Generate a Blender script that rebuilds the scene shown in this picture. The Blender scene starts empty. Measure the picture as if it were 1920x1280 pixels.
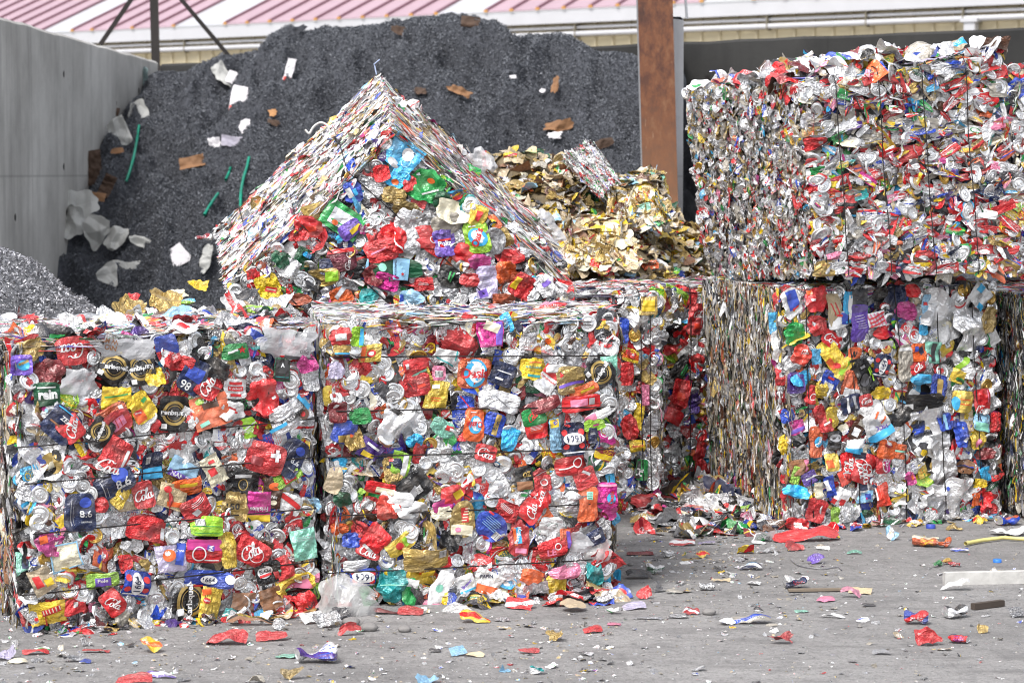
import bpy, math, random
import numpy as np
from math import radians as R, sin, cos, pi

# ------------------------------------------------------------------ camera, sky, sun, exposure
SC = bpy.context.scene
COL = SC.collection
F = 4800.0                      # focal length in pixels of the 1920 px wide photograph
CAM = np.array([0.0, 0.0, 1.45])
HORIZON = 325.0
PITCH = math.atan((640 - HORIZON) / F)
cam = bpy.data.cameras.new('camera')
cam.sensor_width = 36.0
cam.lens = 36.0 * F / 1920
cam.clip_start, cam.clip_end = 0.1, 2000
cam.dof.use_dof = True
cam.dof.focus_distance = 9.2
cam.dof.aperture_fstop = 7.1
co = bpy.data.objects.new('camera', cam)
co.location = CAM
co.rotation_euler = (pi / 2 - PITCH, 0, 0)
COL.objects.link(co)
SC.camera = co

SUN_EL, SUN_AZ = 55.0, -34.0    # azimuth measured from the view axis; light comes from front-left
w = bpy.data.worlds.new('World')
SC.world = w
w.use_nodes = True
wn, wl = w.node_tree.nodes, w.node_tree.links
sky = wn.new('ShaderNodeTexSky')
sky.sky_type = 'NISHITA'
sky.sun_disc = False
sky.sun_elevation = R(SUN_EL)
sky.sun_rotation = R(180 - SUN_AZ)
sky.air_density = 1.0
sky.dust_density = 3.0
hs = wn.new('ShaderNodeHueSaturation')
hs.inputs['Saturation'].default_value = 0.28
wl.new(sky.outputs[0], hs.inputs['Color'])
wl.new(hs.outputs[0], wn['Background'].inputs[0])
wn['Background'].inputs[1].default_value = 0.15
sl = bpy.data.lights.new('sun', 'SUN')
sl.energy = 1.5
sl.angle = R(16)
sl.color = (1.0, 0.97, 0.93)
so = bpy.data.objects.new('sun', sl)
so.rotation_euler = (R(90 - SUN_EL), 0, R(SUN_AZ))
so.location = (-6, -6, 12)
COL.objects.link(so)
SC.view_settings.view_transform = 'Standard'
SC.view_settings.look = 'None'
SC.view_settings.gamma = 1.0
SC.view_settings.use_curve_mapping = False
SC.view_settings.exposure = 1.0
SC.cycles.filter_width = 1.05
SC.cycles.max_bounces = 6
SC.cycles.transparent_max_bounces = 10

# ------------------------------------------------------------------ pixels to points
fwd = np.array([0, cos(PITCH), -sin(PITCH)])
upv = np.array([0, sin(PITCH), cos(PITCH)])
rgt = np.array([1.0, 0, 0])


def ray(px, py):
    return fwd + rgt * ((px - 960) / F) + upv * ((640 - py) / F)


def at(px, py, Y):
    d = ray(px, py)
    return CAM + d * (Y / d[1])


def ground(px, py, z=0.0):
    d = ray(px, py)
    return CAM + d * ((z - CAM[2]) / d[2])


def project(p):
    q = np.asarray(p) - CAM
    z = q @ fwd
    return np.array([960 + F * (q @ rgt) / z, 640 - F * (q @ upv) / z])


# ------------------------------------------------------------------ colours and materials
def lin(h):
    h = h.lstrip('#')
    c = np.array([int(h[i:i + 2], 16) / 255 for i in (0, 2, 4)])
    return np.where(c <= 0.04045, c / 12.92, ((c + 0.055) / 1.055) ** 2.4)


HEX = dict(red='d01820', darkred='861420', orange='e66016', yellow='e6c214', lime='94c828', green='1a9446',
           dgreen='0e5234', teal='18989a', cyan='28a6da', blue='1e46b4', navy='14234a', purple='48287e',
           magenta='c41c84', pink='e482a4', black='121216', brown='54301a', gold='b39650', tan='b7a485',
           white='e6e6e6', silver='e2e2e4', grey='a4a4a8', cream='e0d8bc', lilac='bcb2d2', mint='8cd4bc',
           dgrey='3c3c42', sky='8ec4e6', rust='b0502a', dirty='a39c90', beige='c9b48c', violet='6a48b4', cola='6e1530',
           kraft='8a5a34', fire='e4381c')
CO = {k: lin(v) for k, v in HEX.items()}
METAL = {'silver': (0.72, 0.27), 'gold': (0.55, 0.3), 'grey': (0.6, 0.3), 'dirty': (0.3, 0.42), 'white': (0.12, 0.28), 'cream': (0.1, 0.4), 'tan': (0.2, 0.4), 'kraft': (0, 0.7), 'beige': (0.05, 0.6)}


def rgba(c, a):
    return np.array([c[0], c[1], c[2], a])


class NT:
    def __init__(s, name):
        s.m = bpy.data.materials.new(name)
        s.m.use_nodes = True
        s.n, s.l = s.m.node_tree.nodes, s.m.node_tree.links
        s.bsdf = s.n['Principled BSDF']
        s.out = s.n['Material Output']

    def new(s, t, **kw):
        x = s.n.new(t)
        for k, v in kw.items():
            setattr(x, k, v)
        return x

    def put(s, sock, v):
        if hasattr(v, 'is_output'):
            s.l.new(v, sock)
        else:
            sock.default_value = v

    def math(s, op, a, b=0.0, c=0.0):
        x = s.new('ShaderNodeMath', operation=op)
        s.put(x.inputs[0], a)
        s.put(x.inputs[1], b)
        s.put(x.inputs[2], c)
        return x.outputs[0]

    def mix(s, f, a, b, blend='MIX'):
        x = s.new('ShaderNodeMix', data_type='RGBA', blend_type=blend)
        s.put(x.inputs[0], f)
        s.put(x.inputs[6], a)
        s.put(x.inputs[7], b)
        return x.outputs[2]

    def noise(s, vec, scale, detail=3.0, rough=0.5):
        x = s.new('ShaderNodeTexNoise')
        if vec is not None:
            s.l.new(vec, x.inputs['Vector'])
        x.inputs['Scale'].default_value = scale
        x.inputs['Detail'].default_value = detail
        x.inputs['Roughness'].default_value = rough
        return x.outputs['Fac']

    def ramp(s, f, stops):
        x = s.new('ShaderNodeValToRGB')
        s.l.new(f, x.inputs[0])
        e = x.color_ramp.elements
        while len(e) < len(stops):
            e.new(0.5)
        for i, (p, c) in enumerate(stops):
            e[i].position = p
            e[i].color = (c[0], c[1], c[2], 1) if hasattr(c, '__len__') else (c, c, c, 1)
        return x.outputs[0]

    def bump(s, h, strength, dist, prev=None):
        x = s.new('ShaderNodeBump')
        s.put(x.inputs['Strength'], strength)
        x.inputs['Distance'].default_value = dist
        s.l.new(h, x.inputs['Height'])
        if prev is not None:
            s.l.new(prev, x.inputs['Normal'])
        return x.outputs[0]

    def set(s, **kw):
        for k, v in kw.items():
            s.put(s.bsdf.inputs[k.replace('_', ' ')], v)


def tuple4(c):
    return (c[0], c[1], c[2], 1.0)


def printed_material():
    """Printed, crumpled packaging metal: colours, band, emblem and small print come from the piece's own data."""
    t = NT('printed_metal')

    def attr(n):
        return t.new('ShaderNodeAttribute', attribute_name=n)
    a, b, c, p, u = attr('col_a'), attr('col_b'), attr('col_c'), attr('pat'), attr('uvs')
    sp = t.new('ShaderNodeSeparateXYZ')
    t.l.new(u.outputs['Vector'], sp.inputs[0])
    U, V, S = sp.outputs
    pc = t.new('ShaderNodeSeparateColor')
    t.l.new(p.outputs['Color'], pc.inputs[0])
    p0, p1, p2 = pc.outputs
    p3 = p.outputs['Alpha']
    S7 = t.math('FRACT', t.math('MULTIPLY', S, 7.31))
    S13 = t.math('FRACT', t.math('MULTIPLY', S, 13.7))
    off = t.new('ShaderNodeCombineXYZ')
    for i, v in enumerate((U, V, t.math('MULTIPLY', S, 57.0))):
        t.put(off.inputs[i], v)
    vec = off.outputs[0]
    n1 = t.noise(vec, 3.0, 2.0)
    wob = t.math('MULTIPLY', t.math('SUBTRACT', n1, 0.5), 0.12)
    sl_ = t.math('MULTIPLY', t.math('SUBTRACT', U, 0.5), t.math('MULTIPLY', t.math('SUBTRACT', S7, 0.5), 1.6))
    bv = t.math('ADD', t.math('ADD', V, wob), sl_)
    band = t.math('LESS_THAN', t.math('ABSOLUTE', t.math('SUBTRACT', bv, p0)), p1)
    eu = t.math('MULTIPLY', t.math('SUBTRACT', U, 0.5), 0.8)
    ev = t.math('SUBTRACT', t.math('ADD', V, wob), p2)
    er = t.math('SQRT', t.math('ADD', t.math('MULTIPLY', eu, eu), t.math('MULTIPLY', ev, ev)))
    emb = t.math('LESS_THAN', er, p3)
    ring = t.math('MULTIPLY', t.math('LESS_THAN', er, t.math('MULTIPLY', p3, 0.72)), t.math('GREATER_THAN', S13, 0.45))
    emb = t.math('SUBTRACT', emb, ring)
    # small illegible print: dashes in rows
    row = t.math('FLOOR', t.math('MULTIPLY', V, 17.0))
    rin = t.math('LESS_THAN', t.math('FRACT', t.math('MULTIPLY', V, 17.0)), 0.45)
    cv = t.new('ShaderNodeCombineXYZ')
    t.put(cv.inputs[0], t.math('MULTIPLY', U, 21.0))
    t.put(cv.inputs[1], t.math('MULTIPLY', row, 3.7))
    t.put(cv.inputs[2], t.math('MULTIPLY', S, 91.0))
    dash = t.math('GREATER_THAN', t.noise(cv.outputs[0], 1.0, 1.0), 0.47)
    u0 = t.math('ADD', 0.12, t.math('MULTIPLY', S13, 0.4))
    v0 = t.math('ADD', 0.1, t.math('MULTIPLY', S7, 0.45))
    reg = t.math('MULTIPLY', t.math('LESS_THAN', t.math('ABSOLUTE', t.math('SUBTRACT', U, t.math('ADD', u0, 0.2))), 0.26),
                 t.math('LESS_THAN', t.math('ABSOLUTE', t.math('SUBTRACT', V, t.math('ADD', v0, 0.16))), 0.2))
    on = t.math('GREATER_THAN', p1, 0.001)
    txt = t.math('MULTIPLY', t.math('MULTIPLY', t.math('MULTIPLY', dash, rin), reg), on)
    # bar code block
    bx = t.math('MULTIPLY', t.math('LESS_THAN', t.math('ABSOLUTE', t.math('SUBTRACT', U, 0.76)), 0.1),
                t.math('LESS_THAN', t.math('ABSOLUTE', t.math('SUBTRACT', V, t.math('ADD', 0.2, t.math('MULTIPLY', S13, 0.5)))), 0.075))
    bx = t.math('MULTIPLY', t.math('MULTIPLY', bx, on), t.math('LESS_THAN', S7, 0.35))
    bars = t.math('GREATER_THAN', t.noise(cv.outputs[0], 9.0, 0.0), 0.5)
    colr = t.mix(band, a.outputs['Color'], b.outputs['Color'])
    colr = t.mix(emb, colr, c.outputs['Color'])
    colr = t.mix(t.math('MULTIPLY', txt, 0.85), colr, c.outputs['Color'])
    colr = t.mix(bx, colr, t.mix(bars, (0.7, 0.7, 0.7, 1), (0.03, 0.03, 0.03, 1)))
    # scuffs down to bare metal, dust
    sc_ = t.noise(vec, 9.0, 5.0, 0.65)
    wear = t.ramp(sc_, [(0.66, 0.0), (0.74, 0.75)])
    wf = t.math('MULTIPLY', wear, t.math('SUBTRACT', 1.0, t.math('MULTIPLY', a.outputs['Alpha'], 0.8)))
    wf = t.math('MULTIPLY', wf, t.math('GREATER_THAN', S7, 0.25))
    colr = t.mix(wf, colr, (0.62, 0.61, 0.6, 1))
    dust = t.ramp(t.noise(vec, 2.2, 4.0, 0.6), [(0.44, 0.0), (0.75, 0.42)])
    colr = t.mix(dust, colr, (0.26, 0.235, 0.21, 1))
    met = t.math('MULTIPLY', a.outputs['Alpha'], t.math('SUBTRACT', 1.0, dust))
    vo = t.new('ShaderNodeTexVoronoi', feature='F1', distance='MANHATTAN')
    t.l.new(vec, vo.inputs['Vector'])
    vo.inputs['Scale'].default_value = 6.0
    vo2 = t.new('ShaderNodeTexVoronoi', feature='F1', distance='EUCLIDEAN')
    t.l.new(vec, vo2.inputs['Vector'])
    vo2.inputs['Scale'].default_value = 3.3
    cr = t.math('ABSOLUTE', t.math('SUBTRACT', t.noise(vec, 4.5, 3.0, 0.6), 0.5))
    flat_ = t.math('SUBTRACT', 1.0, t.math('MULTIPLY', c.outputs['Alpha'], 0.7))
    soft = t.math('MULTIPLY_ADD', a.outputs['Alpha'], 0.75, t.math('MULTIPLY_ADD', S13, 0.55, 0.12))
    flat_ = t.math('MULTIPLY', flat_, t.math('MINIMUM', soft, 1.0))
    bm = t.bump(cr, t.math('MULTIPLY', flat_, 0.7), 0.036)
    bm = t.bump(vo2.outputs['Distance'], t.math('MULTIPLY', flat_, 0.5), 0.012, bm)
    bm = t.bump(vo.outputs['Distance'], t.math('MULTIPLY', flat_, 0.6), 0.008, bm)
    t.set(Base_Color=colr, Metallic=met, Roughness=b.outputs['Alpha'], Normal=bm)
    t.bsdf.inputs['Coat Weight'].default_value = 0.25
    t.bsdf.inputs['Coat Roughness'].default_value = 0.15
    return t.m


def film_material(name, tint, alpha):
    t = NT(name)
    tc = t.new('ShaderNodeTexCoord')
    n = t.noise(tc.outputs['Object'], 14.0, 4.0)
    f = t.math('MULTIPLY_ADD', n, 0.6, alpha - 0.3)
    tr = t.new('ShaderNodeBsdfTransparent')
    tr.inputs[0].default_value = (0.93, 0.93, 0.95, 1)
    mx = t.new('ShaderNodeMixShader')
    t.l.new(f, mx.inputs[0])
    t.l.new(tr.outputs[0], mx.inputs[1])
    t.l.new(t.bsdf.outputs[0], mx.inputs[2])
    t.l.new(mx.outputs[0], t.out.inputs[0])
    t.set(Base_Color=tuple4(tint), Roughness=0.16)
    t.bsdf.inputs['Normal'].default_value = (0, 0, 0)
    t.l.new(t.bump(t.noise(tc.outputs['Object'], 40.0, 4.0), 0.6, 0.01), t.bsdf.inputs['Normal'])
    return t.m


def simple(name, c, rough=0.6, metal=0.0, var=0.25, scale=8.0, bump=0.0, bscale=60.0):
    t = NT(name)
    tc = t.new('ShaderNodeTexCoord')
    n = t.noise(tc.outputs['Object'], scale, 5.0, 0.6)
    c = np.asarray(c)
    t.set(Base_Color=t.ramp(n, [(0.25, c * (1 - var)), (0.75, np.minimum(c * (1 + var), 0.95))]), Roughness=rough, Metallic=metal)
    if bump:
        t.l.new(t.bump(t.noise(tc.outputs['Object'], bscale, 4.0), bump, 0.01), t.bsdf.inputs['Normal'])
    return t.m


def ground_material():
    t = NT('dusty_yard_ground')
    tc = t.new('ShaderNodeTexCoord')
    o = tc.outputs['Object']
    big = t.noise(o, 0.8, 5.0, 0.6)
    mid = t.noise(o, 7.0, 6.0, 0.65)
    fine = t.noise(o, 90.0, 4.0, 0.7)
    c = t.ramp(big, [(0.3, (0.215, 0.207, 0.203)), (0.7, (0.325, 0.315, 0.31))])
    c = t.mix(t.ramp(mid, [(0.5, 0.0), (0.68, 0.7)]), c, (0.155, 0.15, 0.15, 1))
    gr = t.noise(o, 38.0, 5.0, 0.75)
    c = t.mix(t.ramp(gr, [(0.36, 0.6), (0.48, 0.0)]), c, (0.11, 0.105, 0.105, 1))
    c = t.mix(t.ramp(gr, [(0.6, 0.0), (0.7, 0.5)]), c, (0.42, 0.41, 0.41, 1))
    c = t.mix(t.ramp(fine, [(0.35, 0.6), (0.48, 0.0)]), c, (0.12, 0.115, 0.115, 1))
    c = t.mix(t.ramp(fine, [(0.64, 0.0), (0.74, 0.7)]), c, (0.6, 0.58, 0.57, 1))
    mp = t.new('ShaderNodeMapping')
    mp.inputs['Scale'].default_value = (1.0, 5.0, 1.0)
    mp.inputs['Rotation'].default_value = (0, 0, 0.12)
    t.l.new(o, mp.inputs['Vector'])
    tr = t.noise(mp.outputs[0], 2.2, 5.0, 0.6)
    c = t.mix(t.ramp(tr, [(0.5, 0.0), (0.66, 0.6)]), c, (0.15, 0.144, 0.143, 1))
    b = t.bump(mid, 0.5, 0.03)
    b = t.bump(gr, 0.7, 0.02, b)
    b = t.bump(fine, 0.6, 0.008, b)
    t.set(Base_Color=c, Roughness=0.9, Normal=b)
    return t.m


def concrete_material(name, c0, c1, streak=0.4):
    t = NT(name)
    tc = t.new('ShaderNodeTexCoord')
    o = tc.outputs['Object']
    c = t.ramp(t.noise(o, 1.1, 6.0, 0.62), [(0.3, c0), (0.72, c1)])
    mp = t.new('ShaderNodeMapping')
    mp.inputs['Scale'].default_value = (3.0, 3.0, 0.35)
    t.l.new(o, mp.inputs['Vector'])
    st = t.noise(mp.outputs[0], 1.6, 5.0, 0.65)
    dk = tuple(x * 0.55 for x in c0) + (1,)
    c = t.mix(t.ramp(st, [(0.48, 0.0), (0.75, streak)]), c, dk)
    sp = t.noise(o, 22.0, 4.0, 0.7)
    c = t.mix(t.ramp(sp, [(0.62, 0.0), (0.72, 0.35)]), c, dk)
    # formwork joints
    xyz = t.new('ShaderNodeSeparateXYZ')
    t.l.new(o, xyz.inputs[0])
    jz = t.math('LESS_THAN', t.math('ABSOLUTE', t.math('SUBTRACT', xyz.outputs[2], 1.43)), 0.008)
    ln = t.math('FRACT', t.math('DIVIDE', t.math('ADD', xyz.outputs[1], t.math('MULTIPLY', xyz.outputs[0], -1.15)), 2.6))
    jv = t.math('LESS_THAN', t.math('ABSOLUTE', t.math('SUBTRACT', ln, 0.5)), 0.004)
    j = t.math('MAXIMUM', jz, jv)
    c = t.mix(t.math('MULTIPLY', j, 0.35), c, dk)
    t.set(Base_Color=c, Roughness=0.88, Normal=t.bump(sp, 0.25, 0.01))
    return t.m


def rust_material():
    t = NT('rusty_steel_plate')
    tc = t.new('ShaderNodeTexCoord')
    mp = t.new('ShaderNodeMapping')
    mp.inputs['Scale'].default_value = (7.0, 7.0, 4.5)
    t.l.new(tc.outputs['Object'], mp.inputs['Vector'])
    n = t.noise(mp.outputs[0], 2.0, 6.0, 0.68)
    c = t.ramp(n, [(0.25, (0.035, 0.017, 0.013)), (0.42, (0.09, 0.033, 0.019)), (0.56, (0.16, 0.06, 0.026)), (0.78, (0.24, 0.125, 0.065))])
    f = t.noise(tc.outputs['Object'], 45.0, 4.0, 0.7)
    c = t.mix(t.ramp(f, [(0.6, 0.0), (0.75, 0.5)]), c, (0.08, 0.05, 0.04, 1))
    xyz = t.new('ShaderNodeSeparateXYZ')
    t.l.new(tc.outputs['Object'], xyz.inputs[0])
    # paler scuffed lower half
    lo = t.ramp(t.math('ADD', t.math('MULTIPLY', xyz.outputs[2], 0.36), t.math('MULTIPLY', n, 0.5)), [(0.55, 0.55), (0.95, 0.0)])
    mp2 = t.new('ShaderNodeMapping')
    mp2.inputs['Scale'].default_value = (22.0, 1.0, 5.0)
    mp2.inputs['Rotation'].default_value = (0, 0.25, 0)
    t.l.new(tc.outputs['Object'], mp2.inputs['Vector'])
    scr = t.noise(mp2.outputs[0], 1.6, 5.0, 0.7)
    c = t.mix(t.ramp(scr, [(0.55, 0.0), (0.7, 0.4)]), c, (0.055, 0.025, 0.016, 1))
    c = t.mix(t.ramp(scr, [(0.26, 0.5), (0.36, 0.0)]), c, (0.42, 0.28, 0.18, 1))
    c = t.mix(lo, c, (0.36, 0.19, 0.095, 1))
    t.set(Base_Color=c, Roughness=0.75, Normal=t.bump(scr, 0.4, 0.01))
    return t.m


def shavings_material(name, c0, c1):
    t = NT(name)
    tc = t.new('ShaderNodeTexCoord')
    n = t.noise(tc.outputs['Object'], 16.0, 5.0, 0.75)
    n2 = t.noise(tc.outputs['Object'], 1.2, 3.0, 0.6)
    c = t.ramp(n, [(0.3, c0), (0.7, c1)])
    c = t.mix(t.ramp(n2, [(0.4, 0.0), (0.7, 0.45)]), c, tuple(x * 0.55 for x in c0) + (1,))
    t.set(Base_Color=c, Roughness=0.5, Metallic=0.35, Normal=t.bump(n, 1.0, 0.04))
    return t.m


MAT_PRINT = printed_material()
MAT_FILM = film_material('grey_plastic_film', (0.45, 0.45, 0.465), 0.8)
MAT_CLEAR = film_material('milky_plastic_film', (0.6, 0.6, 0.59), 0.5)
MAT_CORE = simple('packed_scrap', (0.05, 0.048, 0.05), 0.6, 0.3)  # bale core, coloured dark to paint in the deep shade behind gaps
MAT_WIRE = simple('baling_wire_steel', (0.035, 0.03, 0.03), 0.55, 0.6)
MAT_WIREB = simple('bright_wire_steel', (0.35, 0.34, 0.36), 0.45, 0.6)
MAT_GROUND = ground_material()


# ------------------------------------------------------------------ objects
def tag(o, label=None, cat=None, group=None, kind=None):
    if label:
        o['label'] = label
    if cat:
        o['category'] = cat
    if group:
        o['group'] = group
    if kind:
        o['kind'] = kind
    return o


WORLD = {}


def empty(name, loc):
    o = bpy.data.objects.new(name, None)
    o.location = [float(x) for x in loc]
    o.empty_display_size = 0.1
    COL.objects.link(o)
    WORLD[o.name] = np.asarray(loc, float)
    return o


def link(name, me, mats, parent=None, loc=(0, 0, 0)):
    o = bpy.data.objects.new(name, me)
    for m in mats if isinstance(mats, (list, tuple)) else [mats]:
        me.materials.append(m)
    loc = np.asarray(loc, float)
    COL.objects.link(o)
    WORLD[o.name] = loc
    if parent is not None:
        o.parent = parent
        loc = loc - WORLD[parent.name]
    o.location = loc
    return o


class Batch:
    """Pieces gathered as arrays and linked as one mesh."""

    def __init__(s):
        s.V, s.A, s.B, s.C, s.P, s.U, s.Q, s.T, s.SQ = [], [], [], [], [], [], [], [], []
        s.n = 0

    def add(s, V, Q, T=None, a=None, b=None, c=None, p=None, U=None, smooth=False):
        k = len(V)
        s.V.append(V)
        full = lambda x, d: np.broadcast_to(d if x is None else x, (k, 4))
        s.A.append(full(a, (0.5, 0.5, 0.5, 0)))
        s.B.append(full(b, (0.5, 0.5, 0.5, 0.4)))
        s.C.append(full(c, (0.8, 0.8, 0.8, 0)))
        s.P.append(full(p, (-9, 0, -9, 0)))
        s.U.append(np.zeros((k, 3)) if U is None else U)
        if Q is not None and len(Q):
            s.Q.append(Q + s.n)
            s.SQ.append(np.full(len(Q), smooth))
        if T is not None and len(T):
            s.T.append(T + s.n)
        s.n += k

    def build(s, name, parent=None, loc=(0, 0, 0), mat=None, data=True):
        V = np.concatenate(s.V) - np.asarray(loc)
        Q = np.concatenate(s.Q) if s.Q else np.zeros((0, 4), int)
        T = np.concatenate(s.T) if s.T else np.zeros((0, 3), int)
        me = bpy.data.meshes.new(name)
        me.vertices.add(len(V))
        me.vertices.foreach_set('co', V.astype(np.float32).ravel())
        me.loops.add(Q.size + T.size)
        me.loops.foreach_set('vertex_index', np.concatenate([Q.ravel(), T.ravel()]).astype(np.int32))
        me.polygons.add(len(Q) + len(T))
        st = np.concatenate([np.arange(len(Q)) * 4, Q.size + np.arange(len(T)) * 3]).astype(np.int32)
        me.polygons.foreach_set('loop_start', st)
        sm = np.concatenate(s.SQ + [np.zeros(len(T), bool)]) if s.SQ else np.zeros(len(T), bool)
        me.polygons.foreach_set('use_smooth', sm)
        me.update(calc_edges=True)
        if data:
            for nm, arr in (('col_a', s.A), ('col_b', s.B), ('col_c', s.C), ('pat', s.P)):
                at_ = me.attributes.new(nm, 'FLOAT_COLOR', 'POINT')
                at_.data.foreach_set('color', np.concatenate(arr).astype(np.float32).ravel())
            at_ = me.attributes.new('uvs', 'FLOAT_VECTOR', 'POINT')
            at_.data.foreach_set('vector', np.concatenate(s.U).astype(np.float32).ravel())
        return link(name, me, mat or MAT_PRINT, parent, loc)


def grid_quads(nx, ny, off=0):
    i, j = np.meshgrid(np.arange(nx), np.arange(ny), indexing='ij')
    a = i * (ny + 1) + j
    q = np.stack([a, a + ny + 1, a + ny + 2, a + 1], -1).reshape(-1, 4)
    return q + off


def tube(pts, r, sides=6):
    """vertices and quads of a tube along points"""
    pts = np.asarray(pts, float)
    n = len(pts)
    tg = np.gradient(pts, axis=0)
    tg /= np.linalg.norm(tg, axis=1)[:, None] + 1e-9
    ref = np.array([0.3, 0.2, 0.93])
    s1 = np.cross(tg, ref)
    s1 /= np.linalg.norm(s1, axis=1)[:, None] + 1e-9
    s2 = np.cross(tg, s1)
    ang = np.arange(sides) * 2 * pi / sides
    rr = np.broadcast_to(np.asarray(r, float), (n,))
    V = pts[:, None] + rr[:, None, None] * (np.cos(ang)[None, :, None] * s1[:, None] + np.sin(ang)[None, :, None] * s2[:, None])
    i, j = np.meshgrid(np.arange(n - 1), np.arange(sides), indexing='ij')
    j2 = (j + 1) % sides
    Q = np.stack([i * sides + j, i * sides + j2, (i + 1) * sides + j2, (i + 1) * sides + j], -1).reshape(-1, 4)
    return V.reshape(-1, 3), Q


class Plain:
    """boxes, prisms and tubes for walls, beams and the like"""

    def __init__(s):
        s.b = Batch()

    def hexa(s, c):
        """8 corners: bottom 4 then top 4, counter-clockwise from above"""
        Q = np.array([[3, 2, 1, 0], [4, 5, 6, 7], [0, 1, 5, 4], [1, 2, 6, 5], [2, 3, 7, 6], [3, 0, 4, 7]])
        s.b.add(np.asarray(c, float), Q)
        return s

    def box(s, x0, y0, z0, x1, y1, z1):
        return s.hexa([(x0, y0, z0), (x1, y0, z0), (x1, y1, z0), (x0, y1, z0), (x0, y0, z1), (x1, y0, z1), (x1, y1, z1), (x0, y1, z1)])

    def beam(s, p, q, wd, th, up=(0, 0, 1)):
        p, q = np.asarray(p, float), np.asarray(q, float)
        d = (q - p) / np.linalg.norm(q - p)
        sd = np.cross(d, np.asarray(up, float))
        sd /= np.linalg.norm(sd)
        u = np.cross(sd, d)
        a, b = sd * wd / 2, u * th / 2
        return s.hexa([p - a - b, p + a - b, p + a + b, p - a + b, q - a - b, q + a - b, q + a + b, q - a + b])

    def tube(s, pts, r, sides=8):
        V, Q = tube(pts, r, sides)
        s.b.add(V, Q, smooth=True)
        return s

    def build(s, name, mat, parent=None, loc=(0, 0, 0)):
        return s.b.build(name, parent, loc, mat, data=False)


# ------------------------------------------------------------------ crumpled pieces
rng = np.random.default_rng(7)


def ridges(rg, amp, lam=(0.14, 0.9), n=6):
    """height function of creased foil"""
    k = []
    for i in range(n):
        l = lam[0] * (lam[1] / lam[0]) ** (i / max(n - 1, 1)) * rg.uniform(0.8, 1.25)
        th = rg.uniform(0, pi)
        k.append((cos(th) / l, sin(th) / l, rg.uniform(0, 2), amp * l * rg.uniform(0.5, 1.1), rg.uniform(-1, 1), rg.uniform(2, 5)))

    def H(x, y):
        z = 0
        for cx, sy, ph, a, wv, wf in k:
            s = x * cx + y * sy + ph + 0.25 * wv * np.sin(wf * (y * cx - x * sy))
            z = z + a * (np.abs(np.mod(s, 2.0) - 1.0) - 0.5)
        return z
    return H


class Tpl:
    pass


def sheet_tpl(rg, a=1.2, outline='can', amp=0.25, n=9, curl=0.12, fold=0.0, H=None, warp=0.07):
    t = Tpl()
    nx, ny = n, max(3, int(round(n * a)))
    gx, gy = np.meshgrid(np.linspace(-0.5, 0.5, nx + 1), np.linspace(-0.5, 0.5, ny + 1), indexing='ij')
    x, y = gx.copy(), gy * a
    tt = np.abs(gy) * 2
    if outline == 'can':
        s = np.clip((tt - 0.78) / 0.22, 0, 1)
        x = x * (1 - 0.2 * s * s * (3 - 2 * s))
        ax = np.abs(gx) * 2
        y = y * (1 - 0.05 * ax ** 4)
    elif outline in ('blob', 'torn', 'oval'):
        m = np.maximum(np.abs(gx), np.abs(gy)) * 2
        r = np.sqrt(gx ** 2 + gy ** 2) * 2 + 1e-6
        f = m / r
        mixf = {'blob': 0.75, 'torn': 0.6, 'oval': 1.0}[outline]
        f = 1 + (f - 1) * mixf
        th = np.arctan2(gy, gx)
        na = {'blob': 0.06, 'torn': 0.1, 'oval': 0.012}[outline]
        nz = sum(na * rg.uniform(0.3, 1) * np.sin(k * th + rg.uniform(0, 6.3)) for k in (2, 3, 5, 8))
        f = f * (1 + nz * m)
        x, y = x * f, y * f
    else:
        ed = rg.uniform(-0.03, 0.03, 24)
        y = y + np.interp(gx.ravel() * 22 + 11, np.arange(24), ed).reshape(gx.shape) * np.clip(tt - 0.5, 0, 1)
        x = x + np.interp(gy.ravel() * 22 + 11, np.arange(24), ed[::-1]).reshape(gx.shape) * np.clip(np.abs(gx) * 2 - 0.5, 0, 1)
    wk = [(rg.uniform(-1, 1) * warp, rg.uniform(2, 6), rg.uniform(0, 6.3), rg.uniform(0, pi)) for _ in range(4)]

    def warpf(xx, yy):
        dx, dy = 0, 0
        for i_, (m_, f_, p_, t_) in enumerate(wk):
            w_ = m_ * np.sin(f_ * (xx * cos(t_) + yy * sin(t_)) + p_)
            if i_ % 2:
                dx = dx + w_
            else:
                dy = dy + w_
        return xx + dx, yy + dy
    t.warp = warpf
    t.H0 = H or ridges(rg, amp)
    cu = curl

    def HH(xx, yy):
        return t.H0(xx, yy) - cu * (np.abs(2 * xx) ** 3 + 0.5 * np.abs(2 * yy / a) ** 4)
    t.H = HH
    z = HH(x, y)
    x, y = warpf(x, y)
    V = np.stack([x, y, z], -1).reshape(-1, 3)
    if fold:
        th = rg.uniform(0, 2 * pi)
        d = V[:, 0] * cos(th) + V[:, 1] * sin(th) - rg.uniform(0.0, 0.25)
        ang = fold * rg.uniform(0.6, 1.2)
        m = d > 0
        V[m, 2] += d[m] * sin(ang)
        V[m, 0] += d[m] * (cos(ang) - 1) * cos(th)
        V[m, 1] += d[m] * (cos(ang) - 1) * sin(th)
    t.V = V
    t.Q = grid_quads(nx, ny)
    t.uv = np.stack([gx + 0.5, gy + 0.5], -1).reshape(-1, 2)
    t.slot = np.zeros(len(V))
    t.a = a
    t.smooth = False
    t.flatcan = not fold
    return t


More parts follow.
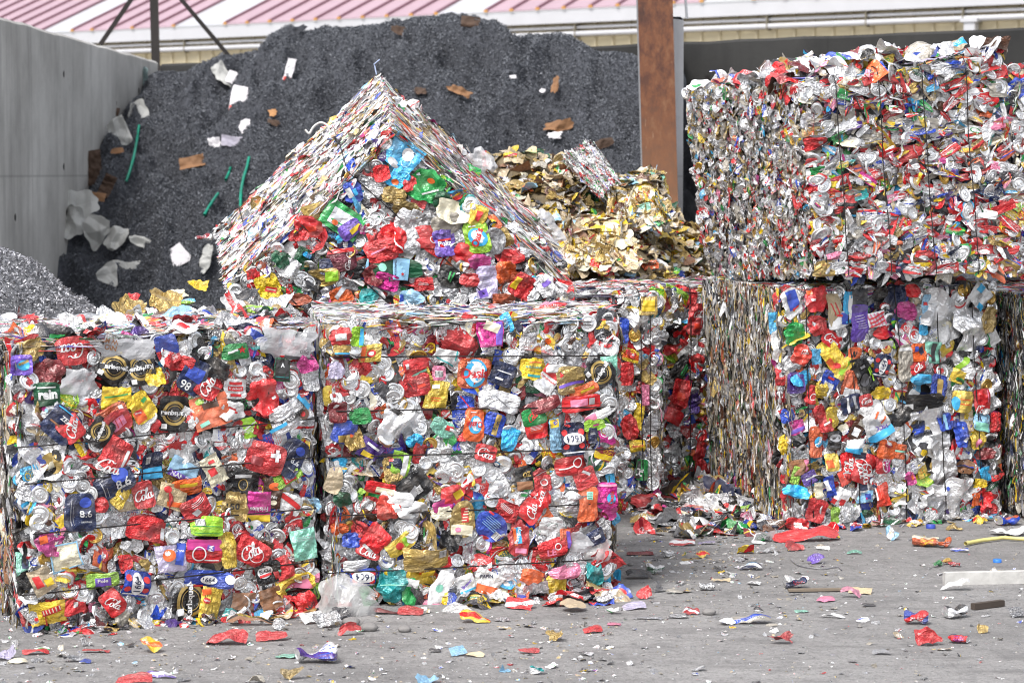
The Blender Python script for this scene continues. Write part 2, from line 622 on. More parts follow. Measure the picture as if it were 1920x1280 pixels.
def disc_tpl(rg, kind='lid', skirt=False, seg=22):
    """end of a drinks can: rim, groove, panel and tab, or the domed base"""
    t = Tpl()
    if kind == 'lid':
        prof = [(0.02, 0.0), (0.3, 0.0), (0.6, 0.01), (0.66, -0.05), (0.72, -0.06), (0.78, 0.05), (0.85, 0.1), (0.93, 0.1), (1.0, 0.02), (1.02, -0.1)]
    else:
        prof = [(0.02, -0.16), (0.3, -0.14), (0.52, -0.07), (0.64, 0.02), (0.7, 0.08), (0.76, 0.09), (0.84, 0.03), (0.94, -0.06), (1.05, -0.2)]
    ns = len(prof)
    if skirt:
        prof = prof + [(1.14, -0.16), (1.26, -0.32)]
    nr = len(prof)
    r = np.array([p[0] for p in prof])
    z = np.array([p[1] for p in prof])
    th = np.arange(seg) * 2 * pi / seg
    H = ridges(rg, 0.12, (0.6, 1.6), 3)
    sq = rg.uniform(0.9, 1.0)
    x = 0.5 * r[:, None] * np.cos(th)
    y = 0.5 * sq * r[:, None] * np.sin(th)
    zz = 0.4 * z[:, None] + H(x, y) * 0.5
    if skirt:
        k = np.clip((r - 1.05) / 0.25, 0, 1)[:, None]
        x = x * (1 + k * 0.2 * np.sin(3 * th + rg.uniform(0, 6)))
        y = y * (1 + k * 0.25 * np.sin(4 * th + rg.uniform(0, 6)))
        zz = zz + k * 0.1 * np.sin(7 * th)
    V = np.stack([x, y, zz], -1).reshape(-1, 3)
    i, j = np.meshgrid(np.arange(nr - 1), np.arange(seg), indexing='ij')
    j2 = (j + 1) % seg
    Q = np.stack([i * seg + j, (i + 1) * seg + j, (i + 1) * seg + j2, i * seg + j2], -1).reshape(-1, 4)
    slot = np.repeat((np.arange(nr) < ns).astype(float), seg)
    uv = np.stack([np.tile(th / (2 * pi), nr), np.repeat(r / 1.4, seg)], -1)
    if kind == 'lid':
        # pull tab: a small raised loop
        m, q = 14, 3
        ph = np.arange(m) * 2 * pi / m
        a0 = rg.uniform(0, 2 * pi)
        pr = [(1.0, 0.03), (0.82, 0.075), (0.5, 0.075), (0.34, 0.03)]
        tv = []
        for f, hz in pr:
            xx = 0.17 * f * np.cos(ph) + 0.05
            yy = 0.1 * f * np.sin(ph)
            tv.append(np.stack([xx * cos(a0) - yy * sin(a0), (xx * sin(a0) + yy * cos(a0)) * sq, np.full(m, hz)], -1))
        tv = np.concatenate(tv)
        tv[:, 2] += H(tv[:, 0], tv[:, 1]) * 0.5
        i, j = np.meshgrid(np.arange(q), np.arange(m), indexing='ij')
        j2 = (j + 1) % m
        Q2 = np.stack([i * m + j, (i + 1) * m + j, (i + 1) * m + j2, i * m + j2], -1).reshape(-1, 4) + len(V)
        V = np.concatenate([V, tv])
        Q = np.concatenate([Q, Q2])
        slot = np.concatenate([slot, np.ones(len(tv))])
        uv = np.concatenate([uv, np.zeros((len(tv), 2))])
    t.V, t.Q, t.uv, t.slot, t.smooth, t.a = V, Q, uv, slot, True, 1.0
    return t


def strip_tpl(rg, n=12, wave=0.5):
    t = Tpl()
    s = np.linspace(-0.5, 0.5, n + 1)
    wy = sum(rg.uniform(-1, 1) * wave * 0.5 / k * np.sin(k * pi * (s + rg.uniform(0, 1)) * 2) for k in (1, 2, 3))
    wz = sum(rg.uniform(-1, 1) * wave * 0.6 / k * np.sin(k * pi * (s + rg.uniform(0, 1)) * 2) for k in (1, 2, 3, 4))
    hw = 0.5 * (1 - 0.75 * np.abs(2 * s) ** rg.uniform(2, 5)) * (1 + 0.3 * rg.uniform(-1, 1, n + 1))
    tw = rg.uniform(-0.9, 0.9) + rg.uniform(-0.6, 0.6) * s * 2
    V = []
    for sg in (-1, 0, 1):
        V.append(np.stack([s, wy + sg * hw * np.cos(tw), wz + sg * hw * np.sin(tw) + (0.15 if sg == 0 else 0)], -1))
    V = np.stack(V, 1).reshape(-1, 3)
    t.V, t.Q = V, grid_quads(n, 2)
    t.uv = np.stack([np.repeat(s + 0.5, 3), np.tile([0, 0.5, 1.0], n + 1)], -1)
    t.slot, t.smooth, t.a = np.zeros(len(V)), False, 0.1
    return t


def crush_tpl(rg, n=14, m=16, squash=0.5, amp=0.35):
    """a can crushed out of shape, lying along x"""
    t = Tpl()
    s = np.linspace(-0.5, 0.5, n + 1)
    th = np.arange(m + 1) * 2 * pi / m
    rad = 0.27 * (1 - 0.25 * np.clip((np.abs(s) * 2 - 0.8) / 0.2, 0, 1))
    H = ridges(rg, amp, (0.25, 0.8), 5)
    X = np.repeat(s[:, None], m + 1, 1)
    tm = np.where(th >= 2 * pi - 1e-6, 0, th)
    d = 1 + 1.1 * H(X, np.broadcast_to(np.minimum(tm, 2 * pi - tm) / 4, X.shape)) / 0.27
    pinch = 1 - rg.uniform(0.3, 0.6) * np.exp(-((s - rg.uniform(-0.25, 0.25)) / 0.12) ** 2)
    Y = rad[:, None] * np.cos(tm) * d * 1.1
    Z = rad[:, None] * np.sin(tm) * d * squash * pinch[:, None]
    bend = rg.uniform(-0.7, 0.7)
    Y = Y + bend * (s[:, None] ** 2)
    Z = Z + rg.uniform(-0.2, 0.5) * (s[:, None] ** 2)
    V = np.stack([X, Y, Z], -1).reshape(-1, 3)
    Q = grid_quads(n, m)
    slot = np.zeros(len(V))
    uv = np.stack([np.repeat(s + 0.5, m + 1), np.tile(th / (2 * pi), n + 1)], -1)
    k = m + 1
    for e, row in ((0, 0), (1, n)):
        ring_ = V[row * k:(row + 1) * k - 1]
        c = ring_.mean(0)
        inner = c + (ring_ - c) * 0.82 + np.array([0.02 if e == 0 else -0.02, 0, 0])
        pt = c + (ring_ - c) * 0.05 + np.array([0.0, 0, 0])
        b0 = len(V)
        V = np.concatenate([V, ring_, inner, pt])
        slot = np.concatenate([slot, np.ones(3 * m)])
        uv = np.concatenate([uv, np.zeros((3 * m, 2))])
        i, j = np.meshgrid(np.arange(2), np.arange(m), indexing='ij')
        j2 = (j + 1) % m
        Q = np.concatenate([Q, np.stack([b0 + i * m + j, b0 + i * m + j2, b0 + (i + 1) * m + j2, b0 + (i + 1) * m + j], -1).reshape(-1, 4)])
    V[:, 2] -= V[:, 2].min()
    t.V, t.Q, t.uv, t.slot, t.smooth, t.a = V, Q, uv, slot, False, 0.6
    return t


CANS = [sheet_tpl(rng, rng.uniform(0.85, 1.5), 'can', rng.uniform(0.16, 0.34), 13, rng.uniform(0.05, 0.16), fold=(0.8 if k % 3 == 0 else 0)) for k in range(26)]
BLOBS = [sheet_tpl(rng, rng.uniform(0.65, 1.3), rng.choice(['blob', 'torn', 'rect']), rng.uniform(0.24, 0.46), 12, rng.uniform(0.0, 0.12), fold=(1.2 if k % 2 == 0 else 0)) for k in range(30)]
SCRAPS = [sheet_tpl(rng, rng.uniform(0.45, 1.0), rng.choice(['torn', 'blob', 'torn']), rng.uniform(0.25, 0.5), 6, 0.05, fold=(1.3 if k % 2 == 0 else 0)) for k in range(26)]
FLATS = [sheet_tpl(rng, rng.uniform(0.6, 1.1), rng.choice(['can', 'oval', 'blob', 'rect']), rng.uniform(0.08, 0.2), 7, 0.03) for k in range(16)]
LIDS = [disc_tpl(rng, 'lid', k % 5 == 0) for k in range(10)]
BASES = [disc_tpl(rng, 'base', k % 4 == 0) for k in range(8)]
STRIPS = [strip_tpl(rng, 10, rng.uniform(0.3, 1.3)) for k in range(24)]


def livery(rg, name, mscale=1.0):
    """colour data of one printed piece"""
    c = CO[name] * rg.uniform(0.8, 1.2)
    gy = c.mean()
    c = gy + (c - gy) * rg.uniform(0.8, 1.0)
    met, rough = METAL.get(name, (0.3, 0.25))
    met = met * rg.uniform(0.7, 1.1) * mscale
    rough = rough * rg.uniform(0.75, 1.3)
    second = {'red': ['white', 'white', 'darkred', 'silver', 'black'], 'black': ['gold', 'white', 'green', 'grey'], 'navy': ['blue', 'white', 'cyan'],
              'blue': ['white', 'red', 'silver', 'yellow'], 'yellow': ['red', 'orange', 'green', 'white'], 'orange': ['white', 'blue', 'yellow', 'brown'],
              'green': ['white', 'red', 'lime', 'dgreen'], 'silver': ['silver', 'red', 'blue', 'silver', 'silver'], 'white': ['blue', 'red', 'silver', 'green'],
              'gold': ['gold', 'white', 'brown', 'red']}.get(name, ['white', 'silver', 'yellow'])
    b, c2 = CO[rg.choice(second)], CO[rg.choice(second + ['white'])]
    plain = rg.random() < (0.6 if name in ('silver', 'dirty', 'grey') else 0.14)
    if plain:
        p = (-9, 0.0, -9, 0)
    else:
        p = (rg.uniform(0.1, 0.9), rg.choice([0.03, 0.06, 0.12, 0.2]), rg.uniform(0.25, 0.75) if rg.random() < 0.55 else -9, rg.uniform(0.12, 0.26))
    return rgba(c, met), rgba(b, rough), rgba(c2, 0), np.array(p, float)


def frame(t, n, ang=0.0, tilt=(0, 0)):
    """columns: local x, y, z in world"""
    n = n / np.linalg.norm(n)
    t = t - n * (t @ n)
    t = t / np.linalg.norm(t)
    b = np.cross(n, t)
    x = t * cos(ang) + b * sin(ang)
    y = -t * sin(ang) + b * cos(ang)
    z = n + x * math.tan(tilt[0]) + y * math.tan(tilt[1])
    z /= np.linalg.norm(z)
    x = x - z * (x @ z)
    x /= np.linalg.norm(x)
    return np.stack([x, np.cross(z, x), z], 1)


SILV = rgba(lin('e6e6e7'), 0.86)
GOLD = rgba(lin('c49a44'), 0.75)


def put(bt, tp, c, M, s, lv, seed, lidc=SILV):
    """add one piece to a batch"""
    s = np.broadcast_to(np.asarray(s, float), (3,))
    V = (tp.V * s) @ M.T + c
    A, B, C, P = lv
    sl_ = tp.slot[:, None]
    a = A[None] * (1 - sl_) + lidc[None] * sl_
    b = np.where(sl_ > 0.5, np.array([0.8, 0.8, 0.8, 0.19])[None], B[None])
    p = np.where(sl_ > 0.5, np.array([-9, 0, -9, 0.0])[None], P[None])
    U = np.concatenate([tp.uv, np.full((len(V), 1), seed)], 1)
    cc = np.concatenate([np.broadcast_to(C[:3], (len(V), 3)), sl_], 1)
    bt.add(V, tp.Q, None, a, b, cc, p, U, tp.smooth)


# ------------------------------------------------------------------ lettering
_txt = {}


def text_mesh(s, bold=0.0, shear=0.0):
    k = (s, bold, shear)
    if k not in _txt:
        cu = bpy.data.curves.new('lettering', 'FONT')
        cu.body = s
        cu.resolution_u = 3
        cu.offset = bold
        cu.shear = shear
        o = bpy.data.objects.new('lettering', cu)
        COL.objects.link(o)
        dg = bpy.context.evaluated_depsgraph_get()
        dg.update()
        me = o.evaluated_get(dg).to_mesh()
        me.calc_loop_triangles()
        V = np.array([v.co[:2] for v in me.vertices])
        T = np.array([t.vertices[:] for t in me.loop_triangles])
        o.evaluated_get(dg).to_mesh_clear()
        bpy.data.objects.remove(o)
        bpy.data.curves.remove(cu)
        V = V - (V.max(0) + V.min(0)) / 2
        V = V / (V[:, 0].max() - V[:, 0].min())
        _txt[k] = (V, T)
    return _txt[k]


def spline(P, n=8):
    P = np.asarray(P, float)
    P = np.concatenate([P[:1] * 2 - P[1:2], P, P[-1:] * 2 - P[-2:-1]])
    out = []
    for i in range(1, len(P) - 2):
        for u in np.linspace(0, 1, n, endpoint=False):
            p0, p1, p2, p3 = P[i - 1:i + 3]
            out.append(0.5 * (2 * p1 + (p2 - p0) * u + (2 * p0 - 5 * p1 + 4 * p2 - p3) * u * u + (3 * p1 - p0 - 3 * p2 + p3) * u ** 3))
    out.append(P[-2])
    return np.array(out)


def ribbon(P, wd):
    P = spline(P)
    d = np.gradient(P, axis=0)
    nrm = np.stack([-d[:, 1], d[:, 0]], 1)
    nrm /= np.linalg.norm(nrm, axis=1)[:, None] + 1e-9
    # broad-nib pen: thicker on down strokes
    dd = d / (np.linalg.norm(d, axis=1)[:, None] + 1e-9)
    ww = wd * (0.45 + 0.75 * np.abs(dd[:, 1]))
    V = np.concatenate([P + nrm * ww[:, None] / 2, P - nrm * ww[:, None] / 2])
    n = len(P)
    i = np.arange(n - 1)
    T = np.concatenate([np.stack([i, i + 1, i + n], 1), np.stack([i + 1, i + n + 1, i + n], 1)])
    return V, T


def script_mesh(word):
    """flowing script for the cola wordmark, drawn as pen strokes"""
    k = ('script', word)
    if k in _txt:
        return _txt[k]
    st, x = [], 0.0
    circ = lambda cx, cy, rx, ry, a0=20, a1=380: [(cx + rx * cos(R(a)), cy + ry * sin(R(a))) for a in range(a0, a1 + 1, 36)]
    for ch in word:
        if ch == 'C':
            st.append([(x + 0.66, 0.72), (x + 0.7, 0.92), (x + 0.5, 1.0), (x + 0.22, 0.8), (x + 0.1, 0.42), (x + 0.22, 0.08), (x + 0.46, 0.02), (x + 0.7, 0.2)])
            st.append([(x + 0.5, 0.98), (x + 0.86, 1.0), (x + 1.1, 0.86), (x + 1.3, 0.9)])
            x += 0.72
        elif ch in 'oa':
            st.append(circ(x + 0.18, 0.24, 0.17, 0.25))
            if ch == 'a':
                st.append([(x + 0.36, 0.5), (x + 0.33, 0.15), (x + 0.42, 0.0), (x + 0.55, 0.14)])
                x += 0.12
            x += 0.4
        elif ch == 'c':
            st.append([(x + 0.34, 0.38), (x + 0.26, 0.5), (x + 0.08, 0.4), (x + 0.04, 0.15), (x + 0.18, 0.0), (x + 0.38, 0.12)])
            x += 0.38
        elif ch == 'l':
            st.append([(x + 0.0, 0.2), (x + 0.22, 0.75), (x + 0.2, 1.05), (x + 0.08, 0.9), (x + 0.08, 0.2), (x + 0.18, 0.0), (x + 0.32, 0.14)])
            x += 0.28
        elif ch == '-':
            st.append([(x + 0.02, 0.28), (x + 0.2, 0.32)])
            x += 0.26
        elif ch == ' ':
            x += 0.2
    Vs, Ts, o = [], [], 0
    for P in st:
        V, T = ribbon(P, 0.115)
        Vs.append(V)
        Ts.append(T + o)
        o += len(V)
    V = np.concatenate(Vs)
    V[:, 0] += 0.28 * V[:, 1]
    V -= (V.max(0) + V.min(0)) / 2
    V /= V[:, 0].max() - V[:, 0].min()
    _txt[k] = (V, np.concatenate(Ts))
    return _txt[k]


def shape_mesh(d):
    """2-D triangles of one printed element in units of the piece's width"""
    k = d[0]
    if k == 'T':                      # text, x, y, width, rot, colour [, bold]
        V, T = text_mesh(d[1], d[7] if len(d) > 7 else 0.02, 0.0)
        V = V * d[4]
        a, x, y, c = R(d[5]), d[2], d[3], d[6]
    elif k == 'S':                    # script wordmark
        V, T = script_mesh(d[1])
        V = V * d[4]
        a, x, y, c = R(d[5]), d[2], d[3], d[6]
    elif k == 'E':                    # ellipse x, y, rx, ry, rot, colour
        th = np.arange(24) * 2 * pi / 24
        V = np.concatenate([[[0, 0]]] + [np.stack([d[3] * f * np.cos(th), d[4] * f * np.sin(th)], 1) for f in (0.5, 1.0)])
        i = np.arange(24)
        j = (i + 1) % 24
        T = np.concatenate([np.stack([0 * i, 1 + i, 1 + j], 1), np.stack([1 + i, 25 + i, 25 + j], 1), np.stack([1 + i, 25 + j, 1 + j], 1)])
        a, x, y, c = R(d[5]), d[1], d[2], d[6]
    elif k == 'O':                    # ring x, y, r, thickness, colour
        th = np.arange(28) * 2 * pi / 28
        V = np.concatenate([np.stack([(d[3] - q) * np.cos(th), (d[3] - q) * np.sin(th)], 1) for q in (0, d[4])])
        i = np.arange(28)
        j = (i + 1) % 28
        T = np.concatenate([np.stack([i, j, 28 + i], 1), np.stack([j, 28 + j, 28 + i], 1)])
        a, x, y, c = 0, d[1], d[2], d[5]
    elif k == 'B':                    # block x, y, w, h, rot, colour
        n = 6
        gx, gy = np.meshgrid(np.linspace(-.5, .5, n + 1), np.linspace(-.5, .5, n + 1), indexing='ij')
        V = np.stack([gx.ravel() * d[3], gy.ravel() * d[4]], 1)
        q = grid_quads(n, n)
        T = np.concatenate([q[:, [0, 1, 2]], q[:, [0, 2, 3]]])
        a, x, y, c = R(d[5]), d[1], d[2], d[6]
    elif k == 'X':                    # star x, y, r, rot, colour
        th = np.arange(10) * pi / 5 + pi / 2
        rr = np.where(np.arange(10) % 2 == 0, d[3], d[3] * 0.42)
        V = np.concatenate([[[0, 0]], np.stack([rr * np.cos(th), rr * np.sin(th)], 1)])
        i = np.arange(10)
        T = np.stack([0 * i, 1 + i, 1 + (i + 1) % 10], 1)
        a, x, y, c = R(d[4]), d[1], d[2], d[5]
    elif k == 'L':                    # pen line: points, width, colour
        V, T = ribbon(d[1], d[2])
        a, x, y, c = 0, 0, 0, d[3]
    V = np.stack([V[:, 0] * cos(a) - V[:, 1] * sin(a) + x, V[:, 0] * sin(a) + V[:, 1] * cos(a) + y], 1)
    return V, T, c


def add_print(bt, tp, c, M, s, items, lift=0.012):
    """print the elements on the piece: they follow its creases"""
    for k, d in enumerate(items):
        V, T, cn = shape_mesh(d)
        z = tp.H(V[:, 0], V[:, 1]) + lift + 0.006 * k
        V = np.stack(tp.warp(V[:, 0], V[:, 1]), 1)
        P = (np.concatenate([V, z[:, None]], 1) * s) @ M.T + c
        met, ro = METAL.get(cn, (0.1, 0.3))
        bt.add(P, None, T, rgba(CO[cn], met), rgba(CO[cn], ro), None, None, np.full((len(P), 3), 0.1))


# ------------------------------------------------------------------ bales
class Bale:
    """front corners TL TR BR BL, and the depth vectors of the left and right sides"""

    def __init__(s, TL, TR, BR, BL, DL, DR, DTL=None, DTR=None):
        s.c = np.array([BL, BR, TR, TL], float)
        DTL = DL if DTL is None else DTL
        DTR = DR if DTR is None else DTR
        s.d = np.array([DL, DR, DTR, DTL], float)
        s.ph = rng.uniform(0, 6, 12)
        s.bulge = 0.018

    def p(s, u, v, w):
        k = np.array([(1 - u) * (1 - v), u * (1 - v), u * v, (1 - u) * v])
        return k @ (s.c + s.d * w)

    def normal(s, face, a, b):
        e = 1e-3
        if face == 'front':
            t, q = s.p(a + e, b, 0) - s.p(a - e, b, 0), s.p(a, b + e, 0) - s.p(a, b - e, 0)
            n = np.cross(t, q)
        elif face == 'left':                 # a = w, b = v ; tangent along depth
            t, q = s.p(0, b, a + e) - s.p(0, b, a - e), s.p(0, b + e, a) - s.p(0, b - e, a)
            n = -np.cross(t, q)
        elif face == 'right':
            t, q = s.p(1, b, a + e) - s.p(1, b, a - e), s.p(1, b + e, a) - s.p(1, b - e, a)
            n = np.cross(t, q)
        else:                                # top: a = u, b = w
            t, q = s.p(a + e, 1, b) - s.p(a - e, 1, b), s.p(a, 1, b + e) - s.p(a, 1, b - e)
            n = np.cross(t, q)
        return t / np.linalg.norm(t), q / np.linalg.norm(q), n / np.linalg.norm(n)

    def pos(s, face, a, b):
        return s.p(a, b, 0) if face == 'front' else s.p(0, b, a) if face == 'left' else s.p(1, b, a) if face == 'right' else s.p(a, 1, b)

    def lump(s, face, a, b):
        k = s.ph
        z = s.bulge * (sin(5.1 * a + k[0]) * cos(4.3 * b + k[1]) + 0.6 * sin(11 * a + k[2] + 3 * b) * sin(9 * b + k[3]))
        ed = min(a, 1 - a, b, 1 - b)
        return z - 0.03 * max(0.0, 1 - ed / 0.04) ** 2

    def size(s, face):
        A = np.linalg.norm(s.pos(face, 1, .5) - s.pos(face, 0, .5))
        B = np.linalg.norm(s.pos(face, .5, 1) - s.pos(face, .5, 0))
        return A, B

    def uv(s, px, py):
        x = np.array([0.5, 0.5])
        for _ in range(12):
            f = project(s.p(x[0], x[1], 0)) - np.array([px, py])
            e = 1e-4
            J = np.stack([(project(s.p(x[0] + e, x[1], 0)) - project(s.p(x[0] - e, x[1], 0))) / (2 * e),
                          (project(s.p(x[0], x[1] + e, 0)) - project(s.p(x[0], x[1] - e, 0))) / (2 * e)], 1)
            x = x - np.linalg.solve(J, f)
        return x


def pick(rg, pal):
    ks = list(pal)
    wv = np.array([pal[k] for k in ks], float)
    return ks[rg.choice(len(ks), p=wv / wv.sum())]


PAL = dict(red=25, darkred=5, silver=42, white=7, black=10, navy=5, blue=4.5, yellow=6.5, orange=4.5, green=3, dgreen=2, teal=1.2, cyan=2.5,
           gold=6, tan=3, purple=1.6, magenta=2, pink=1.5, lime=1.2, brown=2, grey=9, cream=2, dgrey=3)
PAL_SILV = dict(PAL, silver=44, grey=12, white=7, red=40, pink=5, black=7, dirty=8)
PAL_FINE = dict(silver=34, dirty=26, white=12, tan=14, red=13, grey=10, gold=4, cyan=2.5, yellow=2, green=2, black=3, blue=2, orange=2, pink=2, magenta=1)
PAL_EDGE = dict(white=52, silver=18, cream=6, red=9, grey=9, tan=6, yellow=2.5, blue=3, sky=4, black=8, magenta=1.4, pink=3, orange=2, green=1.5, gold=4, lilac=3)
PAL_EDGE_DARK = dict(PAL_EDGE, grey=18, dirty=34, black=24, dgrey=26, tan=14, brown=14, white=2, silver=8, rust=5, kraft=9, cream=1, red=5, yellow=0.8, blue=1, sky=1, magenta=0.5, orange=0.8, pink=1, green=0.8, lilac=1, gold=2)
PAL_HEAP = dict(tan=26, gold=40, yellow=9, white=3, cream=9, brown=16, rust=2, green=2.5, sky=2, blue=1.5, silver=4, dgrey=4, orange=2, red=1, beige=9, dirty=8, dgreen=3, kraft=10)


def fill_front(b, rg, face, bt, cand, pal, step=0.05, heroes=(), sx=1.0, flat=1.0, lids=1.0, mn=(0.048, 0.092), wild=1.0):
    A, B = b.size(face)

    def cells(st):
        na, nb = max(1, int(A / st)), max(1, int(B / st))
        ij = [(i, j) for i in range(na) for j in range(nb)]
        rg.shuffle(ij)
        for i, j in ij:
            yield (i + rg.uniform(-0.1, 1.1)) / na, (j + rg.uniform(-0.1, 1.1)) / nb

    def place(tp, a, c, off, sc, ang, tilt, name, kind, lidc=SILV, keep=None):
        ha, hc = 0.42 * sc * max(0.8, sx) / A, 0.42 * sc / B
        a, c = min(max(a, ha), 1 - ha), min(max(c, hc), 1 - hc)
        t, q, n = b.normal(face, a, c)
        if face in ('left', 'right'):
            t, q = q, t
        M = frame(t, n, ang, (rg.normal(0, tilt), rg.normal(0, tilt)))
        P = b.pos(face, a, c) + n * (off + b.lump(face, a, c))
        fl = flat if kind != 'can_end' else max(flat, 0.85)
        s3 = np.array([sc * sx, sc * fl, sc * (0.9 if kind == 'can_end' else 0.55)])
        cand.append((kind, sc * (0.6 if kind == 'can_end' else 1.0), tp, P, M, s3, livery(rg, name), rg.random(), lidc, keep, name))

    def covered(a, c, f):
        P = b.pos(face, a, c)
        return any(np.linalg.norm(P - h[0]) < h[1] * f for h in heroes)
    deep = dict(pal, black=34, dgrey=24, navy=10)  # extra black and grey paint crevice shade into the pieces underneath
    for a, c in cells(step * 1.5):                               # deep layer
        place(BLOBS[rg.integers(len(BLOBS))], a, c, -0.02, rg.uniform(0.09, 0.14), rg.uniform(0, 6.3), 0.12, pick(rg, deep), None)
    for a, c in cells(step * 1.02):                              # cans
        if covered(a, c, 0.46):
            continue
        r = rg.random()
        nm = pick(rg, pal)
        sc = rg.uniform(*mn)
        ang = rg.uniform(0, 6.3) if sx == 1.0 else rg.normal(0, 0.35)
        if r < 0.62:
            place(CANS[rg.integers(len(CANS))], a, c, rg.uniform(-0.014, 0.004), sc * rg.uniform(0.8, 1.05), ang, 0.12 * wild, nm, 'crushed_can')
            if rg.random() < 0.34 * lids:
                d = 0.05 / A
                place((LIDS if rg.random() < 0.6 else BASES)[rg.integers(8)], a + d * cos(ang + 1.57) * 0.8, c + d * sin(ang + 1.57) * 0.8, rg.uniform(0.0, 0.009), rg.uniform(0.05, 0.066), rg.uniform(0, 6), 0.3 * wild, nm, 'can_end', GOLD if rg.random() < 0.08 else SILV)
        else:
            place(BLOBS[rg.integers(len(BLOBS))], a, c, rg.uniform(-0.014, 0.004), sc * rg.uniform(0.75, 1.1), ang, 0.2 * wild, nm, 'scrap_piece')
    for a, c in cells(step * 0.93):                              # small things on top
        if covered(a, c, 0.5):
            continue
        r = rg.random()
        if r < 0.45 * lids:
            place((LIDS if rg.random() < 0.6 else BASES)[rg.integers(8)], a, c, rg.uniform(-0.008, 0.006), rg.uniform(0.048, 0.062), rg.uniform(0, 6), 0.26 * wild, pick(rg, pal), 'can_end', GOLD if rg.random() < 0.05 else SILV)
        elif r < 0.86:
            place(SCRAPS[rg.integers(len(SCRAPS))], a, c, rg.uniform(-0.006, 0.008), rg.uniform(0.024, 0.055), rg.uniform(0, 6.3), 0.26 * wild, pick(rg, pal), 'scrap_piece')


def fill_layers(b, rg, face, bt, pal, count, ln=(0.03, 0.16), wd=(0.006, 0.022), off=(-0.016, 0.006), rough=1.0):
    """side of a bale: the pressed sheets seen edge-on, lying parallel to the front"""
    A, B = b.size(face)
    for k in range(count):
        L, W = rg.uniform(*ln), rg.uniform(*wd)
        a, c = rg.uniform(0, 1, 2)
        if face in ('left', 'right'):
            c = min(max(c, 0.45 * L / B), 1 - 0.45 * L / B)
        else:
            a = min(max(a, 0.45 * L / A), 1 - 0.45 * L / A)
        t, q, n = b.normal(face, a, c)
        d = q if face in ('left', 'right') else t            # the way the edges run
        M = frame(d, n, rg.normal(0, 0.11 * rough), (rg.normal(0, 0.12), rg.normal(0, 0.45)))
        P = b.pos(face, a, c) + n * (rg.uniform(*off) + b.lump(face, a, c) * 0.6)
        lv = livery(rg, pick(rg, pal), 0.45)
        if rg.random() < 0.35:
            put(bt, STRIPS[rg.integers(len(STRIPS))], P, M, (L, W * 0.8, W * 0.8), lv, rg.random())
        else:
            put(bt, SCRAPS[rg.integers(len(SCRAPS))], P, M, (L * 0.75, W * 2.0, W * 1.2), lv, rg.random())


def core(b, root, inset=0.04):
    """the packed inside of a bale, seen only in the gaps"""
    A, B = b.size('front')
    D = b.size('top')[1]
    iu, iv, iw = inset / A, inset / B, inset / D
    pts = [b.p(u, v, w) for v in (iv * 0.5, 1 - iv) for (u, w) in ((iu, iw), (1 - iu, iw), (1 - iu, 1), (iu, 1))]
    Plain().hexa(pts).build('packed_core', MAT_CORE, root, WORLD[root.name])


def wires(b, root, rg, vals, along='u', wrap=0.9, r=0.0024, sag=0.004, mat=None, side='left'):
    for v in vals:
        pts = []
        v0, v1 = v if isinstance(v, tuple) else (v, v)
        n1 = b.normal('front', .5, .5)[2]
        if along == 'u':
            ns = b.normal('left', .5, .5)[2]
            for w_ in np.linspace(wrap, 0.02, 10):
                pts.append(b.p(0, v0, w_) + ns * (0.006 + rg.normal(0, 0.002)))
            for u in np.linspace(0.0, 1.0, 26):
                pts.append(b.p(u, v0 + (v1 - v0) * u, 0) + n1 * (0.017 + max(-0.012, b.lump('front', u, v0)) * 0.8 + rg.normal(0, 0.0012)))
            nr = b.normal('right', .5, .5)[2]
            for w_ in np.linspace(0.02, wrap, 8):
                pts.append(b.p(1, v1, w_) + nr * (0.006 + rg.normal(0, 0.002)))
        else:
            for u_ in np.linspace(0.01, 1.0, 26):
                pts.append(b.p(v0 + (v1 - v0) * u_, u_, 0) + n1 * (0.017 + max(-0.012, b.lump('front', v0, u_)) * 0.8 + rg.normal(0, 0.0012)))
            nt = b.normal('top', .5, .5)[2]
            for w_ in np.linspace(0.02, wrap, 10):
                pts.append(b.p(v1, 1, w_) + nt * (0.008 + rg.normal(0, 0.002)))
        Plain().tube(pts, r, 5).build('baling_wire', mat or MAT_WIRE, root, WORLD[root.name])


def finish(root, rg, cand, bt, maxcan=95, maxend=60, maxscrap=60):
    """largest pieces as parts, the rest as one packed mass"""
    idx = {'crushed_can': [], 'can_end': [], 'scrap_piece': []}
    for i, c in enumerate(cand):
        if c[0]:
            idx[c[0]].append((c[1], i))
    own = set()
    for k, m in (('crushed_can', maxcan), ('can_end', maxend), ('scrap_piece', maxscrap)):
        own |= {i for _, i in sorted(idx[k], reverse=True)[:m]}
    for i, c in enumerate(cand):
        kind, _, tp, P, M, s3, lv, seed, lidc, _, name = c
        if i in own:
            q = Batch()
            put(q, tp, P, M, s3, lv, seed, lidc)
            if kind == 'crushed_can' and name == 'red' and tp.flatcan and seed < 0.24:
                add_print(q, tp, P, M, s3, [('S', 'Coca-Cola' if seed < 0.2 else 'Cola', 0.0, 0.1, 0.95 if seed < 0.2 else 0.7, 90 if seed < 0.25 else -90, 'white')], 0.03)
            q.build(kind, root, P)
        else:
            put(bt, tp, P, M, s3, lv, seed, lidc)
    if bt.n:
        o = bt.build('packed_scrap', root, WORLD[root.name])
        o['kind'] = 'stuff'


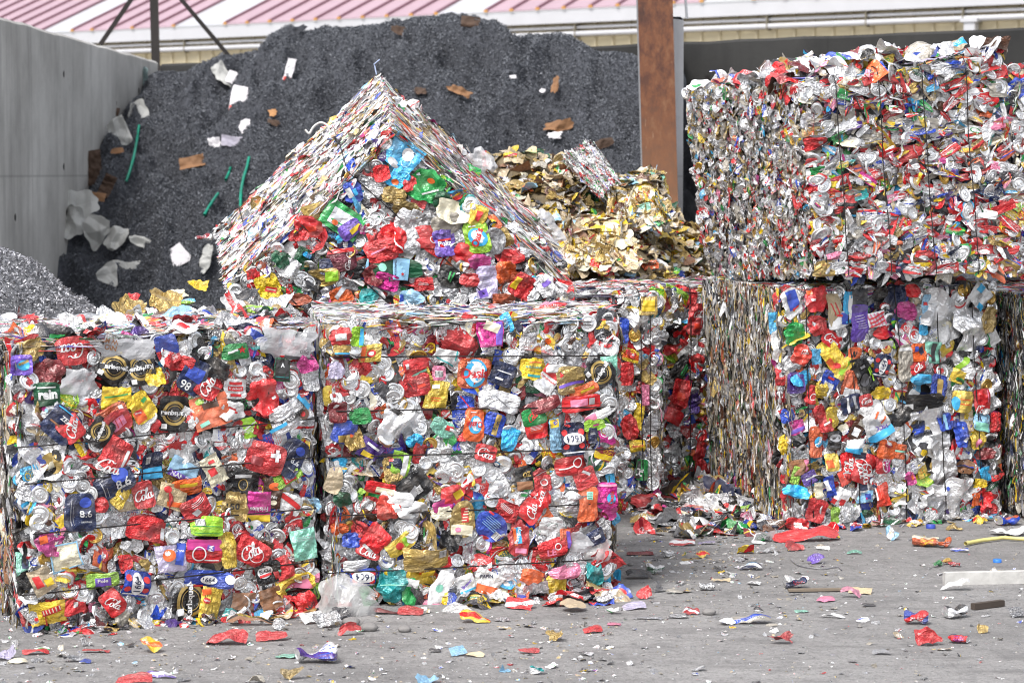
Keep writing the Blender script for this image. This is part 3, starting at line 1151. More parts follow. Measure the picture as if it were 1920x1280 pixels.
def hero_list(b, specs, rg):
    """pieces of a front face that the photograph shows clearly: (px, py, w, h, angle, shape, colour, print, [name, label])"""
    out = []
    for sp in specs:
        px, py, wp, hp, ang, shape, colr, pr = sp[:8]
        name = sp[8] if len(sp) > 8 else 'crushed_can'
        lab = sp[9] if len(sp) > 9 else None
        u, v = b.uv(px, py)
        P = b.p(u, v, 0)
        n = b.normal('front', min(max(u, 0), 1), min(max(v, 0), 1))[2]
        m = P[1] / F
        sc = wp * m
        amp = {'foil': 0.38, 'film': 0.2}.get(shape, 0.19)
        outline = {'foil': 'torn', 'film': 'torn', 'packet': 'rect', 'oval': 'oval', 'can': 'can', 'blob': 'blob', 'crumple': 'blob'}[shape]
        if shape == 'crumple':
            amp = 0.36
        tp = sheet_tpl(rg, hp / wp, outline, amp, 20, 0.05 if shape != 'foil' else 0.02, warp=0.03 if any(d[0] in 'TS' for d in pr) else 0.055)
        M = frame(rgt, n, R(ang), (rg.normal(0, 0.06), rg.normal(0, 0.06)))
        c = P + n * ({'foil': 0.0, 'film': 0.016}.get(shape, 0.02) + b.lump('front', u, v))
        out.append((c, max(wp, hp) * m, sc, tp, M, colr, pr, name, lab, shape))
    return out


def build_heroes(root, hs_, rg):
    for c, _, sc, tp, M, colr, pr, name, lab, shape in hs_:
        q = Batch()
        if isinstance(colr, tuple):
            A, B, C, P = livery(rg, colr[0])
            B[:3] = CO[colr[1]]
            P = np.array([colr[2], colr[3], -9, 0])
            sd = 0.5 / 7.31
        else:
            A, B, C, P = livery(rg, colr)
            P = np.array([-9, 0.0, -9, 0])
            sd = rg.random()
        if shape == 'film':
            put(q, tp, c, M, sc, (A, B, C, P), sd)
            o = q.build(name, root, c, mat=MAT_FILM)
            if pr:
                q2 = Batch()
                add_print(q2, tp, c, M, sc, pr)
                q2.build('lettering', o, c)
        else:
            put(q, tp, c, M, sc, (A, B, C, P), sd)
            add_print(q, tp, c, M, sc, pr, 0.024)
            o = q.build(name, root, c)
        if lab:
            o['label'] = lab




# ------------------------------------------------------------------ noise for heaps
def vnoise(x, y, seed=0):
    xi, yi = np.floor(x).astype(int), np.floor(y).astype(int)
    fx, fy = x - xi, y - yi
    fx, fy = fx * fx * (3 - 2 * fx), fy * fy * (3 - 2 * fy)

    def h(a, b):
        n = (a * 374761393 + b * 668265263 + seed * 974634777) & 0x7fffffff
        n = ((n ^ (n >> 13)) * 1274126177) & 0x7fffffff
        return (n & 0xffff) / 65535.0
    return (h(xi, yi) * (1 - fx) + h(xi + 1, yi) * fx) * (1 - fy) + (h(xi, yi + 1) * (1 - fx) + h(xi + 1, yi + 1) * fx) * fy - 0.5


def fbm(x, y, f, n=4, seed=0, gain=0.5):
    z, a = 0, 1.0
    for k in range(n):
        z = z + a * vnoise(x * f, y * f, seed + k)
        f *= 2.07
        a *= gain
    return z


# ------------------------------------------------------------------ the yard: ground, walls, roofed building
b = Batch()
gx = np.array([-300, -40, -12, -8, -4, -2, 0, 2, 4, 8, 12, 40, 300.0])
gy = np.array([-40, 0, 4, 6, 8, 10, 12, 16, 20, 26, 34, 60, 400.0])
X, Y = np.meshgrid(gx, gy, indexing='ij')
b.add(np.stack([X, Y, 0 * X], -1).reshape(-1, 3), grid_quads(len(gx) - 1, len(gy) - 1))
g = b.build('ground', None, (0, 0, 0), MAT_GROUND, data=False)
g['kind'] = 'structure'

MAT_WALL = concrete_material('grey_cast_concrete', (0.32, 0.308, 0.287), (0.62, 0.605, 0.572), 0.5)
MAT_WALLD = concrete_material('dark_concrete', (0.012, 0.012, 0.012), (0.036, 0.035, 0.033), 0.4)  # rear wall, a far darker tone than the other concrete
MAT_WALLG = concrete_material('pale_grey_concrete', (0.5, 0.5, 0.515), (0.66, 0.66, 0.68), 0.2)


def wall(p, q, th, h0, h1, mat, name, label, nseg=40, chip=0.012):
    """a cast wall from p to q with a slightly chipped top edge"""
    p, q = np.array(p, float), np.array(q, float)
    d = (q - p) / np.linalg.norm(q - p)
    n = np.array([-d[1], d[0]])
    b = Batch()
    ts = np.linspace(0, 1, nseg + 1)
    rows = []
    for t in ts:
        c = p + (q - p) * t
        h = h0 + (h1 - h0) * t + chip * (rng.random() - 0.7)
        a, e = c, c + n * th
        rows.append([(a[0], a[1], 0), (a[0], a[1], h - 0.02), (a[0] + n[0] * 0.02, a[1] + n[1] * 0.02, h), (e[0], e[1], h), (e[0], e[1], 0)])
    V = np.array(rows).reshape(-1, 3)
    b.add(V, grid_quads(nseg, 4))
    for r0, fl in ((0, False), (nseg * 5, True)):
        b.add(V[r0:r0 + 5][[0, 1, 3, 4]], np.array([[0, 1, 2, 3]]))
    # tie holes of the formwork
    o = b.build(name, None, (0, 0, 0), mat, data=False)
    hb = Plain()
    L = np.linalg.norm(q - p)
    for t in np.arange(0.65, L - 0.3, 1.95):
        for z in (1.15, 1.5, 2.2):
            if rng.random() < 0.35:
                continue
            c = p + d * (t + 0.05 * rng.normal())
            hb.tube([(c[0] - n[0] * 0.004, c[1] - n[1] * 0.004, z), (c[0] + n[0] * 0.01, c[1] + n[1] * 0.01, z)], 0.022, 8)
            k = Batch()
            th_ = np.arange(8) * pi / 4
            ring_ = np.stack([c[0] + d[0] * 0.022 * np.cos(th_) - n[0] * 0.0035, c[1] + d[1] * 0.022 * np.cos(th_) - n[1] * 0.0035, z + 0.03 * np.sin(th_)], 1)
            hb.b.add(ring_, np.array([[0, 1, 2, 3], [0, 3, 4, 7], [4, 5, 6, 7]]))
    hb.build('tie_hole', MAT_WIRE, o)
    tag(o, label, 'wall')
    return o


wall((-3.4, 13.0), (-3.4, 24.7), 0.3, 2.48, 2.52, MAT_WALL, 'concrete_wall', 'grey cast concrete bay wall on the left, running back beside the metal shavings')
wall((-3.38, 24.72), (5.6, 16.9), 0.3, 2.5, 2.5, MAT_WALLD, 'concrete_wall', 'dark concrete rear wall behind the shavings heap and bales')
wall((1.15, 17.25), (1.33, 20.55), 0.16, 2.5, 2.5, MAT_WALLG, 'concrete_wall', 'pale grey concrete divider wall standing behind the rusty steel column')

# rusty H-section column in front of the divider wall
r0 = at(1233, 430, 17.0)
col = empty('steel_column', (r0[0], 17.05, 0))
tag(col, 'tall rusty brown steel column at the end of the divider wall', 'column')
MAT_RUST = rust_material()
MAT_GREYST = simple('grey_painted_steel', (0.3, 0.31, 0.33), 0.55, 0.2, 0.12, 6.0)
xl0, xr0 = at(1207, 400, 17.0), at(1272, 400, 17.0)
xl1, xr1 = at(1196, 0, 17.0), at(1260, 0, 17.0)
k = 4.2
lean = (xl1[0] - xl0[0]) / (xl1[2] - xl0[2])
x0b, wd = xl0[0] - lean * xl0[2], xr0[0] - xl0[0]


def lean_box(xa, ya, xb, yb, za, zb):
    P = Plain()
    c = []
    for z in (za, zb):
        s = lean * z
        c += [(xa + s, ya, z), (xb + s, ya, z), (xb + s, yb, z), (xa + s, yb, z)]
    return P.hexa(c)


lean_box(x0b, 17.0, x0b + wd, 17.018, 0, k).build('front_flange', MAT_RUST, col, WORLD[col.name])
lean_box(x0b + wd * 0.47, 17.02, x0b + wd * 0.53, 17.2, 0, k).build('web', MAT_RUST, col, WORLD[col.name])
lean_box(x0b, 17.202, x0b + wd, 17.22, 0, k).build('rear_flange', MAT_GREYST, col, WORLD[col.name])
ck = Plain().tube([(x0b + wd + lean * 2.6 + .01, 17.1, 2.62), (x0b + wd + 0.05 + lean * 2.6, 17.08, 2.66), (x0b + wd + 0.09 + lean * 2.6, 17.08, 2.6), (x0b + wd + 0.1 + lean * 2.6, 17.08, 2.47)], 0.009)
ck.build('hook', MAT_GREYST, col, WORLD[col.name])

# dark steel post with two braces, on the corner of the walls
MAT_BLACKST = simple('dark_brown_steel', (0.02, 0.016, 0.015), 0.6, 0.3)
pb = at(302, 118, 25.1)
post = empty('steel_post', (pb[0], pb[1], 0))
tag(post, 'dark steel post with two sloping braces above the wall corner', 'post')
Plain().beam((pb[0], pb[1], 0.0), at(287, -60, 25.1), 0.075, 0.075, (0, 1, 0)).build('post_shaft', MAT_BLACKST, post, WORLD[post.name])
Plain().beam(at(258, -18, 25.1), at(188, 84, 25.15), 0.04, 0.04, (0, 1, 0)).build('brace', MAT_BLACKST, post, WORLD[post.name])
Plain().beam(at(325, -18, 25.1), at(440, 118, 25.15), 0.04, 0.04, (0, 1, 0)).build('brace', MAT_BLACKST, post, WORLD[post.name])

# ---- long low building beyond: cream cladding, white fascia, pink roof with pale light strips
E0 = at(200, 80, 60.0)                     # lower edge of the fascia
EZ = E0[2]
ed = np.array([1.367, -1.0, 0]) / math.hypot(1.367, 1)
en = np.array([1.0, 1.367, 0]) / math.hypot(1.367, 1)   # away from the yard


def eave_t(px):
    """distance along the eave whose point shows at this column"""
    kx = (px - 960) / F
    return (kx * E0[1] - E0[0]) / (ed[0] - kx * ed[1])


def eb(t, back, z):
    return E0 + ed * t + en * back + np.array([0, 0, z - EZ])


def slab(t0, t1, b0, b1, z0, z1):
    return Plain().hexa([eb(t0, b0, z0), eb(t1, b0, z0), eb(t1, b1, z0), eb(t0, b1, z0), eb(t0, b0, z1), eb(t1, b0, z1), eb(t1, b1, z1), eb(t0, b1, z1)])


TA, TB = -9.0, 34.0
bld = empty('warehouse', eb(0, 1, 0))
bw = WORLD[bld.name]
tag(bld, 'long cream clad warehouse with white fascia and pink ribbed metal roof', 'building')
MAT_CLAD = simple('cream_cladding', (0.5, 0.43, 0.285), 0.6, 0.0, 0.08, 3.0)
MAT_WHITE = simple('white_painted_metal', (0.46, 0.46, 0.48), 0.4, 0.0, 0.05, 2.0)
MAT_PINK = simple('faded_pink_roof_sheet', (0.36, 0.25, 0.29), 0.5, 0.0, 0.08, 1.2)
MAT_LIGHT = simple('pale_translucent_roof_sheet', (0.44, 0.44, 0.465), 0.35, 0.0, 0.04, 2.0)
MAT_RIB = simple('mauve_roof_rib', (0.2, 0.1, 0.125), 0.5, 0.1, 0.1)
MAT_CLIP = simple('ochre_rib_end', (0.45, 0.22, 0.06), 0.6, 0.0, 0.1)
MAT_GAP = simple('eave_shadow_board', (0.16, 0.14, 0.1), 0.7)
cl = Plain()
t = TA
FH = 0.27
while t < TB:                                                    # trapezoid sheet cladding
    c = [eb(t, 0.22, 0), eb(t + 0.36, 0.22, 0), eb(t + 0.36, 0.75, 0), eb(t, 0.75, 0)]
    cl.hexa(c + [p + np.array([0, 0, EZ + 0.05]) for p in c])
    c = [eb(t + 0.36, 0.18, 0), eb(t + 0.42, 0.18, 0), eb(t + 0.42, 0.75, 0), eb(t + 0.36, 0.75, 0)]
    cl.hexa(c + [p + np.array([0, 0, EZ + 0.05]) for p in c])
    t += 0.42
cl.build('wall', MAT_CLAD, bld, bw)
fa = slab(TA, TB, 0.0, 0.06, EZ, EZ + FH)
fo = fa.build('fascia', MAT_WHITE, bld, bw)
slab(TA, TB, 0.061, 0.8, EZ + 0.051, EZ + 0.07).build('soffit', MAT_GAP, bld, bw)
zt = EZ + FH + 0.01
SL = 0.4
ROOFL = 12.0
whites = [(eave_t(80), eave_t(142)), (eave_t(331), eave_t(427)), (eave_t(820), eave_t(913)), (eave_t(1315), eave_t(1412)), (eave_t(1840), eave_t(1940))]


def roofstrip(t0, t1, off, th):
    p = Plain()
    a, bb = eb(t0, -0.02, zt + off), eb(t1, -0.02, zt + off)
    c, d = eb(t1, ROOFL, zt + off + SL * ROOFL), eb(t0, ROOFL, zt + off + SL * ROOFL)
    up_ = np.array([0, 0, th])
    return p.hexa([a, bb, c, d, a + up_, bb + up_, c + up_, d + up_])


prev = TA
for (a, c) in whites:
    roofstrip(prev, a, 0, 0.03).build('roof_sheet', MAT_PINK, bld, bw)
    roofstrip(a + 0.004, c - 0.004, 0.0, 0.026).build('light_strip', MAT_LIGHT, bld, bw)
    prev = c
roofstrip(prev, TB, 0, 0.03).build('roof_sheet', MAT_PINK, bld, bw)
segs = []
pv = eave_t(80)
t = pv
step = 0.655
while t > TA:
    segs.append(t)
    t -= step
edges = [w_[1] for w_ in whites] + [TB]
for w_i, e0 in enumerate(edges[:-1]):
    e1 = whites[w_i + 1][0] if w_i + 1 < len(whites) else TB
    n_ = max(1, round((e1 - e0) / step))
    segs += [e0 + (e1 - e0) * i / n_ for i in range(n_ + 1)]
for t in segs:
    if -8.5 < t < TB:
        rb_ = roofstrip(t - 0.03, t + 0.03, 0.031, 0.05).build('roof_rib', MAT_RIB, bld, bw)
        slab(t - 0.045, t + 0.045, -0.05, -0.021, zt + 0.005, zt + 0.06).build('rib_end', MAT_CLIP, rb_, bw)
for off, zz, rr in ((0.1, -0.09, 0.032), (0.07, -0.22, 0.055)):
    Plain().tube([eb(t_, off, EZ + zz) for t_ in np.linspace(TA, TB, 30)], rr, 8).build('wall_pipe', MAT_WHITE, bld, bw)
for px in (347, 517, 1076, 1434, 1618, 1799):
    t = eave_t(px)
    slab(t - 0.012, t + 0.012, 0.01, 0.17, EZ - 0.3, EZ - 0.02).build('pipe_bracket', MAT_GAP, bld, bw)
for px in (1047, 1812):
    t = eave_t(px)
    slab(t - 0.11, t + 0.11, 0.0, 0.17, 0.1, EZ - 0.29).build('downpipe', MAT_WHITE, bld, bw)
    slab(t - 0.17, t + 0.17, -0.03, 0.17, EZ - 0.288, EZ - 0.22).build('downpipe_collar', MAT_WHITE, bld, bw)

# ------------------------------------------------------------------ heap of grey metal shavings
SIL = np.array([(-200, 320), (60, 260), (150, 200), (205, 165), (250, 150), (300, 138), (350, 140), (385, 118), (430, 102), (500, 92), (515, 72), (545, 58), (600, 66), (620, 60), (700, 58),
                (745, 50), (800, 47), (850, 44), (880, 52), (950, 58), (975, 78), (1010, 84), (1070, 78), (1090, 90), (1100, 112), (1150, 118), (1210, 128), (1400, 150)], float)


def ywall(x):
    return 24.72 - 0.869 * (x + 3.38)


def shav_z(x, y, lump=True):
    yr = ywall(x) - 0.9
    px = 960 + F * x / yr
    zt_ = 1.45 + (HORIZON - np.interp(px, SIL[:, 0], SIL[:, 1])) / F * yr
    sl_ = 0.47 - 0.11 * np.clip((-x - 1.5) / 2, 0, 1)
    d = yr - y
    z = zt_ - sl_ * np.maximum(d, 0) + 0.1 * np.minimum(d, 0)
    z = np.where(d < 0, zt_ + 0.5 * d, z)
    if lump:
        nn = fbm(x, y, 1.3, 3, 3) * 0.34 + (0.3 - np.abs(fbm(x, y * 0.6, 2.9, 2, 9))) * 0.5 + (0.25 - np.abs(fbm(x, y * 0.5, 9.0, 2, 15))) * 0.11 + fbm(x, y * 0.5, 20.0, 2, 5) * 0.03
        z = z + nn * np.clip(d * 1.2 + 0.25, 0.0, 1)
    return z


def heap_mesh(name, fz, xs, ys, mat, label, cat='heap'):
    X, Y = np.meshgrid(xs, ys, indexing='ij')
    Z = np.maximum(fz(X, Y), -0.05)
    b = Batch()
    b.add(np.stack([X, Y, Z], -1).reshape(-1, 3), grid_quads(len(xs) - 1, len(ys) - 1))
    o = b.build(name, None, (0, 0, 0), mat, data=False)
    tag(o, label, cat, kind='stuff')
    return o


def curls(parent, fz, n, xr, yr_, mat, name, size=(0.018, 0.045), rg=rng, zmin=0.25):
    """loose turnings: little bent ribbons lying all over a heap"""
    x, y = rg.uniform(*xr, n), rg.uniform(*yr_, n)
    z = fz(x, y)
    m = z > zmin
    x, y, z = x[m], y[m], z[m]
    n = len(x)
    L = rg.uniform(*size, n)
    th = rg.uniform(0, 2 * pi, n)
    d = np.stack([np.cos(th), np.sin(th), rg.normal(0, 0.5, n)], 1)
    d /= np.linalg.norm(d, axis=1)[:, None]
    q = rg.normal(0, 1, (n, 3))
    q = q - d * (q * d).sum(1)[:, None]
    q /= np.linalg.norm(q, axis=1)[:, None]
    e = np.cross(d, q)
    c = np.stack([x, y, z + L * 0.25], 1)
    k = rg.uniform(0.15, 0.6, n)[:, None]
    W = (rg.uniform(0.12, 0.3, n) * L)[:, None]
    rows = []
    for s_ in (-0.5, -0.17, 0.17, 0.5):
        cc = c + d * (L * s_)[:, None] + e * (k * L[:, None] * (s_ * s_ * 4 - 0.5))
        tw = q * math.cos(s_ * 2) + e * math.sin(s_ * 2)
        rows += [cc - tw * W / 2, cc + tw * W / 2]
    V = np.stack(rows, 1).reshape(-1, 3)
    base = (np.arange(n) * 8)[:, None]
    Q = np.concatenate([base + np.array([[0, 1, 3, 2]]), base + np.array([[2, 3, 5, 4]]), base + np.array([[4, 5, 7, 6]])])
    b = Batch()
    b.add(V, Q)
    o = b.build(name, parent, (0, 0, 0), mat, data=False)
    o['kind'] = 'stuff'
    return o


MAT_SHAV = shavings_material('dark_steel_shavings', (0.022, 0.024, 0.03), (0.095, 0.1, 0.118))
MAT_CURL = simple('steel_turnings', (0.118, 0.125, 0.142), 0.52, 0.35, 0.7, 45.0)
MAT_SHAVL = shavings_material('pale_alloy_shavings', (0.12, 0.124, 0.135), (0.34, 0.34, 0.36))
MAT_CURLL = simple('alloy_turnings', (0.36, 0.36, 0.385), 0.4, 0.5, 0.4, 30.0)
WORLD_ZERO = np.zeros(3)
h1 = heap_mesh('shavings_heap', shav_z, np.arange(-3.42, 1.32, 0.028), np.arange(15.4, 24.9, 0.034), MAT_SHAV,
               'big dark grey heap of metal shavings filling the bay behind the bales')
curls(h1, shav_z, 260000, (-3.38, 1.1), (16.0, 23.8), MAT_CURL, 'turnings', (0.014, 0.035))


def shav2_z(x, y):
    return 2.0 - 0.42 * (17.6 - y) * (y < 17.6) - 0.25 * np.abs(x - 1.7) + fbm(x, y, 3.0, 4, 21) * 0.3 - 0.15 * np.maximum(y - 17.6, 0)


h2 = heap_mesh('shavings_heap', shav2_z, np.arange(1.28, 3.0, 0.04), np.arange(13.6, 18.6, 0.05), MAT_SHAV, 'narrow dark sliver of shavings between the divider wall and the upper bale')
curls(h2, shav2_z, 12000, (1.3, 2.6), (14.2, 17.6), MAT_CURL, 'turnings', (0.012, 0.034))


def shav3_z(x, y):
    px = 960 + F * x / y
    d = np.hypot((x + 2.62) / 1.0, (y - 12.2) / 1.5)
    return 1.2 - 0.78 * d + fbm(x, y, 3.0, 4, 31) * 0.14


h3 = heap_mesh('shavings_heap', shav3_z, np.arange(-4.2, -1.1, 0.03), np.arange(9.9, 14.6, 0.04), MAT_SHAVL, 'smaller pale silver heap of shavings in front of the left wall')
curls(h3, shav3_z, 40000, (-3.0, -1.3), (10.2, 13.4), MAT_CURLL, 'turnings', (0.014, 0.035))


def on_surface(px, py, fz, y0, y1, n=500):
    d = ray(px, py)
    for yy in np.linspace(y0, y1, n):
        p = CAM + d * (yy / d[1])
        if p[2] <= float(fz(np.array(p[0]), np.array(p[1]))):
            return p
    return CAM + d * (y1 / d[1])


# ------------------------------------------------------------------ heap of loose gold and tan scrap
GS = np.array([(200, 700), (520, 620), (640, 450), (800, 330), (900, 300), (930, 288), (960, 278), (1000, 282), (1060, 290), (1100, 305), (1160, 338), (1210, 345), (1260, 392), (1310, 432), (1345, 480), (1500, 560)], float)


def gold_z(x, y):
    yr = 12.9 + 0.35 * np.clip(x, 0, 1)
    px = 960 + F * x / np.maximum(y, 9.0)
    zt_ = 1.42 + (HORIZON - np.interp(px, GS[:, 0], GS[:, 1])) / F * yr
    d = yr - y
    z = zt_ - np.where(d > 0, 0.42 * d, -0.9 * d)
    k = np.clip((x - 0.12) / 0.15, 0, 1) * np.clip((11.9 - y) / 0.25, 0, 1)
    z = z - 1.3 * k                                   # kept back behind the standing bales
    return z + fbm(x, y, 2.6, 3, 41) * 0.12


h4 = heap_mesh('scrap_heap', gold_z, np.arange(-1.6, 1.7, 0.05), np.arange(9.9, 14.4, 0.06), simple('packed_tan_scrap', (0.12, 0.09, 0.05), 0.7, 0.0, 0.5, 12.0), 'loose heap of crushed tan and gold metal scrap behind the tilted bale')
bt = Batch()
rg = np.random.default_rng(41)
for i in range(7500):
    x, y = rg.uniform(-1.3, 1.45), rg.uniform(10.2, 13.6)
    if x > 0.2 and y < 11.7:
        y = rg.uniform(11.8, 13.4)
    z = float(gold_z(np.array(x), np.array(y)))
    if z < 0.3:
        continue
    big = rg.random() < 0.3
    tp = (BLOBS + FLATS * 2 if big else SCRAPS + FLATS)[rg.integers(42)]
    s_ = rg.uniform(0.06, 0.11) if big else rg.uniform(0.035, 0.075)
    nrm = np.array([rg.normal(0, 0.32), -0.3 + rg.normal(0, 0.36), 1.0])
    nm = pick(rg, PAL_HEAP)
    A, B_, C_, P_ = livery(rg, nm)
    if rg.random() < 0.6:
        P_ = np.array([-9, 0, -9, 0.0])
    put(bt, tp, np.array([x, y, z + rg.uniform(-0.02, 0.03)]), frame(rgt, nrm, rg.uniform(0, 6.3)), s_, (A, B_, C_, P_), rg.random())
o = bt.build('loose_scrap', h4, (0, 0, 0))
o['kind'] = 'stuff'


# ------------------------------------------------------------------ the bales
def new_bale(label, base, group='baled blocks of crushed drinks cans'):
    r = empty('can_bale', base)
    tag(r, label, 'bale', group)
    return r


def vert_face(BLp, BRp, TLy, TRy, TLx=None, TRx=None, zb=0.0):
    """front face standing on the ground: bottom corners by pixel, top corners by pixel at the same depth"""
    BL, BR = ground(*BLp, z=zb), ground(*BRp, z=zb)
    return at(TLx or BLp[0], TLy, BL[1]), at(TRx or BRp[0], TRy, BR[1]), BR, BL


W, K_, RD, BK = 'white', 'black', 'red', 'black'


def cola(px, py, w, h, ang, rot=0, word='Coca-Cola', tw=0.9, x=0, y=0):
    return (px, py, w, h, ang, 'can', 'red', [('S', word, x, y, tw, rot, 'white')], 'crushed_can', 'crushed red can with white script lettering')


def karl(px, py, w, h, ang, rot=0):
    a = h / w
    return (px, py, w, h, ang, 'can', 'black', [('O', 0, 0.02, 0.4, 0.09, 'gold'), ('O', 0, 0.02, 0.26, 0.02, 'gold'), ('B', 0, 0.02, 0.92, 0.17, rot, 'black'), ('T', 'Karlsquell', 0, 0.02, 0.86, rot, 'white', 0.03),
                                                ('B', -0.3, -a * 0.36, 0.18, 0.16, 0, 'white')], 'crushed_can', 'crushed black can with gold ring emblem')


def beer86(px, py, w, h, ang):
    a = h / w
    return (px, py, w, h, ang, 'can', 'navy', [('E', 0.2, a * 0.26, 0.2, 0.17, 0, 'blue'), ('T', '8.6', 0.2, -0.05, 0.36, 0, 'silver', 0.015), ('T', 'ORIGINAL', 0.2, -a * 0.25, 0.34, 0, 'silver', 0.02),
                                               ('B', -0.28, 0, 0.02, a * 0.7, 0, 'grey'), ('B', -0.2, -0.1, 0.012, a * 0.5, 0, 'grey')], 'crushed_can', 'crushed navy can with pale numerals')


def k1664(px, py, w, h, ang, rot=0):
    a = h / w
    return (px, py, w, h, ang, 'can', 'navy' if a > 1.1 else 'blue', [('E', -0.34, a * 0.2, 0.12, 0.12, 0, 'red'), ('E', 0.34, a * 0.2, 0.12, 0.12, 0, 'red'), ('E', -0.32, -a * 0.22, 0.12, 0.1, 0, 'red'), ('E', 0.32, -a * 0.22, 0.12, 0.1, 0, 'red'),
                                                 ('E', 0, 0, 0.43, 0.22, rot, 'white'), ('T', '1664', 0, 0, 0.6, rot, 'navy', 0.02), ('B', 0, -a * 0.4, 0.9, 0.05, 0, 'silver')], 'crushed_can', 'crushed blue can with white oval and red spots')


def oasis(px, py, w, h, ang, rot=0, col_='orange'):
    return (px, py, w, h, ang, 'can', col_, [('E', 0.03, 0, 0.34, 0.4, rot, 'cyan'), ('E', 0.06, 0.03, 0.24, 0.3, rot, 'white'), ('T', 'Oasis', 0, 0, 0.82, rot, 'red', 0.035), ('B', -0.1, h / w * 0.36, 0.3, 0.05, 0, 'white')],
            'crushed_can', 'crushed %s can with blue oval' % col_)


def plain(px, py, w, h, ang, shape, col_, pr=(), name='crushed_can', lab=None):
    return (px, py, w, h, ang, shape, col_, list(pr), name, lab)


def barcode(x, y, w, h, rot=0):
    k = [('B', x, y, w, h, rot, 'white')]
    n = 7
    for i in range(n):
        dx = (i - n / 2 + 0.5) * w / n
        k.append(('B', x + dx * cos(R(rot)), y + dx * sin(R(rot)), w / n * (0.35 + 0.25 * (i % 3 == 0)), h * 0.85, rot, 'black'))
    return k


def lines(x, y, w, n, rot=0, col_='white', gap=0.06):
    return [('B', x - i * gap * sin(R(-rot)), y - i * gap * cos(R(rot)), w * (1 if i % 3 else 0.8), gap * 0.3, rot, col_) for i in range(n)]


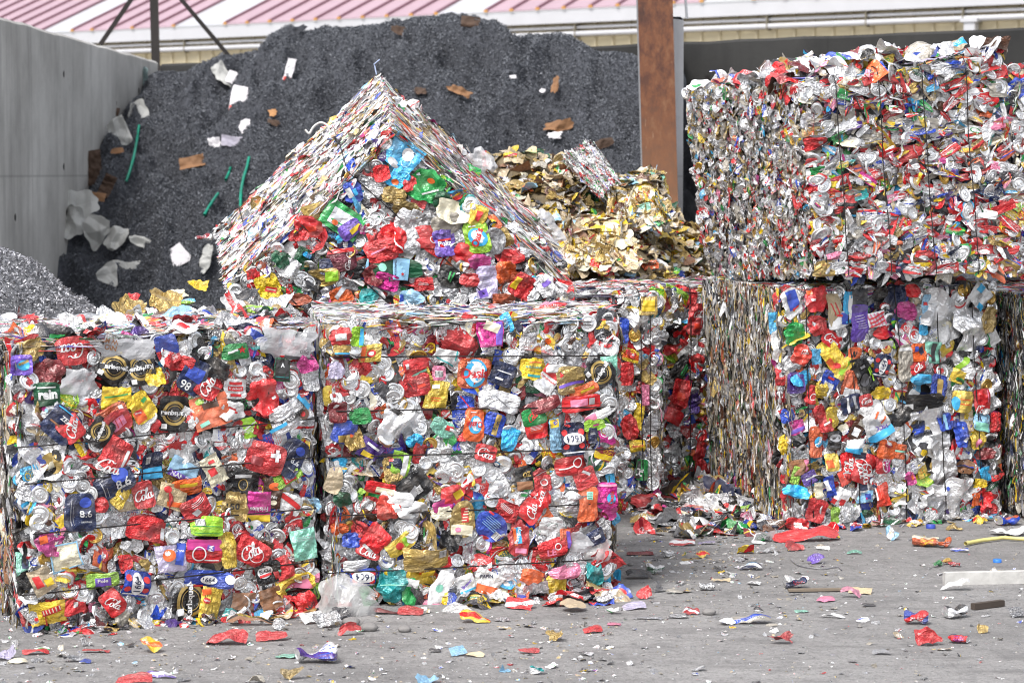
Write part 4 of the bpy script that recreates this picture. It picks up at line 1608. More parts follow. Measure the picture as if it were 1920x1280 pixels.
FOILLAB = 'crumpled bare silver foil sheet'
A_SPECS = [
    plain(82, 850, 85, 95, 10, 'foil', 'silver', [('E', 0.1, -0.25, 0.22, 0.24, 0, 'gold'), ('E', 0.25, -0.1, 0.1, 0.14, 0, 'black')], 'foil_sheet', FOILLAB),
    plain(70, 775, 65, 60, 0, 'foil', 'silver', [('B', 0.05, -0.1, 0.12, 0.4, 35, 'brown'), ('E', 0.2, 0.15, 0.07, 0.08, 0, 'magenta'), ('E', 0.27, 0.08, 0.05, 0.06, 0, 'sky')], 'foil_sheet', FOILLAB),
    plain(60, 655, 55, 45, 5, 'crumple', 'gold', (), 'foil_sheet', 'crumpled pale gold foil'), plain(365, 860, 60, 50, 0, 'foil', 'white', (), 'foil_sheet'),
    plain(118, 640, 60, 26, -5, 'crumple', 'green', ()), cola(135, 658, 62, 52, 10, 180, 'Coca', 0.8), plain(90, 700, 60, 52, 0, 'crumple', 'darkred', ()),
    plain(85, 738, 50, 44, 3, 'can', 'dgreen', [('T', 'rein', 0.02, 0.0, 0.72, 0, 'white', 0.05), ('B', 0, 0.25, 0.7, 0.05, 0, 'white')], 'crushed_can', 'crushed dark green can with white lettering'),
    plain(40, 685, 42, 40, 0, 'can', 'violet', [('E', 0.05, 0, 0.3, 0.24, 0, 'cyan'), ('B', 0.05, 0.12, 0.5, 0.12, 20, 'gold')]),
    karl(210, 690, 62, 60, -35, 25), karl(262, 690, 58, 62, 8, 180), karl(182, 808, 46, 56, -35, 100), karl(325, 775, 58, 68, -4, 180), karl(355, 1125, 78, 44, 4, 80),
    plain(287, 705, 40, 34, 10, 'crumple', 'yellow', ()), plain(216, 745, 56, 42, -4, 'packet', 'yellow', [('B', 0, 0.1, 0.8, 0.05, 8, 'green'), ('T', 'Pod', 0.2, -0.14, 0.3, 170, 'black', 0.02)], 'foil_pouch', 'crumpled yellow foil pouch'),
    plain(263, 762, 46, 58, 30, 'can', 'yellow', [('B', -0.25, -0.3, 0.45, 0.5, 0, 'orange'), ('E', -0.25, -0.15, 0.17, 0.11, -20, 'red'), ('T', 'Lipton', -0.25, -0.15, 0.28, -20, 'white', 0.02), ('B', 0.25, 0.2, 0.25, 0.16, 20, 'green')], 'crushed_can', 'crushed yellow and orange can with a red oval'),
    plain(203, 772, 62, 24, 18, 'packet', 'rust', [('B', 0.3, 0.02, 0.15, 0.15, 0, 'white')]), plain(110, 795, 62, 62, -40, 'can', 'navy', [('T', 'ZERO', 0.1, 0.15, 0.5, 0, 'white', 0.02), ('B', 0, -0.1, 0.7, 0.05, 0, 'kraft'), ('B', 0, 0.4, 0.8, 0.04, 0, 'cyan')], 'crushed_can', 'crushed navy can'),
    cola(128, 802, 46, 50, 35, 50, 'Cola', 0.8), plain(215, 792, 54, 44, 25, 'can', 'red', [('B', 0.02, -0.05, 0.5, 0.36, 8, 'pink'), ('B', 0.1, -0.05, 0.03, 0.3, 8, 'red'), ('B', -0.05, -0.05, 0.03, 0.3, 8, 'red')]),
    plain(212, 850, 58, 62, -28, 'can', 'red', [('B', 0, 0.2, 0.5, 0.07, 0, 'darkred'), ('S', 'Coca', -0.05, -0.42, 0.8, 8, 'white'), ('B', 0.36, 0, 0.1, 0.6, 0, 'white')]),
    plain(360, 705, 52, 66, -28, 'can', 'navy', [('B', 0, 0.1, 0.7, 0.5, 0, 'blue'), ('T', '86', -0.15, -0.42, 0.4, 180, 'white', 0.01)], 'crushed_can', 'crushed navy and blue can'),
    cola(385, 722, 52, 46, -35, 95, 'Cola', 0.75), plain(330, 680, 60, 28, -12, 'crumple', 'red', ()), plain(400, 690, 62, 40, -15, 'crumple', 'black', ()),
    plain(490, 742, 62, 68, 12, 'crumple', 'red', [('B', 0.3, -0.1, 0.14, 0.08, 20, 'white')]), plain(438, 728, 46, 38, 0, 'can', 'white', [('B', 0, 0.22, 0.6, 0.12, 0, 'red'), ('B', 0, 0.0, 0.7, 0.18, 0, 'red'), ('T', 'Kronenbourg', 0, 0, 0.62, 0, 'white', 0.02), ('B', 0, -0.26, 0.5, 0.12, 0, 'red')], 'crushed_can', 'crushed white can with red bands'),
    plain(395, 770, 72, 62, 14, 'packet', 'orange', [('B', 0.02, 0.22, 0.42, 0.28, 0, 'brown'), ('T', 'LUTTI', 0.0, 0.3, 0.42, 0, 'white', 0.03), ('B', -0.25, -0.28, 0.26, 0.1, 12, 'mint')], 'foil_pouch', 'orange and brown sweets pouch'),
    plain(352, 782, 28, 40, 50, 'packet', 'white', [('T', 'NINI', 0, 0, 0.7, 0, 'red', 0.04)]), plain(433, 770, 50, 38, 0, 'crumple', 'white', [('B', 0, 0.1, 0.3, 0.06, -25, 'red'), ('B', 0.15, -0.05, 0.12, 0.07, -25, 'red')]),
    plain(545, 775, 88, 50, 22, 'packet', 'silver', [('T', 'TASSIMO', -0.03, -0.06, 0.64, 0, 'black', 0.008), ('B', 0.38, 0.1, 0.12, 0.4, 25, 'cyan'), ('B', -0.4, -0.12, 0.36, 0.07, 10, 'cyan'), ('E', 0.27, -0.14, 0.13, 0.1, 0, 'brown'), ('E', 0.24, -0.12, 0.06, 0.05, 0, 'red')], 'foil_pouch', 'grey coffee pouch with black lettering'),
    plain(525, 692, 34, 44, -5, 'packet', 'dgreen', [('B', 0, 0, 0.86, 1.1, 0, 'black'), ('T', 'A', 0, 0.25, 0.25, 0, 'white', 0.04), ('B', 0, -0.4, 0.8, 0.04, 0, 'teal')]), plain(582, 710, 34, 48, 5, 'can', 'silver', lines(0, 0.15, 0.6, 6, 0, 'grey')),
    plain(570, 680, 40, 34, 20, 'crumple', 'magenta', ()), plain(440, 660, 50, 30, 5, 'can', 'green', [('X', 0.25, 0.05, 0.16, 0, 'red'), ('B', -0.1, 0.02, 0.4, 0.08, 10, 'white')], 'crushed_can', 'crushed green can with red star'),
    plain(283, 872, 42, 56, 2, 'can', 'navy', [('B', 0, -0.33, 0.92, 0.5, 0, 'cyan')] + barcode(-0.22, 0.3, 0.22, 0.34), 'crushed_can', 'crushed can half navy half cyan'),
    beer86(207, 905, 82, 46, 22), beer86(145, 958, 58, 72, -2), beer86(545, 858, 48, 74, -32), plain(540, 893, 58, 26, 28, 'packet', 'lime', [('B', 0.0, -0.03, 0.45, 0.3, 0, 'red'), ('T', 'BN', 0, -0.03, 0.32, 180, 'white', 0.04)], 'foil_pouch', 'lime green biscuit wrapper'),
    plain(497, 858, 76, 56, -18, 'can', 'red', [('B', 0.22, 0.12, 0.26, 0.1, 10, 'white'), ('B', 0.26, 0.12, 0.09, 0.28, 10, 'white'), ('B', -0.2, -0.1, 0.3, 0.2, 0, 'darkred')], 'crushed_can', 'crushed bright red can with white cross'),
    plain(345, 880, 60, 38, -25, 'packet', 'sky', [('B', 0, -0.24, 0.9, 0.2, 0, 'violet'), ('T', 'NANCY', 0, -0.24, 0.75, 0, 'white', 0.03)], 'foil_pouch'), plain(345, 912, 66, 30, 12, 'packet', 'orange', [('B', 0.1, 0.05, 0.5, 0.1, 0, 'yellow')], 'foil_pouch'),
    plain(400, 880, 38, 56, 25, 'packet', 'cream', [('B', -0.1, -0.1, 0.4, 0.34, 0, 'red'), ('B', 0.1, 0.35, 0.3, 0.16, 0, 'red')], 'foil_pouch'), plain(458, 905, 66, 44, 0, 'packet', 'black', [('B', -0.05, 0.16, 0.5, 0.1, 0, 'white'), ('O', -0.05, -0.08, 0.16, 0.03, 'gold')], 'foil_pouch'),
    cola(265, 925, 40, 52, 12, 8, 'Cola', 0.9), plain(222, 930, 28, 42, -32, 'can', 'yellow', [('B', 0, 0, 0.4, 0.1, 0, 'white')]), plain(185, 945, 30, 32, 10, 'crumple', 'red', ()), plain(290, 938, 42, 40, 0, 'foil', 'white', (), 'foil_sheet'),
    plain(320, 930, 60, 50, -18, 'packet', 'beige', [('E', -0.25, 0.2, 0.14, 0.12, 0, 'red'), ('B', 0.1, -0.25, 0.5, 0.16, 10, 'orange')], 'foil_pouch'), plain(365, 950, 56, 48, 30, 'can', 'red', [('B', -0.05, -0.1, 0.26, 0.22, 25, 'silver')] + lines(0.1, 0.3, 0.5, 3, 10)),
    plain(440, 950, 46, 66, 0, 'crumple', 'gold', [('T', '150', -0.1, 0.05, 0.5, 0, 'black', 0.03)], 'foil_sheet', 'brown gold crumpled foil'), plain(486, 950, 46, 60, -3, 'packet', 'magenta', [('T', 'Friskies', -0.02, -0.1, 0.78, 180, 'white', 0.02), ('B', 0, -0.5, 1.0, 0.28, 0, 'yellow')], 'foil_pouch', 'magenta and gold pet food pouch'),
    plain(512, 925, 36, 58, -4, 'packet', 'brown', [('E', 0.1, 0.4, 0.36, 0.22, 0, 'orange'), ('B', 0.1, 0.38, 0.2, 0.05, 0, 'brown'), ('T', 'DANIA', 0, -0.18, 0.6, -15, 'white', 0.03), ('E', 0.1, -0.5, 0.2, 0.12, 0, 'cream')], 'foil_pouch', 'brown dessert pouch'),
    plain(545, 945, 46, 34, -20, 'can', 'white', [('B', 0, 0.1, 0.9, 0.2, -15, 'red')]), plain(590, 948, 30, 30, 0, 'crumple', 'sky', ()),
    plain(272, 990, 72, 46, -14, 'can', 'red', [('B', 0.14, -0.05, 0.34, 0.14, 60, 'darkred'), ('B', 0.44, -0.05, 0.1, 0.3, 0, 'silver')], 'crushed_can', 'large flattened plain red can'),
    plain(385, 985, 66, 38, -3, 'can', 'lime', [('B', 0, 0, 0.9, 0.02, 0, 'green'), ('B', 0, -0.2, 0.8, 0.02, 0, 'green')] + barcode(-0.2, 0.1, 0.3, 0.18), 'crushed_can', 'flattened lime green can'),
    plain(118, 1042, 56, 50, 14, 'packet', 'cream', [('B', 0, 0.42, 1, 0.05, 0, 'sky'), ('B', 0, -0.42, 1, 0.05, 0, 'sky'), ('B', 0.47, 0, 0.05, 0.86, 0, 'sky'), ('B', -0.47, 0, 0.05, 0.86, 0, 'sky')], 'foil_tray', 'shallow cream foil tray with light blue rim'),
    plain(88, 1018, 52, 44, -15, 'crumple', 'magenta', [('B', -0.25, 0.1, 0.3, 0.3, 30, 'orange')], 'foil_pouch'), plain(42, 1055, 26, 44, 0, 'packet', 'mint', [('B', 0.15, 0.1, 0.5, 0.9, 0, 'navy')]),
    plain(115, 1075, 46, 30, -10, 'crumple', 'yellow', ()), plain(75, 1085, 40, 52, 25, 'packet', 'tan', [('B', -0.2, 0, 0.3, 0.6, 0, 'red'), ('B', 0.2, -0.2, 0.36, 0.4, 0, 'yellow')]), plain(48, 1085, 34, 34, 0, 'crumple', 'black', ()),
    plain(318, 1045, 60, 52, 4, 'packet', 'lilac', [('B', 0.3, 0.1, 0.3, 0.7, -12, 'blue'), ('T', 'Cono', 0.3, 0.2, 0.26, -12, 'white', 0.03), ('E', -0.1, 0.12, 0.22, 0.2, 0, 'orange'), ('E', -0.15, 0.2, 0.1, 0.08, 0, 'white')], 'foil_pouch', 'lilac packet with blue corner and food picture'),
    plain(380, 1032, 72, 46, -3, 'can', 'red', [('B', 0, 0.18, 0.96, 0.27, 0, 'magenta'), ('B', 0.17, 0.1, 0.14, 0.2, 80, 'violet'), ('T', 'FA', 0.17, 0.1, 0.17, 80, 'white', 0.05), ('O', -0.15, -0.06, 0.2, 0.035, 'white'), ('B', 0.2, -0.23, 0.4, 0.03, 0, 'white')], 'crushed_can', 'flattened red and magenta can'),
    plain(472, 1035, 66, 50, -28, 'can', 'red', [('S', 'Cola', -0.1, 0.02, 0.62, 55, 'white'), ('O', 0.1, -0.02, 0.22, 0.02, 'white')], 'crushed_can', 'flattened red can with white script lettering'), plain(425, 1030, 32, 68, 8, 'can', 'yellow', ()),
    plain(497, 1025, 30, 26, -20, 'can', 'brown', [('T', 'Pode', 0.2, -0.2, 0.5, 70, 'white', 0.02)]), plain(570, 1020, 48, 58, 8, 'packet', 'mint', lines(0, 0.3, 0.7, 3, 0, 'grey')),
    plain(388, 1085, 90, 34, -2, 'can', 'blue', [('E', 0.0, -0.02, 0.17, 0.1, 0, 'white'), ('T', '1664', 0, -0.02, 0.25, 0, 'navy', 0.02), ('E', 0.42, 0.03, 0.1, 0.1, 0, 'white'), ('B', -0.2, -0.16, 0.2, 0.05, 0, 'red')], 'crushed_can', 'long flattened blue can with white oval'),
    k1664(252, 1092, 54, 52, -8, 95), plain(188, 1085, 62, 30, 5, 'can', 'lime', [('B', 0.02, -0.05, 0.46, 0.3, 0, 'violet'), ('T', 'Pole', 0.02, 0, 0.3, 0, 'white', 0.03)]),
    plain(500, 1072, 48, 44, 8, 'can', 'black', [('E', -0.12, 0.05, 0.3, 0.24, 0, 'white'), ('B', -0.12, -0.08, 0.5, 0.1, 0, 'red'), ('T', 'PEPSI', -0.12, 0.08, 0.44, 180, 'black', 0.03)], 'crushed_can', 'crushed black can with white roundel'), plain(528, 1065, 40, 46, 25, 'can', 'red', [('B', -0.2, 0.1, 0.12, 0.3, 15, 'mint')]),
    plain(550, 1095, 72, 42, 18, 'crumple', 'yellow', [('B', 0.1, -0.1, 0.5, 0.26, 10, 'pink')] + barcode(0.28, 0.14, 0.18, 0.12), 'foil_pouch', 'crumpled yellow foil pouch with pink panel'),
    plain(392, 1130, 42, 62, -10, 'packet', 'yellow', [('E', -0.2, 0.1, 0.2, 0.13, -10, 'red'), ('T', 'Lipton', -0.2, 0.1, 0.3, -10, 'white', 0.02), ('B', -0.3, 0.5, 0.4, 0.3, 20, 'orange')], 'foil_pouch', 'yellow pouch with red oval'),
    plain(455, 1125, 50, 34, -8, 'packet', 'kraft', ()), plain(505, 1120, 44, 40, 15, 'packet', 'kraft', ()), plain(570, 1130, 46, 50, 20, 'crumple', 'red', [('T', 'Mely', 0.1, -0.1, 0.5, 20, 'black', 0.02)]), plain(590, 1108, 24, 32, 0, 'packet', 'lime', [('B', -0.1, 0, 0.1, 1, 10, 'black'), ('B', 0.2, 0, 0.1, 1, 10, 'black')]),
    plain(88, 1145, 74, 44, 8, 'packet', 'yellow', [('B', 0.12, 0.05, 0.54, 0.16, 12, 'red')] + [('B', -0.1 + 0.09 * i, 0.02 + 0.018 * i, 0.03, 0.12, 12, 'cream') for i in range(6)] + [('E', -0.36, -0.12, 0.06, 0.05, 0, 'red')], 'foil_pouch', 'yellow sweets bag with red and cream label'),
    plain(140, 1135, 46, 30, 0, 'can', 'red', barcode(0, 0.05, 0.2, 0.2)), cola(208, 1128, 52, 40, -55, 30, 'Cola', 0.6), plain(225, 1158, 30, 42, 0, 'can', 'dirty', ()), plain(300, 1160, 60, 40, 0, 'foil', 'silver', (), 'foil_sheet'),
    plain(150, 718, 74, 52, -12, 'film', 'white', (), 'plastic_film', 'milky plastic film'), plain(238, 655, 118, 42, -9, 'film', 'white', [('T', 'OIN', -0.3, -0.0, 0.2, 0, 'kraft', 0.02), ('T', 'W M', -0.3, 0.1, 0.22, 180, 'kraft', 0.02)], 'plastic_film', 'long grey plastic film strip'),
    plain(535, 645, 110, 56, -10, 'film', 'white', [('B', 0.25, -0.22, 0.5, 0.06, 0, 'dgrey'), ('T', 'DRC', 0.3, -0.1, 0.14, 0, 'dgrey', 0.02)], 'plastic_film', 'grey plastic film with dark hem'),
]
B_SPECS = [
    plain(745, 805, 80, 75, -15, 'foil', 'silver', [('B', -0.15, 0.36, 0.3, 0.12, -20, 'black')], 'foil_sheet', FOILLAB), plain(1075, 950, 84, 54, 0, 'foil', 'silver', (), 'foil_sheet', FOILLAB), plain(890, 1030, 60, 56, 0, 'foil', 'silver', (), 'foil_sheet', FOILLAB),
    plain(935, 752, 76, 40, -3, 'can', 'silver', [('L', [(-0.4, -0.1), (-0.1, 0.08), (0.1, -0.02), (0.3, 0.05)], 0.02, 'dgrey'), ('L', [(-0.3, -0.16), (0.0, 0.0), (0.2, -0.1)], 0.02, 'dgrey')], 'crushed_can', 'wide flattened bare silver can'), plain(770, 955, 60, 40, -15, 'foil', 'white', (), 'foil_sheet'), plain(740, 935, 70, 34, -10, 'blob', 'white', ()),
    plain(635, 630, 40, 34, 5, 'crumple', 'red', [('B', 0, 0, 0.5, 0.3, 0, 'white')]), plain(666, 630, 26, 38, -5, 'can', 'lime', [('B', 0.3, 0, 0.3, 1.2, 0, 'cyan')]), plain(697, 632, 36, 38, 0, 'foil', 'white', (), 'foil_sheet'), plain(625, 693, 30, 30, 0, 'blob', 'lilac', (), 'foil_sheet'),
    plain(690, 662, 42, 34, 0, 'packet', 'yellow', [('B', -0.3, 0, 0.2, 0.7, 0, 'orange'), ('E', 0.05, 0, 0.2, 0.16, 0, 'red'), ('E', 0.05, 0, 0.12, 0.09, 0, 'white')]), plain(636, 654, 32, 18, 0, 'packet', 'gold', [('B', 0, -0.2, 0.9, 0.1, 0, 'cyan')]),
    plain(865, 648, 74, 54, -12, 'crumple', 'red', [('B', 0.3, -0.2, 0.08, 0.24, 0, 'white')], 'crushed_can', 'big crumpled red can'), plain(919, 626, 52, 48, 2, 'packet', 'magenta', [('B', 0.3, 0, 0.3, 0.86, 0, 'violet'), ('B', 0.05, 0.28, 0.55, 0.34, -30, 'cream'), ('B', -0.4, 0.05, 0.08, 0.5, 0, 'pink')], 'foil_pouch', 'magenta packet with folded cream corner'),
    plain(838, 668, 46, 26, -15, 'packet', 'white', [('B', -0.05, -0.22, 0.9, 0.06, -15, 'teal'), ('B', 0.4, 0.1, 0.06, 0.4, 0, 'teal')]), plain(778, 690, 52, 34, 8, 'can', 'red', [('B', -0.3, 0.05, 0.18, 0.2, 0, 'silver'), ('B', 0.1, -0.28, 0.6, 0.08, 20, 'mint')]),
    plain(778, 722, 58, 42, 10, 'can', 'red', [('S', 'Coke', -0.1, 0.02, 0.4, 75, 'darkred'), ('B', 0.2, -0.05, 0.26, 0.1, 10, 'fire')], 'crushed_can', 'flattened plain red can'), plain(801, 702, 14, 26, 25, 'packet', 'yellow', [('T', 'LEMON', 0, 0, 1.2, -90, 'black', 0.03)]), plain(824, 700, 26, 26, 0, 'can', 'pink', barcode(0, 0, 0.6, 0.4)),
    oasis(890, 700, 66, 56, -2, 0), plain(818, 740, 48, 50, -8, 'packet', 'yellow', [('B', -0.1, 0.3, 0.3, 0.14, 8, 'white'), ('B', 0, -0.1, 0.5, 0.04, 0, 'orange'), ('B', 0, -0.2, 0.4, 0.04, 0, 'orange')], 'foil_pouch', 'flattened yellow packet with small white panel'),
    plain(998, 690, 52, 44, 3, 'blob', 'yellow', [('B', 0, -0.26, 0.5, 0.1, -8, 'teal'), ('T', 'PARMENTIER', 0.02, 0.06, 0.68, 173, 'teal', 0.02), ('B', 0.05, 0.24, 0.5, 0.04, -5, 'orange'), ('B', 0, -0.08, 0.4, 0.02, -8, 'kraft')], 'foil_tray', 'yellow tin lid with upside down green lettering'),
    plain(942, 702, 48, 44, -20, 'can', 'navy', [('B', 0, 0.1, 0.6, 0.04, 0, 'white'), ('B', -0.1, -0.2, 0.3, 0.08, 0, 'white')]), plain(1042, 690, 46, 18, -4, 'blob', 'white', (), 'foil_sheet'), plain(1025, 712, 40, 52, -38, 'can', 'white', [('B', -0.05, 0.42, 0.94, 0.4, 0, 'red'), ('T', 'KRONENBOURG', 0, 0.06, 0.85, 0, 'red', 0.03), ('E', 0, -0.3, 0.3, 0.2, 0, 'silver')], 'crushed_can', 'crushed white and red can with red lettering'),
    plain(1067, 712, 58, 48, 2, 'can', 'gold', [('B', 0, -0.1, 0.9, 0.09, 3, 'violet')], 'crushed_can', 'flattened gold can with violet stripe'), karl(1122, 698, 52, 56, -45, 100), plain(1140, 685, 32, 40, 5, 'packet', 'mint', ()),
    plain(1092, 730, 56, 26, 15, 'can', 'orange', [('B', 0.1, 0, 0.5, 0.1, 0, 'yellow')]), plain(1090, 755, 74, 30, 3, 'can', 'red', [('B', -0.05, 0.02, 0.46, 0.18, 0, 'pink'), ('B', 0.28, 0.02, 0.14, 0.18, 0, 'silver')], 'crushed_can', 'long flattened red can with pale print'),
    plain(1010, 762, 76, 26, 22, 'can', 'darkred', ()), plain(1000, 780, 50, 34, 12, 'can', 'green', [('S', 'Cola', -0.1, 0, 0.45, 25, 'red')]), plain(1118, 778, 50, 16, 20, 'packet', 'white', [('B', -0.3, 0, 0.5, 0.3, 0, 'pink')]),
    oasis(887, 795, 40, 62, -6, 180), plain(925, 795, 40, 44, -20, 'can', 'blue', [('B', 0.1, 0, 0.25, 1.0, 0, 'gold'), ('T', 'Boni', 0.1, 0, 0.5, 80, 'navy', 0.02)]), plain(955, 820, 36, 50, -25, 'crumple', 'cyan', ()), plain(830, 800, 50, 36, -18, 'blob', 'mint', [('B', 0.2, 0.1, 0.3, 0.2, 0, 'red')]), plain(775, 825, 30, 30, 0, 'crumple', 'cyan', ()),
    plain(630, 770, 36, 40, 0, 'can', 'darkred', ()), plain(672, 778, 40, 28, 10, 'can', 'green', ()), plain(643, 808, 44, 46, -15, 'can', 'blue', [('B', 0.1, -0.3, 0.5, 0.3, 20, 'gold')]), plain(662, 822, 40, 46, 15, 'crumple', 'gold', [('E', -0.1, 0.2, 0.12, 0.1, 0, 'orange')], 'foil_sheet'), plain(692, 842, 48, 36, -30, 'packet', 'purple', [('B', 0, -0.2, 0.6, 0.2, 0, 'yellow'), ('B', 0, 0.2, 0.6, 0.1, 0, 'white')], 'foil_pouch', 'purple and yellow packet'),
    plain(1005, 802, 44, 42, 6, 'can', 'red', [('B', 0, 0, 0.6, 0.4, 0, 'fire')] + lines(0, 0.12, 0.5, 4)), plain(1040, 815, 24, 64, 8, 'can', 'sky', [('B', 0, 0.9, 0.8, 0.6, 0, 'yellow'), ('E', 0.1, 0.95, 0.2, 0.2, 0, 'blue')], 'crushed_can', 'narrow light blue and yellow can'),
    k1664(1072, 822, 50, 62, 3, 180), plain(1110, 795, 42, 30, 8, 'blob', 'lime', [('B', 0.05, 0.0, 0.3, 0.1, 10, 'magenta')]), plain(1107, 815, 16, 30, 0, 'packet', 'navy', lines(0, 0.4, 0.5, 5)),
    cola(908, 848, 44, 32, -12, -5, 'Coca', 0.75), plain(735, 865, 60, 30, -10, 'can', 'navy', [('E', -0.1, 0.05, 0.1, 0.08, 0, 'red')]), plain(750, 870, 36, 46, -12, 'packet', 'lime', [('B', 0.2, 0, 0.3, 1.1, 0, 'silver')]),
    plain(1068, 870, 60, 38, 12, 'can', 'red', [('O', 0.24, 0.03, 0.16, 0.04, 'white'), ('B', -0.15, -0.05, 0.5, 0.04, 5, 'white')], 'crushed_can', 'flattened red can with white swirl'), plain(1095, 895, 42, 40, 20, 'can', 'red', [('B', 0.1, 0.2, 0.12, 0.4, 45, 'white'), ('B', 0, -0.1, 0.5, 0.05, 20, 'darkred')]),
    plain(980, 895, 36, 44, 2, 'can', 'black', [('B', 0, -0.4, 0.9, 0.5, 0, 'kraft'), ('T', 'OZ', 0.15, 0.2, 0.5, 5, 'gold', 0.05)], 'crushed_can', 'crushed black and brown can with gold letters'), plain(775, 910, 64, 46, 32, 'can', 'black', [('B', -0.1, -0.1, 0.3, 0.2, 20, 'grey')] + barcode(0.05, -0.12, 0.2, 0.18), 'crushed_can', 'crushed black can with bar code'),
    plain(735, 880, 36, 46, 5, 'can', 'gold', ()), plain(625, 900, 36, 52, -15, 'blob', 'tan', ()), plain(640, 935, 36, 30, 0, 'crumple', 'dgreen', ()), plain(725, 950, 50, 52, 0, 'crumple', 'fire', [('B', 0.3, 0, 0.3, 0.3, 20, 'white')]), plain(715, 915, 60, 24, -15, 'can', 'red', [('B', 0.1, -0.05, 0.6, 0.18, 0, 'cream')]),
    plain(845, 925, 40, 40, 25, 'crumple', 'red', [('B', 0.2, -0.1, 0.4, 0.4, 0, 'yellow')]), plain(835, 942, 60, 22, 15, 'can', 'magenta', [('B', 0.35, 0, 0.3, 0.34, 0, 'violet')]), plain(825, 960, 48, 26, 20, 'blob', 'cream', ()),
    plain(863, 972, 48, 72, -6, 'oval', 'gold', [('B', 0.05, 0.18, 0.22, 0.6, 10, 'red')] + [('B', 0.05 + 0.015 * i, -0.04 + 0.12 * i, 0.16, 0.05, 10, 'cream') for i in range(5)] + [('B', 0, -0.42, 0.8, 0.4, 0, 'cream'), ('E', -0.12, -0.42, 0.1, 0.1, 0, 'pink')], 'foil_tray', 'oval gold tin lid with red and cream panel'),
    plain(916, 985, 66, 52, -40, 'oval', 'blue', lines(-0.05, 0.2, 0.5, 6, 0, 'sky', 0.055) + barcode(0.3, -0.12, 0.2, 0.2) + [('B', -0.3, 0.28, 0.16, 0.06, 0, 'red')], 'foil_tray', 'oval bright blue tin lid with bar code'),
    plain(968, 1008, 44, 64, -4, 'blob', 'red', [('B', -0.05, 0.15, 0.28, 0.7, 8, 'cyan'), ('B', -0.18, 0.1, 0.14, 0.8, 8, 'orange'), ('T', 'Pampryl', -0.04, 0.15, 0.75, 80, 'white', 0.03), ('B', 0.1, -0.5, 0.5, 0.2, 0, 'pink')], 'foil_tray', 'red tray lid with vertical white lettering'),
    plain(1008, 935, 52, 42, 20, 'crumple', 'red', [('S', 'Coca', 0, 0.1, 0.6, 45, 'white')]), cola(990, 955, 44, 42, 50, 30, 'Cola', 0.7), plain(1015, 905, 36, 34, 5, 'can', 'red', [('O', 0.1, 0.05, 0.22, 0.06, 'white')]), plain(945, 955, 40, 36, -20, 'can', 'red', lines(0, 0.2, 0.6, 4, -20)),
    plain(1100, 945, 38, 66, -2, 'can', 'orange', [('B', 0.1, 0.45, 0.3, 0.34, 0, 'mint')] + lines(0.1, 0.56, 0.24, 4, 0, 'dgrey', 0.07), 'crushed_can', 'flattened orange can with mint bar code panel'), plain(1137, 928, 40, 50, 2, 'can', 'magenta', [('E', 0.2, -0.1, 0.22, 0.26, 0, 'cyan'), ('T', 'Oasis', 0.2, -0.1, 0.7, 80, 'red', 0.04), ('B', 0.0, 0.5, 0.9, 0.1, 0, 'pink')], 'crushed_can', 'crushed raspberry pink can'),
    plain(1145, 960, 34, 28, -20, 'crumple', 'magenta', ()), plain(1160, 975, 24, 30, 30, 'packet', 'cyan', ()), plain(1030, 985, 50, 40, -5, 'blob', 'white', [('L', [(-0.2, 0), (0, 0.15), (0.2, 0.05), (0.05, -0.1)], 0.02, 'dgreen')], 'foil_sheet'), plain(1030, 1025, 56, 36, 12, 'can', 'red', [('T', 'LE', -0.1, -0.1, 0.3, 0, 'pink', 0.03), ('O', 0.15, 0.05, 0.12, 0.03, 'white')]), plain(1055, 1010, 24, 42, 0, 'packet', 'orange', [('B', 0.3, 0, 0.3, 1.4, 0, 'violet')]),
    plain(700, 1010, 54, 52, 45, 'can', 'red', [('B', -0.4, 0, 0.1, 0.5, 0, 'white')], 'crushed_can', 'bright red crushed can'), cola(690, 1030, 50, 28, -20, 0, 'Cola', 0.7), plain(748, 1020, 60, 32, 28, 'can', 'yellow', [('E', -0.05, 0, 0.14, 0.12, -30, 'red'), ('B', 0.2, 0, 0.16, 0.3, 0, 'lime')], 'crushed_can', 'crushed yellow can'), plain(660, 1012, 40, 30, 0, 'crumple', 'blue', ()), plain(635, 990, 36, 24, 0, 'crumple', 'orange', ()),
    plain(790, 1045, 88, 40, 2, 'packet', 'gold', [('B', 0.02, -0.3, 0.3, 0.12, 0, 'yellow')] + barcode(0.34, 0.1, 0.18, 0.18), 'foil_pouch', 'crinkled gold foil bag'), plain(840, 1010, 44, 44, -20, 'crumple', 'black', ()), plain(670, 1060, 56, 26, 0, 'can', 'silver', ()),
    plain(733, 1095, 56, 66, 3, 'crumple', 'teal', [('B', 0.4, -0.5, 0.16, 0.5, 0, 'cyan'), ('B', 0.0, 0.05, 0.9, 0.03, 0, 'mint')], 'foil_pouch', 'shiny crumpled teal foil pouch'), k1664(680, 1080, 50, 34, -4, 180), plain(765, 1105, 30, 52, -12, 'blob', 'green', [('B', 0.0, 0.5, 0.8, 0.6, 0, 'white')]),
    plain(820, 1100, 36, 70, -28, 'blob', 'white', [('E', 0, 0, 0.2, 0.2, 0, 'mint')], 'foil_pouch'), plain(868, 1090, 36, 34, 20, 'can', 'white', [('T', 'Bueno', 0.0, -0.05, 0.6, 30, 'violet', 0.03), ('B', 0, -0.4, 0.9, 0.1, 0, 'cyan')]), plain(908, 1090, 54, 44, -28, 'packet', 'white', [('B', 0.1, -0.2, 0.8, 0.28, 10, 'orange'), ('T', 'PAPIN', -0.12, 0.2, 0.45, 25, 'navy', 0.03)], 'foil_pouch', 'white carton piece with orange picture'),
